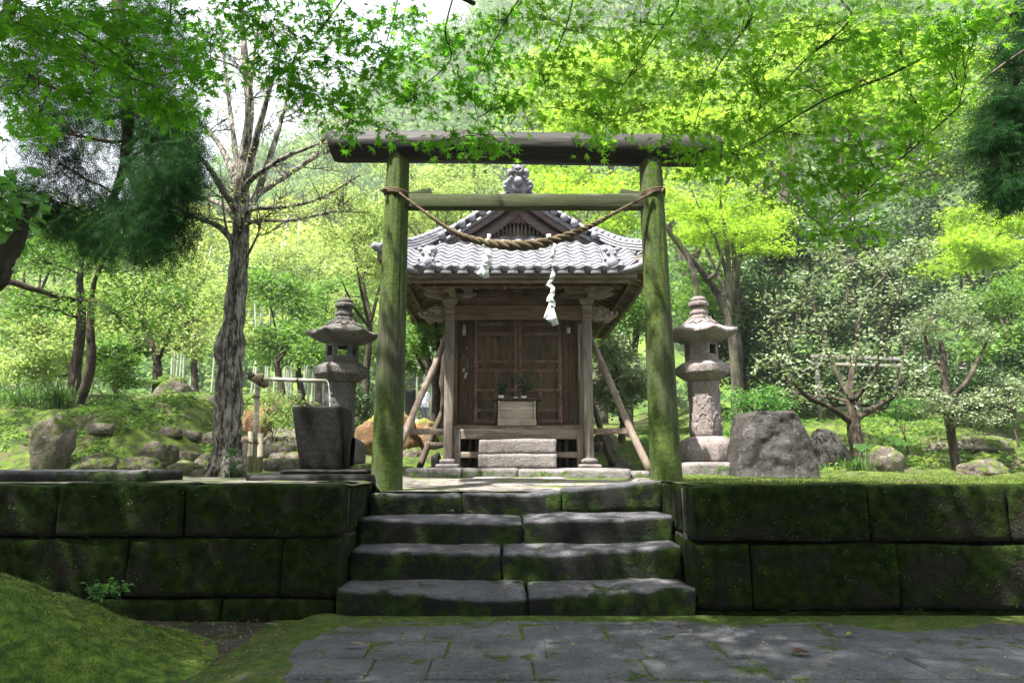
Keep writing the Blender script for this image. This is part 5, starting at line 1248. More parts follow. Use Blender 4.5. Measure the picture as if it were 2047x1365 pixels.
# --- overhanging near maples -------------------------------------------------
nl = [(40, 50, 2.7, 75, 45), (130, 20, 3.0, 70, 40), (230, 60, 2.8, 80, 40), (330, 30, 3.1, 70, 40), (110, 120, 3.1, 80, 40), (260, 130, 3.0, 70, 40), (360, 120, 3.3, 70, 50), (180, 190, 3.2, 60, 30),
      (300, 205, 3.1, 50, 32), (350, 225, 3.0, 30, 30), (30, 190, 3.2, 60, 50), (420, 70, 3.6, 60, 50), (60, 250, 3.4, 55, 30), (400, 160, 3.5, 35, 30), (10, 110, 2.9, 60, 50), (200, 110, 3.5, 80, 40)]
nc = [(480, 20, 3.2, 70, 40), (560, 60, 3.4, 60, 50), (545, 140, 3.3, 55, 40), (640, 30, 3.3, 70, 35), (650, 110, 3.2, 60, 40), (620, 190, 3.3, 50, 30), (720, 70, 3.4, 60, 40), (740, 150, 3.3, 60, 45), (700, 215, 3.2, 50, 30),
      (690, 262, 3.1, 40, 18), (800, 40, 3.5, 60, 35), (820, 120, 3.4, 55, 40), (830, 205, 3.2, 60, 35), (790, 268, 3.1, 40, 20), (870, 285, 3.1, 35, 16), (920, 262, 3.2, 45, 22), (920, 180, 3.3, 50, 35), (900, 80, 3.4, 60, 35),
      (980, 130, 3.4, 55, 45), (990, 40, 3.5, 60, 30), (1000, 285, 3.1, 32, 14), (965, 300, 3.1, 22, 10), (1010, 215, 3.3, 45, 30)]
nr_ = [(1080, 40, 3.4, 70, 40), (1080, 130, 3.3, 60, 45), (1085, 215, 3.2, 50, 30), (1170, 60, 3.5, 70, 40), (1180, 150, 3.3, 65, 45), (1190, 225, 3.2, 55, 28), (1280, 40, 3.3, 70, 40), (1290, 130, 3.2, 70, 45), (1290, 215, 3.1, 60, 35),
       (1200, 275, 3.1, 28, 12), (1330, 285, 3.0, 36, 22), (1400, 60, 3.1, 70, 45), (1400, 160, 3.3, 70, 50), (1400, 250, 3.1, 60, 35), (1390, 320, 3.0, 40, 25), (1500, 50, 3.2, 70, 45), (1510, 150, 3.0, 70, 50), (1490, 240, 3.2, 70, 40),
       (1480, 320, 3.1, 60, 35), (1560, 390, 3.1, 60, 28), (1600, 60, 3.3, 70, 45), (1610, 170, 3.1, 70, 45), (1600, 270, 3.2, 70, 40), (1610, 345, 3.1, 60, 35), (1650, 420, 3.1, 55, 24), (1630, 470, 3.05, 28, 12), (1740, 450, 3.05, 32, 20),
       (1700, 60, 3.0, 70, 45), (1720, 170, 3.2, 70, 45), (1710, 280, 3.0, 70, 40), (1720, 370, 3.1, 60, 35), (1800, 80, 2.9, 70, 45), (1820, 190, 2.8, 65, 45), (1820, 290, 3.0, 60, 40), (1810, 380, 3.1, 50, 28), (1900, 60, 2.7, 60, 45), (1960, 20, 2.6, 70, 35), (1900, 160, 2.9, 50, 40)]
limbL = [[(-3.6, -1.2, -.05, .17), (-3.4, -1.0, 1.3, .14), (-3.0, -.3, 2.6, .11), (-2.6, .8, 3.3, .07), (-1.9, 2.0, 3.5, .04), (-1.0, 2.9, 3.5, .022), (-.2, 3.3, 3.35, .012)],
         [(-3.0, -.3, 2.6, .08), (-3.3, 1.2, 3.3, .05), (-2.8, 2.2, 3.6, .02)], [(-3.3, 1.2, 3.3, .02), *T((-80, -60, 2.9, 0.0084), (150, 60, 2.9, 0.0054), (260, 130, 3.0, 0.0036), (350, 215, 3.0, 0.0012))], [(-3.3, 1.2, 3.3, .02), *T((-120, 60, 3.1, 0.0072), (60, 160, 3.2, 0.0048), (180, 200, 3.3, 0.0018))],
 [(-1.9, 2.0, 3.5, .02), *T((320, -70, 3.2, 0.0072), (345, 50, 3.2, 0.0042), (420, 120, 3.5, 0.0018))], [(-1.0, 2.7, 3.55, .015), *T((700, -60, 3.3, 0.0054), (640, 60, 3.3, 0.0036), (560, 140, 3.3, 0.0012))], [(-.6, 2.9, 3.5, .014), *T((905, -60, 3.3, 0.0054), (890, 60, 3.3, 0.0042), (900, 120, 3.3, 0.0030), (830, 180, 3.2, 0.0024), (700, 240, 3.1, 0.0009))],
 [(-.2, 3.1, 3.5, .012), *T((1060, -60, 3.3, 0.0060), (1000, 60, 3.3, 0.0042), (950, 170, 3.3, 0.0024), (960, 270, 3.1, 0.0009))], [(-.6, 2.9, 3.5, .014), *T((800, -50, 3.5, 0.0048), (780, 60, 3.4, 0.0030), (740, 160, 3.3, 0.0012))]]
def near(l, w=1): return [pd(*q, w) for q in l]
kw = dict(nsub=11, nspray=2, spread=.055, flat=.45, up=.45, rnd=.5, bias=(0, -.75, .1), droop=.3, tw=.0018, nside=8, bow=.12, attach=.25, limb=.25)
ov = [((x, y, z), (1.0, .9, .45), 1) for x, y, z in []]
def overhead(x0, x1, y0, y1, n, seed, z=4.9):
    r = random.Random(seed); o_ = []
    for _ in range(n):
        x, y = r.uniform(x0, x1), r.uniform(y0, y1); zz = z+r.uniform(-.3, .5)
        zz = max(zz, ZE+.86*max(0, y)+.55+.12*abs(x)*0); o_.append(((x, y, zz), (.95, .95, .30), 1))
    return o_
make_tree('maple_tree', 'overhanging green maple branches reaching in from the upper left', 'tree', limbL, near(nl, 1.25)+[(a, b, (1.2 if a.x < -1 else 1.05) if a.z > P(500, 235, 3.2).z else .45) for a, b, w in near(nc)], B_MAP, L_NEAR, MAPLE7, .041, kleaf=6, seed=21, group='maples overhanging the stairs', **kw)
make_tree('maple_tree', 'overhanging yellow-green maple branches reaching in from the upper right', 'tree',
          [[(3.9, -1.0, -.05, .18), (3.7, -.6, 1.4, .15), (3.3, .2, 2.7, .12), (2.9, 1.2, 3.4, .08), (2.2, 2.3, 3.5, .045), (1.3, 2.9, 3.4, .025), (.5, 3.2, 3.35, .012)], [(3.3, .2, 2.7, .05), (3.4, 1.2, 3.2, .03), *T((2150, -40, 2.8, 0.0108), (1950, 60, 2.9, 0.0090), (1780, 150, 3.0, 0.0060), (1650, 200, 3.05, 0.0048), (1500, 290, 3.1, 0.0030), (1400, 330, 3.1, 0.0012))], [(2.9, 1.2, 3.4, .02), *T((1750, -80, 3.1, 0.0072), (1700, 40, 3.1, 0.0054), (1600, 130, 3.1, 0.0036), (1500, 240, 3.1, 0.0012))],
 [(2.2, 2.2, 3.6, .018), *T((1420, -80, 3.2, 0.0072), (1350, 20, 3.2, 0.0054), (1285, 110, 3.2, 0.0036), (1230, 200, 3.2, 0.0018), (1200, 270, 3.1, 0.0006))], [(3.4, 1.2, 3.2, .02), *T((2080, 80, 2.9, 0.0072), (1900, 230, 2.95, 0.0054), (1800, 320, 3.0, 0.0036), (1700, 410, 3.05, 0.0018), (1640, 470, 3.05, 0.0006))], [(1.3, 2.8, 3.6, .014), *T((1200, -80, 3.3, 0.0054), (1130, 60, 3.3, 0.0036), (1090, 170, 3.3, 0.0012))],
 [(2.9, 1.2, 3.4, .02), *T((1580, -80, 3.2, 0.0072), (1500, 40, 3.2, 0.0048), (1420, 160, 3.2, 0.0030), (1380, 280, 3.0, 0.0012))]],
          [(c_, (R_[0]*1.35, R_[1]*1.3, R_[2]*1.35), w_) for (c_, R_, w_) in [(a, b, 1.4*(.35 if (q[1]-3*0 in (215, 285, 320, 250, 275) and q[0] < 1450) or q[1] in (390, 420, 470, 450, 380) else 1)) for (a, b, w), q in zip(near(nr_), nr_)]], B_MAP, L_NEARY, MAPLE7, .038, kleaf=6, seed=22, group='maples overhanging the stairs', **kw)
kw2 = dict(nsub=15, nspray=3, spread=.30, flat=.35, up=1.0, rnd=.4, droop=.2, tw=.004, nside=8, bow=.1)
make_tree('shade_tree', 'tall spreading tree behind the viewpoint whose canopy shades the stairs', 'tree', [[(-6.5, -2.5, -.05, .28), (-6.2, -2.2, 2.2, .22), (-5, -1.5, 4.2, .17), (-2.8, -.2, 4.9, .10), (0, 1, 5.1, .06), (2.5, 1.5, 5.2, .03)]],
          overhead(-8.5, .6, -3, 3.9, 105, 5)+overhead(.6, 3.2, -3, .9, 24, 15)+overhead(-8, -.6, -4, 2.6, 38, 16, 6.4)+overhead(-.6, 4.5, -4, 1.2, 34, 17, 6.4), B_MAP, L_MID, MAPLE5, .085, kleaf=13, seed=23, **kw2)
ST2 = 0
make_tree('shade_tree', 'tall spreading tree far right behind the viewpoint', 'tree', [[(7.5, -1.5, -.05, .25), (7.2, -1.3, 2.4, .2), (6.3, -.5, 4.4, .14), (4.5, .8, 5.0, .08), (2.6, 1.6, 5.2, .04)]],
          overhead(3.0, 9, -3, 2.6, 50, 6), B_MAP, L_MID, MAPLE5, .085, kleaf=13, seed=24, **kw2)

for k, (x, y, lab) in enumerate(((-5.5, -6.5, 'unseen leafy tree added behind the viewpoint on the left to block sky light'), (.5, -8, 'unseen leafy tree added straight behind the viewpoint to block sky light'), (6.5, -7, 'unseen leafy tree added behind the viewpoint on the right to block sky light'))):
    r_ = random.Random(k); make_tree('garden_tree', lab, 'tree', [[(x, y, -.05, .2), (x+.2, y, 2, .16), (x, y+.2, 4, .1), (x, y, 6.5, .04)]], [((x+r_.uniform(-3.2, 3.2), y+r_.uniform(-1, 1), r_.uniform(.6, 7)), (1, .8, .7), 1) for _ in range(46)], B_MAP, L_MID, CARD, .20, nsub=8, nspray=2, kleaf=12, spread=.45, seed=200+k, tw=.01)  # added out of view to keep open-sky light off the walls

# --- old bare grey tree ---------------------------------------------------------
OYt = 6.5
lm = [[(455, 965, OYt, .17), (454, 935, OYt, .145), (456, 880, OYt, .128), (458, 780, OYt, .122), (466, 660, OYt, .104), (477, 540, OYt, .088), (484, 430, OYt, .080), (487, 340, OYt, .058), (498, 220, OYt, .045), (488, 100, OYt, .032), (480, -20, OYt, .02)],
      [(476, 400, OYt, .045), (472, 366, 6.6, .040), (440, 293, 6.8, .030), (396, 238, 7.0, .018), (350, 200, 7.1, .008)], [(478, 430, OYt, .040), (450, 388, 6.3, .034), (414, 330, 6.1, .024), (385, 304, 6.0, .012)],
      [(472, 490, OYt, .035), (440, 455, 6.3, .028), (400, 438, 6.1, .02), (359, 421, 6.0, .012), (330, 415, 6, .006)], [(476, 450, OYt, .034), (454, 417, 6.6, .028), (403, 392, 6.9, .02), (359, 370, 7.1, .01)],
      [(484, 420, OYt, .045), (491, 366, 6.4, .040), (513, 275, 6.2, .032), (538, 183, 6.1, .022), (549, 146, 6.0, .016), (575, 60, 6.0, .008)], [(484, 440, OYt, .042), (515, 385, 6.6, .036), (549, 286, 6.7, .028), (571, 205, 6.8, .018), (590, 110, 6.9, .008)],
      [(486, 390, OYt, .032), (502, 359, 6.3, .028), (568, 315, 6.1, .02), (640, 285, 6.0, .012), (700, 240, 6, .005)], [(482, 430, OYt, .042), (500, 400, 6.7, .038), (571, 352, 7.0, .03), (652, 304, 7.2, .02), (730, 300, 7.3, .009)],
      [(484, 440, OYt, .030), (505, 418, 6.3, .026), (571, 414, 6.2, .018), (641, 396, 6.2, .012), (720, 350, 6.2, .006)], [(482, 470, OYt, .026), (505, 443, 6.5, .022), (586, 440, 6.4, .014), (660, 425, 6.3, .008), (740, 425, 6.3, .004)],
      [(480, 420, OYt, .032), (470, 300, 6.7, .028), (455, 180, 6.9, .02), (440, 40, 7.0, .012)], [(488, 340, OYt, .03), (500, 180, 6.3, .02), (520, 20, 6.2, .010)],
      [(468, 560, OYt, .018), (500, 500, 6.3, .012), (520, 450, 6.2, .008), (510, 390, 6.1, .004)], [(470, 600, OYt, .016), (462, 500, 6.3, .013), (448, 430, 6.2, .01), (440, 330, 6.2, .004)],
      [(452, 725, OYt, .085), (443, 700, OYt-.03, .075), (447, 670, OYt, .05), (458, 640, OYt, .03)],
      [(455, 905, OYt, .10), (432, 935, OYt-.12, .055), (412, 958, OYt-.2, .025)], [(455, 910, OYt, .09), (478, 935, OYt-.12, .055), (492, 960, OYt-.15, .02)], [(450, 915, OYt, .08), (425, 930, OYt+.2, .04), (398, 950, OYt+.25, .015)], [(456, 915, OYt-.05, .08), (455, 950, OYt-.22, .045), (450, 965, OYt-.3, .02)]]
oldpads = [pd(a, b, c, 80, 62, 1) for a, b, c in ((350, 200, 7.1), (385, 300, 6), (335, 415, 6), (359, 365, 7.1), (575, 80, 6), (545, 170, 6), (585, 150, 6.8), (640, 285, 6), (690, 250, 6.2), (652, 304, 7.2), (720, 300, 7.3), (640, 396, 6.2), (700, 360, 6.2), (600, 440, 6.4), (650, 425, 6.3), (440, 60, 7),
             (455, 180, 6.9), (520, 50, 6.2), (500, 200, 6.4), (515, 440, 6.2), (440, 360, 6.2), (400, 250, 7), (600, 230, 6.8), (620, 200, 6.5), (560, 330, 6.2), (560, 400, 6.3), (410, 440, 6.1), (540, 250, 6.4), (470, 120, 6.6))]
_r = random.Random(5)
make_tree('old_tree', 'old bare-limbed tree with peeling grey bark and sparse new leaves, left of the basin', 'tree', [T(*q) for q in lm], oldpads+[pd(_r.uniform(345, 690), _r.uniform(60, 440), OYt+_r.uniform(-.7, .9), 60, 50, .6) for _ in range(34)], B_OLD, L_LIM, OVAL, .030, nsub=24, nspray=1, kleaf=3, spread=.05, flat=1, seed=31, tw=.0040, nside=14, limb=.3, bow=.0, attach=.2, droop=.4)

# --- conifers ---------------------------------------------------------------------
cp = [(355, 280, 5.5, 30, 40), (372, 240, 5.5, 25, 35), (360, 380, 5.3, 28, 40), (345, 455, 5.3, 30, 30), (380, 300, 5.4, 14, 40), (300, 260, 5.6, 50, 45), (290, 380, 5.3, 50, 45), (250, 300, 5.6, 75, 60), (310, 330, 5.4, 55, 60), (330, 420, 5.3, 50, 50), (280, 420, 5.5, 60, 50), (200, 400, 5.8, 60, 40), (120, 330, 5.7, 70, 60), (60, 250, 5.5, 80, 60), (150, 230, 5.8, 80, 60), (240, 210, 5.5, 70, 50), (330, 250, 5.5, 50, 45), (40, 380, 5.6, 60, 50), (20, 160, 5.6, 70, 60),
      (120, 130, 5.8, 80, 60), (240, 120, 5.6, 70, 60), (330, 150, 5.6, 50, 50), (360, 80, 5.6, 50, 50), (60, 60, 5.6, 80, 60), (200, 40, 5.6, 80, 60), (300, 30, 5.8, 60, 50), (345, 360, 5.2, 35, 40), (250, 480, 5.4, 50, 30), (300, 480, 5.3, 40, 25), (190, 470, 5.7, 40, 25), (370, 330, 5.3, 18, 50), (110, 430, 5.9, 50, 30)]
CONI = (np.array([(0, .012, 0), (0, -.012, 0), (.55, -.03, -.02), (.55, .03, -.02), (1, 0, -.12)]), np.array([(0, 1, 2, 3), (3, 2, 4, 4)])); _cv = [(0, .012, 0), (0, -.012, 0), (1, -.006, -.12), (1, .006, -.12)]; _cf = [(0, 1, 2, 3)]
for _k in range(5):
    for _s in (-1, 1):
        _x = .12+.17*_k; _l = .34*(1-_k*.13); _i = len(_cv); _z = -.12*_x**2; _cv += [(_x-.012, 0, _z), (_x+.012, 0, _z), (_x+_l*.80+.006, _s*_l*.62, _z-.08*_l), (_x+_l*.80-.006, _s*_l*.62+_s*.012, _z-.08*_l)]; _cf.append((_i, _i+1, _i+2, _i+3))
CONI = (np.array(_cv), np.array(_cf))
make_tree('cedar_tree', 'dark drooping conifer with red-brown bark in the upper left', 'tree', [[(*P(235, 900, 5.9)[:2], .6, .16) if False else (-6.6, 5.9, .8, .20), (-5.2, 5.9, 2.2, .16) if False else (-6.3, 5.9, 2.4, .17), (-5.4, 5.9, 4.6, .06), (-4.2, 5.8, 5.0, .04), (-3.4, 5.6, 4.6, .02)], T((215, 420, 5.7, .02), (250, 330, 5.6, .045), (255, 230, 5.6, .05), (245, 120, 5.7, .055), (235, -20, 5.8, .06)), T((330, 500, 5.3, .008), (290, 430, 5.4, .02), (255, 330, 5.6, .035))],
          [(a, b, 1.6 if a.x < -3.4 else 1) for a, b, w in near(cp)]+[((_r.uniform(-8.5, -4.6), _r.uniform(5.0, 7.6), _r.uniform(6.3, 7.4)), (.7, .7, .4), 1) for _ in range(26)], B_RED, L_CON, CONI, .15, nsub=13, nspray=4, kleaf=7, spread=.07, flat=1.5, seed=33, up=.3, rnd=.9, droop=1.0, tw=.004, bow=-.05, limb=.4)  # random pads are unseen boughs above the frame, added to shade the left bank
make_tree('cedar_tree', 'dark blurred conifer boughs hanging at the upper right edge', 'tree', [[(4.6, 4.4, -.05, .17), (4.5, 4.4, 2.5, .14), (4.3, 4.3, 5.0, .09), (4.2, 4.2, 7.2, .04)], T((2090, 60, 4.2, .03), (2040, 150, 4.1, .02), (1990, 240, 4.0, .008))],
          near([(2010, 110, 4.0, 45, 45), (2030, 200, 4.1, 40, 45), (1995, 200, 4.0, 30, 40), (2010, 290, 4.1, 40, 45), (2035, 370, 4.1, 35, 45), (2000, 370, 4.0, 22, 35), (2060, 60, 4.2, 50, 50), (2090, 250, 4.2, 50, 80), (1975, 270, 4.0, 18, 22), (2040, 20, 4.1, 50, 40)]), B_RED, L_CON, CONI, .13, nsub=13, nspray=4, kleaf=7, spread=.05, flat=.9, seed=34, up=.3, rnd=.9, droop=.8, tw=.004, bow=-.05, limb=.4)
# near broadleaf at left edge
make_tree('broadleaf_tree', 'leaning black trunk with large glossy leaves at the left edge', 'tree', [[(-3.7, 2.9, -.05, .12), (-3.4, 3.05, .95, .09), *T((-60, 590, 3.1, .07), (0, 525, 3.12, .055), (35, 480, 3.15, .035), (55, 430, 3.2, .012))]],
          near([(20, 370, 3.2, 30, 28), (50, 400, 3.2, 30, 35), (15, 440, 3.2, 30, 35), (35, 470, 3.2, 25, 20), (0, 400, 3.1, 30, 60)]), B_DRK, L_BIG, OVAL, .085, nsub=6, nspray=1, kleaf=3, spread=.05, flat=.8, seed=35, bias=(.3, -.5, 0), droop=.5, tw=.004)

# --- left garden trees --------------------------------------------------------------
g9 = gb(143, 826, 9.4)
make_tree('twin_trunk_tree', 'slender twin-trunked tree with fresh green crown on the left moss bank', 'tree', [[(*g9, .085), *T((150, 740, 9.4, .075), (163, 640, 9.4, .06), (160, 560, 9.4, .045), (168, 480, 9.4, .02))], [(*gb(152, 824, 9.3), .07), *T((180, 735, 9.2, .062), (181, 640, 9.2, .05), (190, 560, 9.1, .03), (230, 480, 9.1, .012))],
          T((-30, 548, 8.6, .05), (60, 575, 8.8, .04), (140, 598, 9.2, .035), (200, 606, 9.1, .02), (265, 660, 9.0, .008))], [pd(*q) for q in ((60, 520, 9.2, 80, 40), (150, 520, 9.5, 80, 45), (240, 540, 9.2, 70, 40), (300, 590, 9.3, 60, 40), (110, 600, 9.2, 70, 35), (220, 620, 9.0, 70, 35), (40, 610, 9.2, 60, 40), (310, 650, 9.1, 60, 30), (180, 470, 9.4, 70, 40), (330, 530, 9.3, 50, 40), (90, 460, 9.4, 70, 40), (260, 470, 9.3, 60, 40), (370, 600, 9.2, 40, 30))],
          B_BRN, L_MID, OVAL, .060, nsub=14, nspray=3, kleaf=10, spread=.14, seed=41, tw=.005)
make_tree('shrub_tree', 'short tree with reddish forked trunk behind the left mossy boulder', 'tree', [[(*gb(316, 790, 11.5), .085), *T((315, 740, 11.5, .075), (312, 715, 11.5, .06), (297, 665, 11.5, .035), (285, 630, 11.5, .02))], T((313, 722, 11.5, .05), (330, 690, 11.4, .04), (345, 640, 11.3, .02))],
          [pd(*q) for q in ((290, 620, 11.5, 70, 40), (350, 610, 11.3, 70, 40), (400, 640, 11.2, 50, 40), (330, 560, 11.5, 70, 40), (410, 560, 11.6, 60, 40), (250, 570, 11.6, 60, 40), (380, 690, 11.2, 40, 20), (270, 680, 11.6, 40, 20))], B_BRN, L_LIM, OVAL, .065, nsub=14, nspray=3, kleaf=10, spread=.16, seed=42, tw=.006)
BG = [  # label, base px/py, Y, r, crown fill box, nPads, prad, leafmat, tpl, lsize, seed, forks
 ('pale green garden tree left of the old tree, second row', 395, 792, 15, .09, (300, 470, 520, 700), 9, 60, 34, L_LIM, OVAL, .085, 1), ('crooked pale garden tree just right of the old tree', 560, 800, 14, .08, (500, 640, 560, 710), 10, 55, 30, L_MID, OVAL, .08, 2),
 ('crooked dark-trunked garden tree behind the bamboo spout', 600, 800, 16, .09, (540, 690, 600, 720), 9, 50, 26, L_MID, OVAL, .085, 3), ('small green garden tree behind the left lantern', 700, 800, 15, .08, (640, 760, 560, 740), 9, 50, 30, L_MID, OVAL, .08, 4),
 ('leafy garden tree at the far left edge, behind the bank', 30, 790, 15, .11, (-60, 130, 420, 720), 13, 75, 45, L_MID, OVAL, .095, 5), ('bright yellow-green maple behind the twin-trunked tree', 110, 800, 20, .12, (-20, 260, 430, 700), 16, 80, 40, L_LIM, MAPLE3, .12, 6),
 ('low green shrub tree on the bank left of the reddish trunk', 235, 795, 11.0, .05, (190, 285, 690, 770), 9, 34, 26, L_MID, OVAL, .06, 7), ('bright leafy shrub at the back of the left bank', 80, 790, 12.5, .06, (10, 200, 640, 740), 11, 50, 34, L_LIM, OVAL, .07, 8),
 ('tall light-green tree between the old tree and the left pillar', 640, 790, 24, .14, (510, 760, 470, 650), 14, 75, 42, L_LIM, MAPLE3, .15, 9), ('twiggy pale tree just left of the left pillar', 735, 800, 12, .07, (640, 790, 330, 620), 15, 45, 40, L_LIM, OVAL, .05, 10),
 ('dark-trunked tree seen between the left pillar and the shrine post', 870, 905, 10.4, .085, (800, 900, 500, 715), 10, 36, 30, L_MID, OVAL, .065, 11), ('twiggy pale tree between the two pillars, left of the roof ridge', 880, 790, 14, .08, (830, 960, 340, 440), 9, 46, 34, L_LIM, OVAL, .06, 12),
 ('feathery light green tree behind the shrine roof on its left', 950, 760, 22, .14, (760, 1000, 330, 480), 9, 60, 40, L_LIM, MAPLE3, .13, 13),
 ('glossy green shrub tree right of the shrine, behind the prop pole', 1240, 860, 11, .06, (1195, 1300, 690, 830), 13, 38, 32, L_CAM, OVAL, .06, 14), ('leafy green tree filling the gap between shrine roof and right pillar', 1260, 850, 13, .09, (1190, 1310, 500, 700), 12, 46, 36, L_MID, OVAL, .075, 15),
 ('tall bright maple right behind the shrine roof ridge', 1130, 800, 15, .16, (1050, 1290, 335, 470), 13, 60, 24, L_BRI, MAPLE3, .085, 16),
 ('big bright yellow-green maple high above the right end of the torii', 1400, 790, 17, .2, (1040, 1500, 200, 330), 22, 75, 28, L_BRI, MAPLE3, .10, 17), ('towering bright maple at the upper right', 1700, 760, 18, .22, (1450, 1950, 60, 360), 34, 80, 34, L_BRI, MAPLE3, .11, 18),
 ('tall bright maple whose crown shows above the middle of the torii beam', 1200, 780, 20, .2, (1030, 1400, 110, 260), 18, 75, 32, L_BRI, MAPLE3, .12, 19),
 ('dark evergreen tree behind the camellia, on its left', 1560, 800, 15, .18, (1470, 1650, 430, 660), 18, 60, 45, L_DRK, OVAL, .085, 20), ('dark evergreen tree behind the camellia, on its right', 1770, 800, 15.5, .18, (1650, 1870, 420, 700), 20, 60, 45, L_DRK, OVAL, .085, 21),
 ('dark evergreen understory behind the right lantern', 1490, 830, 13.5, .10, (1420, 1560, 560, 760), 15, 48, 38, L_DRK, OVAL, .07, 22), ('bright fresh maple at the right edge above the small pruned tree', 2000, 800, 13, .12, (1880, 2080, 420, 560), 12, 60, 24, L_BRI, MAPLE3, .075, 23),
 ('green leafy tree at the right edge behind the small pruned tree', 2020, 860, 11.5, .09, (1930, 2100, 560, 700), 12, 50, 34, L_MID, OVAL, .065, 24), ('dark green shrub at the right edge under the leafy tree', 2020, 880, 11, .05, (1900, 2080, 700, 820), 14, 45, 32, L_DRK, OVAL, .06, 25),
 ('dark evergreen tree at the far right, behind the bright edge maple', 1930, 800, 17, .16, (1850, 2100, 300, 620), 18, 75, 50, L_DRK, OVAL, .10, 26), ('dark evergreen shrub low behind the camellia trunk', 1650, 850, 13, .07, (1570, 1860, 700, 820), 18, 50, 30, L_DRK, OVAL, .065, 27),
 ('bright layered maple right of the right pillar', 1471, 775, 12.5, .12, (1345, 1560, 400, 510), 13, 60, 20, L_BRI, MAPLE3, .065, 28), ('mid-green maple low behind the right lantern', 1400, 780, 14, .09, (1345, 1500, 520, 680), 12, 50, 30, L_MID, MAPLE3, .075, 29),
 ('very tall green tree at the upper middle right, behind the maples', 1560, 740, 26, .3, (1250, 1900, -20, 200), 30, 90, 50, L_MID, MAPLE3, .17, 30)]
for lab, bx, by, Y, r0, bxs, npd, rx, ry, lmt, tpl, ls, sd in BG:
    r_ = random.Random(sd*7); g = gb(bx, by, Y); x0, x1, y0, y1 = bxs; cxp, cyp = (x0+x1)/2, (y0+y1)/2
    tr = []
    m1 = (bx*.7+cxp*.3+r_.uniform(-12, 12), by*.55+cyp*.45)
    top = [(bx, by-5, Y, r0), (bx+r_.uniform(-8, 8), (by*.75+m1[1]*.25), Y, r0*.9), (*m1, Y, r0*.75), ((m1[0]+cxp)/2+r_.uniform(-20, 20), (m1[1]+cyp)/2, Y+.2, r0*.5), (cxp+r_.uniform(-20, 20), cyp*.7+y0*.3, Y+.3, r0*.18)]
    t0 = T(*top[1:]); tr.append([(*g, r0*1.15)]+t0)
    for k in range(3):
        tx, ty = r_.uniform(x0, x1), r_.uniform(y0, y1); tr.append(T((m1[0], m1[1], Y, r0*.5), ((m1[0]+tx)/2+r_.uniform(-15, 15), (m1[1]+ty)/2+10, Y+r_.uniform(-.5, .5), r0*.35), (tx, ty, Y+r_.uniform(-1, 1)*.8, r0*.12)))
    ns = 12
    make_tree('garden_tree', lab, 'tree', tr, fill(x0, x1, y0, y1, Y-1.2, Y+1.2, npd, rx, ry, sd), B_MAP if lmt in (L_BRI, L_DRK) else B_BRN, lmt, tpl, ls, nsub=ns, nspray=4, kleaf=16, spread=rx*MP(Y)*.26, flat=.35 if tpl is MAPLE3 else .6, seed=100+sd, tw=.006 if Y < 16 else .012, nside=8, up=.9 if tpl is MAPLE3 else .5)
# leaning maple stems right of the pillar
make_tree('leaning_maple', 'leaning forked maple stems just right of the right pillar', 'tree', [[(*gb(1475, 790, 11), .09), *T((1465, 690, 11, .075), (1440, 600, 11, .065), (1405, 545, 10.8, .055), (1350, 480, 10.6, .045), (1310, 420, 10.5, .02))], T((1456, 650, 11, .05), (1456, 540, 11.2, .045), (1452, 480, 11.2, .035), (1440, 400, 11.2, .015)),
          T((1415, 560, 10.8, .04), (1432, 540, 10.8, .03), (1440, 500, 10.8, .02), (1400, 420, 10.8, .012), (1370, 350, 10.8, .008)), T((1395, 640, 10.6, .05), (1385, 540, 10.6, .045), (1350, 470, 10.6, .03))],
          [pd(*q) for q in ((1380, 345, 10.8, 60, 18), (1450, 380, 11, 60, 16), (1330, 390, 10.5, 40, 16), (1420, 470, 11, 70, 14), (1500, 460, 11, 60, 14), (1400, 430, 10.8, 40, 12), (1530, 500, 11, 50, 12))], B_MAP, L_BRI, MAPLE3, .055, nsub=14, nspray=3, kleaf=14, spread=.14, flat=.25, seed=51, tw=.005, up=1.0, rnd=.4)
# --- camellia -------------------------------------------------------------------
cb = gb(1712, 895, 9.0)
r_ = random.Random(4); cpads = []
for (px, py, rx, ry) in ((1560, 600, 60, 30), (1620, 560, 60, 26), (1690, 530, 60, 26), (1760, 520, 60, 24), (1830, 490, 34, 16), (1850, 505, 26, 10), (1540, 660, 55, 32), (1600, 650, 60, 34), (1670, 620, 60, 34), (1740, 600, 60, 34), (1800, 580, 50, 30), (1540, 730, 50, 30), (1600, 740, 60, 34), (1670, 710, 60, 38), (1740, 690, 60, 38), (1810, 660, 45, 34), (1560, 790, 45, 22),
                        (1630, 790, 60, 24), (1700, 780, 60, 26), (1770, 760, 55, 30), (1830, 740, 40, 26), (1850, 640, 26, 26), (1650, 500, 45, 16), (1800, 510, 45, 16)):
    cpads.append(pd(px, py, 9.0+r_.uniform(-.9, .7), rx, ry, 1.15))
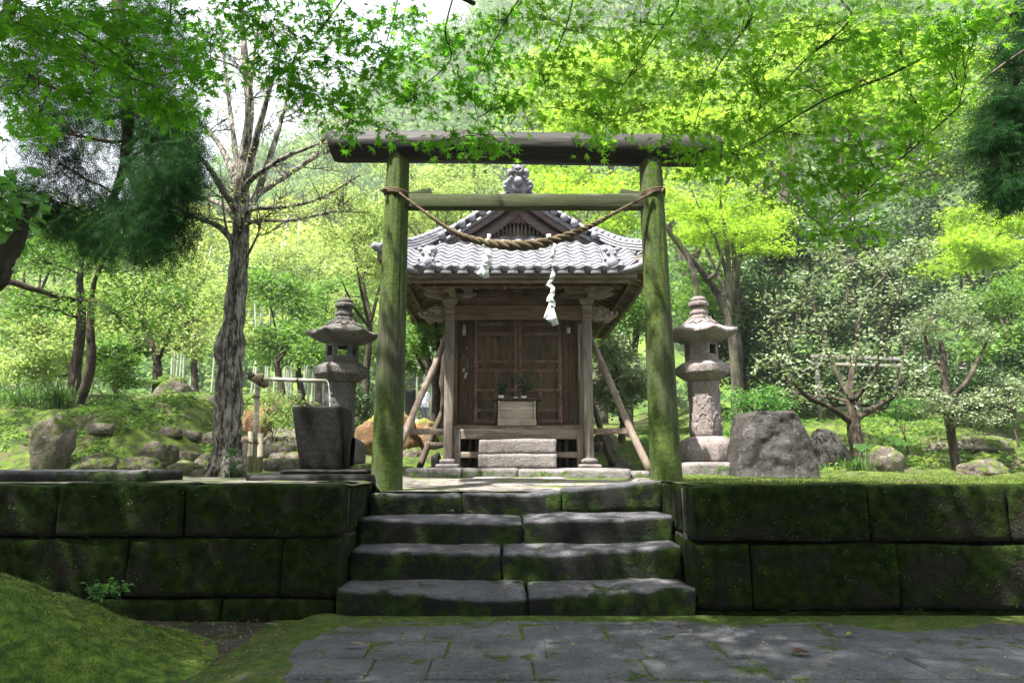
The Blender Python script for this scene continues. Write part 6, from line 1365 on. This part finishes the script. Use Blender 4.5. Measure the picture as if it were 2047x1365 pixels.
make_tree('camellia_tree', 'spreading camellia with pale glossy leaves right of the flat-topped boulder', 'tree', [[(*cb, .10), *T((1708, 860, 9, .085), (1706, 835, 9, .075))], T((1706, 845, 9, .05), (1660, 815, 8.9, .035), (1610, 790, 8.7, .025), (1570, 740, 8.6, .012)), T((1706, 840, 9, .05), (1755, 810, 9.1, .04), (1790, 785, 9.0, .028), (1810, 700, 9.1, .012)), T((1706, 840, 9, .06), (1700, 780, 9.1, .045), (1712, 690, 9.2, .03), (1730, 600, 9.2, .018), (1790, 530, 9.2, .008)),
          T((1704, 800, 9, .035), (1670, 740, 9.3, .03), (1640, 660, 9.4, .02), (1620, 590, 9.4, .01)), T((1710, 800, 9, .03), (1750, 740, 8.8, .025), (1770, 660, 8.7, .015), (1800, 590, 8.6, .008))], cpads, B_BRN, L_CAM, OVAL, .060, nsub=10, nspray=3, kleaf=4, spread=.075, flat=.7, seed=61, tw=.0045, up=.7, rnd=.6, limb=.5)
make_tree('small_pruned_tree', 'small pruned tree with leaf pads and slim bent trunk near the right edge', 'tree', [[(*gb(1910, 922, 8.6), .055), *T((1900, 860, 8.6, .05), (1890, 780, 8.6, .045), (1886, 715, 8.6, .04), (1880, 680, 8.6, .02))], T((1893, 800, 8.6, .03), (1930, 765, 8.5, .028), (1960, 710, 8.5, .02), (1985, 660, 8.5, .008)), T((1888, 750, 8.6, .03), (1860, 715, 8.7, .025), (1850, 660, 8.7, .015), (1870, 630, 8.7, .008)), T((1905, 830, 8.6, .02), (1930, 810, 8.5, .016), (1960, 800, 8.5, .008))],
          [pd(*q) for q in ((1880, 630, 8.7, 60, 22), (1930, 640, 8.6, 50, 22), (1850, 660, 8.7, 45, 22), (1960, 670, 8.5, 30, 18), (1900, 600, 8.7, 45, 16), (1850, 790, 8.4, 55, 14), (1910, 800, 8.4, 60, 18), (1970, 790, 8.5, 50, 20), (1940, 840, 8.4, 50, 12), (1985, 830, 8.5, 30, 14), (1880, 820, 8.4, 40, 12), (2010, 770, 8.7, 30, 12))], B_BRN, L_CAM, OVAL, .042, nsub=14, nspray=3, kleaf=9, spread=.06, flat=.5, seed=62, tw=.004, limb=.5)
def shrub(name, label, cat, px, py, Y, pads, leaf, ls, seed, tpl=OVAL, kl=10, ns=12, bark=None, group=None, sp=.07, **k):
    g = gb(px, py, Y); return make_tree(name, label, cat, [[(*g, .018), (g.x+.01, g.y, g.z+.15, .014), (g.x, g.y+.02, g.z+.3, .008)]], pads, bark or B_BRN, leaf, tpl, ls, nsub=ns, nspray=3, kleaf=kl, spread=sp, seed=seed, tw=.003, nside=6, group=group, **k)
shrub('azalea_bush', 'bright green azalea bush between the right lantern and the boulder', 'bush', 1495, 905, 8.9, [pd(*q) for q in ((1480, 800, 8.9, 34, 24), (1530, 790, 9, 34, 22), (1475, 850, 8.8, 30, 30), (1520, 850, 8.9, 36, 30), (1560, 810, 9.1, 26, 26), (1500, 885, 8.8, 30, 22))], L_BIG, .045, 71)
shrub('garden_shrub', 'light leafy shrub behind the bamboo spout', 'bush', 545, 860, 9.2, [pd(*q) for q in ((530, 800, 9.2, 30, 30), (560, 790, 9.2, 30, 30), (580, 820, 9.2, 26, 26), (540, 840, 9.1, 34, 20))], L_LIM, .038, 72, kl=7)
shrub('garden_shrub', 'dark green shrub on the left bank beside the reddish trunk', 'bush', 232, 800, 10, [pd(*q) for q in ((220, 740, 10, 26, 26), (250, 730, 10, 28, 26), (235, 765, 10, 32, 18), (265, 760, 10, 20, 20))], L_MID, .045, 73)
shrub('garden_shrub', 'small dark shrub low between the left lantern and the left pillar', 'bush', 720, 830, 9.8, [pd(*q) for q in ((705, 790, 9.8, 26, 24), (735, 800, 9.8, 24, 22), (720, 830, 9.8, 26, 14))], L_DRK, .045, 74)
shrub('garden_shrub', 'glossy low shrub at the far right edge of the slope', 'bush', 2030, 860, 9.8, [pd(*q) for q in ((2030, 800, 9.8, 36, 24), (2060, 780, 9.8, 36, 24), (2000, 760, 10, 30, 20))], L_CAM, .045, 75)
shrub('garden_shrub', 'slender dark-stemmed shrub just right of the camellia trunk', 'bush', 1812, 895, 9.2, [pd(*q) for q in ((1800, 830, 9.2, 24, 10), (1830, 800, 9.2, 26, 12), (1790, 800, 9.2, 20, 10))], L_BIG, .05, 76, kl=5, ns=8)
# grass clumps: arching blades
def grass(name, label, px, py, Y, n, L, seed, mat=L_GRS, sprd=.16):
    r = np.random.default_rng(seed); g = P(px, py, Y); g.z = H(g.x, Y)-.01; b = np.array(tuple(g))+r.normal(size=(n, 3))*np.array([sprd, sprd*.7, 0])
    a = r.uniform(0, 2*np.pi, n); l = L*r.uniform(.6, 1.2, n); t = np.linspace(0, 1, 6)[None, :]; out = (.25+.75*r.uniform(0, 1, n))[:, None]
    ctr = np.stack([b[:, 0:1]+np.cos(a)[:, None]*l[:, None]*out*t**1.4*.8, b[:, 1:2]+np.sin(a)[:, None]*l[:, None]*out*t**1.4*.8, b[:, 2:3]+l[:, None]*(t*1.0-out*.75*t**2.4)], 2)
    w = (L*.018)*np.sin(np.clip(t*.85+.15, 0, 1)*np.pi)[:, :, None]; sd_ = np.stack([-np.sin(a), np.cos(a), np.zeros(n)], 1)[:, None]
    V = np.concatenate([ctr-sd_*w, ctr+sd_*w], 1).reshape(-1, 3); base = (np.arange(n)*12)[:, None]; i = np.arange(5)[None]
    q = np.stack([base+i, base+i+1, base+i+7, base+i+6], -1).reshape(-1, 4)
    o = link_mesh(name, np_mesh(name, V, [q], np.repeat(r.uniform(0, 1, n), 12)), mat, origin=tuple(g)); return tag(o, label, 'grass')
grass('grass_clump', 'long arching grass clump beside the twin trunks on the left bank', 108, 845, 8.9, 130, .50, 1, sprd=.13); grass('grass_clump', 'second arching grass clump nearer the left edge of the bank', 50, 830, 9.0, 100, .45, 2, sprd=.13)
grass('grass_clump', 'low spiky grass tuft in the middle of the left bank', 222, 850, 9.3, 110, .28, 3, sprd=.08); grass('grass_clump', 'small green grass tuft at the foot of the old tree', 462, 948, 6.28, 90, .16, 4, sprd=.06)
grass('grass_clump', 'dark spiky grass tuft at the foot of the camellia, behind the pinkish rock', 1712, 932, 8.1, 150, .26, 5, sprd=.10); grass('grass_clump', 'broad-bladed fern-like clump at the far left', 15, 800, 9.6, 70, .65, 6, sprd=.3)
# butterbur: round leaves on stalks
def butterbur(label, px, py, Y, leaves, seed, mat):
    g = P(px, py, Y); g.z = H(g.x, Y); root = empty('butterbur_plant', tuple(g), label, 'plant'); r = random.Random(seed)
    for (lx, ly, lr) in leaves:
        c = P(lx, ly, Y+r.uniform(-.1, .1)); R_ = lr*MP(Y); n = 18; tx, ty = r.uniform(-.2, .2), r.uniform(-.9, -.4); V = [c]
        for k in range(n):
            a = k*2*math.pi/n; rr_ = R_*(1-.55*math.exp(-((a-3.14)/.22)**2))*(1+.04*math.sin(a*7)); V.append(c+Vector((rr_*math.cos(a), rr_*math.sin(a)*.85, rr_*(-math.sin(a)*ty*.6+math.cos(a)*tx)+.015*math.sin(a*4))))
        mb = MB(); mb.add(V, [(0, 1+k, 1+(k+1) % n) for k in range(n)]); mb.build('leaf', mat, root, fix=False)
        mb = MB(); mb.tube([c, (c+g)/2+Vector((0, 0, .03)), g], [.003, .004, .005], 6); mb.build('stalk', mat, root, fix=False)
butterbur('round-leaved butterbur at the foot of the old tree', 462, 935, 6.2, [(462, 899, 10), (474, 903, 9), (459, 911, 9), (478, 925, 8), (469, 938, 6)], 1, L_BIG)
butterbur('round-leaved butterbur beside the pinkish rock below the camellia', 1770, 920, 8.3, [(1720, 893, 14), (1742, 895, 13), (1755, 902, 13), (1790, 880, 15), (1735, 908, 10), (1805, 888, 11)], 2, L_BIG)
butterbur('large pale butterbur leaves behind the left mossy boulder', 300, 790, 11.4, [(290, 765, 20), (320, 758, 18), (330, 752, 14)], 3, L_BRI)
# bamboo culms far behind on the left
M_CULM = plain('pale_bamboo_culm', (.30, .34, .24), .5, .4, .2, 5)
r_ = random.Random(12); culm = None
wh = ['left of the old tree', 'right of the old tree', 'behind the bamboo spout', 'left of the left lantern', 'between the left pillar and the shrine']
cnt = 0
for k in range(44):
    px = [r_.uniform(340, 425), r_.uniform(495, 560), r_.uniform(560, 610), r_.uniform(610, 660), r_.uniform(820, 885)][k % 5]; Y = r_.uniform(24, 30) if k % 5 < 4 else r_.uniform(37, 41); g = gb(px, 800, Y); ln = Vector((r_.uniform(-.25, .25), r_.uniform(-.2, .2), 0)); hgt = r_.uniform(6, 8)
    mb = MB(); pts = [g+Vector((0, 0, hgt*t))+ln*t*t*3 for t in np.linspace(0, 1, 9)]; mb.tube(pts, list(np.linspace(.055, .02, 9)), 8)
    o = mb.build('bamboo_culm', M_CULM, origin=tuple(g), smooth=True); tag(o, 'pale bamboo culm far behind, in the stand '+wh[k % 5], 'bamboo', 'far bamboo culms '+wh[k % 5])
# bamboo foliage mass and far wooded hill
r = np.random.default_rng(77)
def mass(name, label, cat, blobs, leafm, tpl, ls, per, seed, up=.6):
    r = np.random.default_rng(seed); pos = []
    for c, R_ in blobs:
        n = int(per); u = norm(r.normal(size=(n, 3)))*(r.uniform(.35, 1, n)**.4)[:, None]; u[:, 2] = np.abs(u[:, 2])*1.0-.25; pos.append(np.array(c)+u*np.array(R_))
    pos = np.concatenate(pos); me = clump_mesh(name, pos, ls, tpl, up, .8, seed=seed, tintc=np.repeat(r.uniform(0, .45, len(blobs)), int(per)))
    o = link_mesh(name, me, leafm); return tag(o, label, cat, kind='stuff')
L_BAM = leaf_mat('bamboo_foliage', (.20, .26, .05), (.40, .50, .08), .3, .6, .45, .2, (.42, .50, .14))
bl_ = []
for k in range(60):
    px, py = r.uniform(300, 1000), r.uniform(430, 640); Y = 34+(640-py)/20+r.uniform(-2, 2); c = P(px, py, Y); bl_.append((tuple(c), (2.2, 2.0, 1.6)))
mass('bamboo_foliage', 'luminous yellow-green bamboo foliage beyond the garden trees', 'bamboo', bl_, L_BAM, CARD, .34, 420, 5)
SKY = [(-900, 470), (-400, 460), (0, 450), (240, 440), (330, 390), (420, 330), (520, 290), (640, 225), (740, 150), (850, 85), (950, 15), (1050, -60), (1200, -130), (1500, -150), (2050, -100), (2600, 0), (3200, 150)]
def skyel(px): return np.interp(px, [a for a, b in SKY], [b for a, b in SKY])
def hillpt(px, t):   # t 0 foot .. 1 ridge
    Y = 46+70*t; py = skyel(px); top = P(px, py, 116).z; x = P(px, 700, Y).x
    return Vector((x, Y, 3.2+(top-3.2)*t**1.05))
V = []; nu, nv = 90, 26
for j in range(nv):
    for i in range(nu): p = hillpt(-900+4100*i/(nu-1), j/(nv-1)); p.z += 2.0*fbm(p, .06)-1.5; V.append(p)
mb = MB(); mb.add(V, [(j*nu+i, j*nu+i+1, (j+1)*nu+i+1, (j+1)*nu+i) for j in range(nv-1) for i in range(nu-1)]); o = mb.build('hill', M_HILL, smooth=True, fix=False); tag(o, kind='structure')
bl_ = []
for k in range(900):
    px = r.uniform(-300, 2300); t = r.uniform(0, 1.0); p = hillpt(px, t); s_ = r.uniform(2.0, 4.0)*(.8+.4*t); bl_.append((tuple(p+Vector((0, -1, s_*.2))), (s_, s_, s_*.85)))
L_HIL = leaf_mat('hill_foliage', (.05, .12, .035), (.14, .28, .05), .5, .7, .35, .15, (.20, .32, .09))
mass('wooded_hill', 'far wooded hillside of mixed pale green treetops filling the background', 'forest', bl_, L_HIL, CARD, .62, 190, 6, up=.4)

# --- far person, bench, rails, post, plant label -------------------------------------
def person():
    Y = 34; foot = P(848, 850, Y); foot.z = H(foot.x, Y)+.05; h = 1.62; root_o = Vector(foot)
    J = {'pel': (0, 0, .88), 'che': (0, .0, 1.22), 'nek': (.0, .0, 1.38), 'hed': (.0, -.02, 1.50), 'top': (0, -.02, 1.60), 'hl': (-.09, 0, .84), 'kl': (-.09, -.02, .46), 'al': (-.09, .03, .07), 'tl': (-.10, -.14, .03), 'hr': (.09, 0, .84), 'kr': (.10, -.05, .46), 'ar': (.10, .02, .07), 'tr': (.11, -.15, .03),
         'sl': (-.17, 0, 1.33), 'el': (-.22, .02, 1.06), 'wl': (-.19, -.10, .86), 'dl': (-.18, -.14, .80), 'sr': (.17, 0, 1.33), 'er': (.23, .01, 1.06), 'wr': (.20, -.10, .86), 'dr': (.19, -.14, .80)}
    Rr = {'pel': .15, 'che': .16, 'nek': .055, 'hed': .095, 'top': .07, 'hl': .10, 'kl': .07, 'al': .045, 'tl': .035, 'hr': .10, 'kr': .07, 'ar': .045, 'tr': .035, 'sl': .06, 'el': .045, 'wl': .03, 'dl': .035, 'sr': .06, 'er': .045, 'wr': .03, 'dr': .035}
    E = [('pel', 'che'), ('che', 'nek'), ('nek', 'hed'), ('hed', 'top'), ('pel', 'hl'), ('hl', 'kl'), ('kl', 'al'), ('al', 'tl'), ('pel', 'hr'), ('hr', 'kr'), ('kr', 'ar'), ('ar', 'tr'), ('che', 'sl'), ('sl', 'el'), ('el', 'wl'), ('wl', 'dl'), ('che', 'sr'), ('sr', 'er'), ('er', 'wr'), ('wr', 'dr')]
    ks = list(J); me = bpy.data.meshes.new('person'); me.from_pydata([J[k] for k in ks], [(ks.index(a), ks.index(b)) for a, b in E], [])
    o = bpy.data.objects.new('person', me); COL.objects.link(o); o.location = root_o; ORG[o.name] = Vector(root_o); o.rotation_euler = (0, 0, .4)
    m = o.modifiers.new('skin', 'SKIN'); 
    if not me.skin_vertices: bpy.context.view_layer.objects.active = o; bpy.ops.mesh.customdata_skin_add()
    for i, k in enumerate(ks): me.skin_vertices[0].data[i].radius = (Rr[k], Rr[k]*.85)
    me.skin_vertices[0].data[0].use_root = True; s2 = o.modifiers.new('sub', 'SUBSURF'); s2.levels = s2.render_levels = 2
    me.materials.append(plain('skin_tone', (.45, .28, .20), .6)); tag(o, 'distant person in a patterned grey-blue top seen between the left pillar and shrine', 'person')
    t_ = NT('patterned_cloth'); c = t_.mix(t_.ramp(t_.noise(22, 2, .5), .48, .52), (.16, .17, .24), (.55, .55, .60)); cl = t_.done(t_.bsdf(c, .9))
    mb = MB(); mb.lathe([(.215, .62), (.20, .85), (.175, 1.0), (.19, 1.2), (.19, 1.32), (.12, 1.385), (.065, 1.40)], root_o, 20); 
    for s_ in (-1, 1): mb.tube([root_o+Vector((s_*.15, 0, 1.33)), root_o+Vector((s_*.225, .02, 1.10)), root_o+Vector((s_*.215, -.04, .98))], [.075, .085, .10], 12)
    mb.build('shirt', cl, o, smooth=True)
    mb = MB(); mb.lathe([(.02, 1.63), (.09, 1.61), (.118, 1.55), (.112, 1.48), (.06, 1.43)], root_o+Vector((0, .025, 0)), 16); mb.build('hair', M_BLACK, o, smooth=True)
    mb = MB(); 
    for s_ in (-1, 1): mb.tube([root_o+Vector((s_*.095, 0, .80)), root_o+Vector((s_*.095, -.02, .45)), root_o+Vector((s_*.095, .02, .10))], [.13, .095, .075], 12)
    mb.build('trousers', plain('dark_trousers', (.05, .05, .08), .9), o, smooth=True)
person()
M_GRAVEL = plain('sunlit_gravel', (.55, .52, .50), .95, .1, .2, 3, .4)
mb = MB(); V = []; 
for j, Y in enumerate((24, 28, 32, 36, 40)):
    for i, px in enumerate((800, 830, 860, 890, 930)): x = P(px, 800, Y).x; V.append((x, Y, H(x, Y)+.05))
mb.add(V, [(j*5+i, j*5+i+1, j*5+i+6, j*5+i+5) for j in range(4) for i in range(4)]); o = mb.build('gravel_path', M_GRAVEL, fix=False); tag(o, kind='structure')
c = gb(820, 835, 14); mb = MB(); z1 = P(820, 778, 14).z; block(mb, c.x-.10, c.x+.10, c.y-.1, c.y+.1, c.z, z1, .08, .02, .004); o = mb.build('stone_post', M_DARK, origin=tuple(c), smooth=True); tag(o, 'dark square stone post between the left pillar and the shrine', 'post')
M_RAIL = plain('pale_wood_rail', (.26, .24, .22), .8, .3, .2)
be = empty('garden_bench', tuple(P(1700, 740, 12.2)), 'weathered plank bench half hidden behind the camellia', 'bench')
mb = MB(); mb.beam(P(1620, 727, 12.2), P(1800, 732, 12.2), .10, .05); mb.build('seat', M_RAIL, be, bevel=.004)
mb = MB(); mb.beam(P(1620, 712, 12.4), P(1800, 718, 12.4), .04, .06); mb.build('backrest', M_RAIL, be, bevel=.004)
for px in (1632, 1788): a = P(px, 731, 12.2); mb = MB(); mb.box((a.x, 12.2, (a.z+H(a.x, 12.2))/2), (.06, .06, a.z-H(a.x, 12.2)+.04)); mb.build('leg', M_RAIL, be); a = P(px, 716, 12.4); mb = MB(); mb.box((a.x, 12.43, (a.z+H(a.x, 12.4))/2), (.05, .04, a.z-H(a.x, 12.4)+.04)); mb.build('leg', M_RAIL, be)
fe = empty('low_rail_fence', tuple(P(1500, 750, 14.5)), 'low pale rail fence behind the azalea, right of the right lantern', 'fence')
mb = MB(); mb.beam(P(1478, 741, 14.5), P(1528, 735, 14.5), .05, .05); mb.build('rail', M_RAIL, fe)
for px in (1482, 1523): a = P(px, 740, 14.5); mb = MB(); mb.box((a.x, 14.5, a.z-.25), (.05, .05, .55)); mb.build('post', M_RAIL, fe)
pl = empty('plant_label', tuple(P(1715, 838, 8.7)), 'small black name label on a stake in front of the camellia trunk', 'label')
a = P(1716, 815, 8.72); m = MP(8.72); mb = MB(); mb.box(a, (15*m, .004, 11*m)); bd = mb.build('board', M_BLACK, pl)
mb = MB()
for dx, dz, w_, h_ in ((-.25, .18, .3, .05), (.2, .2, .3, .05), (-.28, .02, .05, .3), (-.1, -.02, .25, .05), (.22, 0, .35, .05), (.0, -.22, .7, .05), (.28, -.1, .05, .2), (-.1, -.33, .4, .04)): mb.box(a+Vector((dx*15*m, -.0035, dz*11*m)), (w_*15*m*.9, .0008, h_*11*m*.7))
mb.build('lettering', M_WHITE, bd)
mb = MB(); mb.tube([a+Vector((0, .004, 0)), (a.x, 8.73, H(a.x, 8.73)-.03)], .004, 6); mb.build('stake', M_BLACK, pl)
# sprigs on walls and little plants (uncountable)
r = np.random.default_rng(14); pts = []
for _ in range(240):
    side = r.uniform() < .5; x = r.uniform(-4.5, -1.1) if side else r.uniform(1.15, 4.2); z = r.uniform(.05, .78); c = np.array([x, WY-.012, z])
    for _ in range(int(r.integers(2, 7))): pts.append(c+r.normal(size=3)*np.array([.018, .004, .018]))
me = clump_mesh('wall_sprigs', np.array(pts), .009, OVAL, .2, .5, (0, -1, .4), droop=.2, seed=9); o = link_mesh('wall_sprigs', me, L_BIG); tag(o, 'tiny green sprigs growing on the faces of the mossy walls', 'sprigs', kind='stuff')
for (px, py, z, n_, lab, L_) in ((196, 1190, .28, 60, 'leafy green seedling on top of the moss mound', .10), (228, 1185, .24, 50, 'feathery seedling just right of the leafy one on the mound', .09), (1582, 1205, 0, 14, 'small green seedling at the foot of the right wall', .06), (1680, 1210, 0, 12, 'tiny seedling at the foot of the right wall, farther right', .06), (737, 1138, .18, 10, 'tiny seedling on the riser of the lowest steps, left side', .035)):
    v = P(px, py, 3.7) if z > .2 else Vector((*G(px, py, z), z)); r = np.random.default_rng(int(px)); k = max(4, n_//5)
    A = np.repeat(np.array([tuple(v)])-np.array([[0, 0, .02]]), k, 0); Tt = A+np.stack([r.normal(size=k)*L_*.4, r.normal(size=k)*L_*.3, r.uniform(.4, 1.1, k)*L_], 1); bp = bez(A, (A+Tt)/2+np.array([0, 0, .01]), Tt, 5)
    rt = empty('seedling', tuple(v), lab, 'plant'); Vv, q = tubes(bp, np.full((k, 5), .001), 3); mb = MB(); mb.add(Vv, q); link_mesh('stem', mb.mesh('stem'), L_BIG, rt)
    ii = r.integers(1, 5, (k, 5)); pos = bp[np.arange(k)[:, None], ii].reshape(-1, 3); link_mesh('leaves', clump_mesh('leaves', pos, L_*.28, OVAL, .5, .6, (0, -.3, .2), seed=3), L_BIG, rt)
# low ground cover over the banks: tiny leaf sprays and moss cushions
r = np.random.default_rng(91); pts = []; 
while len(pts) < 26000:
    if r.uniform() < .55: x, y = r.uniform(-9, -3.3), r.uniform(7.4, 13)
    else: x, y = r.uniform(2.2, 9), r.uniform(8.2, 13.5)
    d = noise.noise(Vector((x*1.1, y*1.1, 4)))+.5*noise.noise(Vector((x*3, y*3, 7)))
    if d > .02*r.normal()+.05: pts.append((x, y, H(x, y)+.012+abs(r.normal())*.02))
me = clump_mesh('ground_cover', np.array(pts), .045, OVAL, .9, .5, sizevar=.5, droop=.0, seed=12); o = link_mesh('ground_cover', me, L_MID); tag(o, 'low leafy ground cover spreading over the mossy garden banks', 'ground cover', kind='stuff')
t_ = bpy.data.materials.new('haze'); t_.use_nodes = True; nt_ = t_.node_tree; nt_.nodes.clear(); ou = nt_.nodes.new('ShaderNodeOutputMaterial'); pv = nt_.nodes.new('ShaderNodeVolumePrincipled')
pv.inputs['Color'].default_value = (.93, .96, 1, 1); pv.inputs['Density'].default_value = .0013; pv.inputs['Anisotropy'].default_value = .1
nt_.links.new(pv.outputs[0], ou.inputs['Volume'])
mb = MB(); mb.b2(-400, 400, -70, 310, -3, 112); o = mb.build('haze', t_); tag(o, 'thin pale air haze over the garden and hill', 'haze', kind='stuff')
# ================================================================ camera, light, sky
cam = bpy.data.cameras.new('camera'); co = bpy.data.objects.new('camera', cam); COL.objects.link(co)
cam.sensor_width = 36; cam.lens = 36*F/2047; cam.clip_end = 2000; cam.clip_start = .05
co.location = (0, 0, ZE); co.rotation_euler = (math.pi/2+TH, 0, 0); SC.camera = co
SUND = Vector((-.34, -.30, .89)).normalized()
sun = bpy.data.lights.new('sun', 'SUN'); so = bpy.data.objects.new('sun', sun); COL.objects.link(so)
sun.energy = 5.0; sun.angle = math.radians(.8); sun.color = (1, .96, .88)
so.rotation_euler = SUND.to_track_quat('Z', 'Y').to_euler()
w = bpy.data.worlds.new('World'); SC.world = w; w.use_nodes = True; nt = w.node_tree
bg = nt.nodes['Background']; sky = nt.nodes.new('ShaderNodeTexSky'); sky.sky_type = 'NISHITA'; sky.sun_disc = False
sky.sun_elevation = math.asin(SUND.z); sky.sun_rotation = math.atan2(SUND.x, SUND.y)
sky.air_density = 1.0; sky.dust_density = 4.0; sky.ozone_density = 1.0
mx = nt.nodes.new('ShaderNodeMix'); mx.data_type = 'RGBA'; mx.inputs[0].default_value = .72; mx.inputs[7].default_value = (2.75, 2.8, 2.9, 1)
nt.links.new(sky.outputs[0], mx.inputs[6]); nt.links.new(mx.outputs[2], bg.inputs[0]); bg.inputs[1].default_value = .15
vs = SC.view_settings; vs.view_transform = 'Standard'; vs.look = 'None'; vs.gamma = 1; vs.exposure = 2.1
SC.cycles.max_bounces = 7; SC.cycles.transparent_max_bounces = 8; SC.cycles.diffuse_bounces = 4
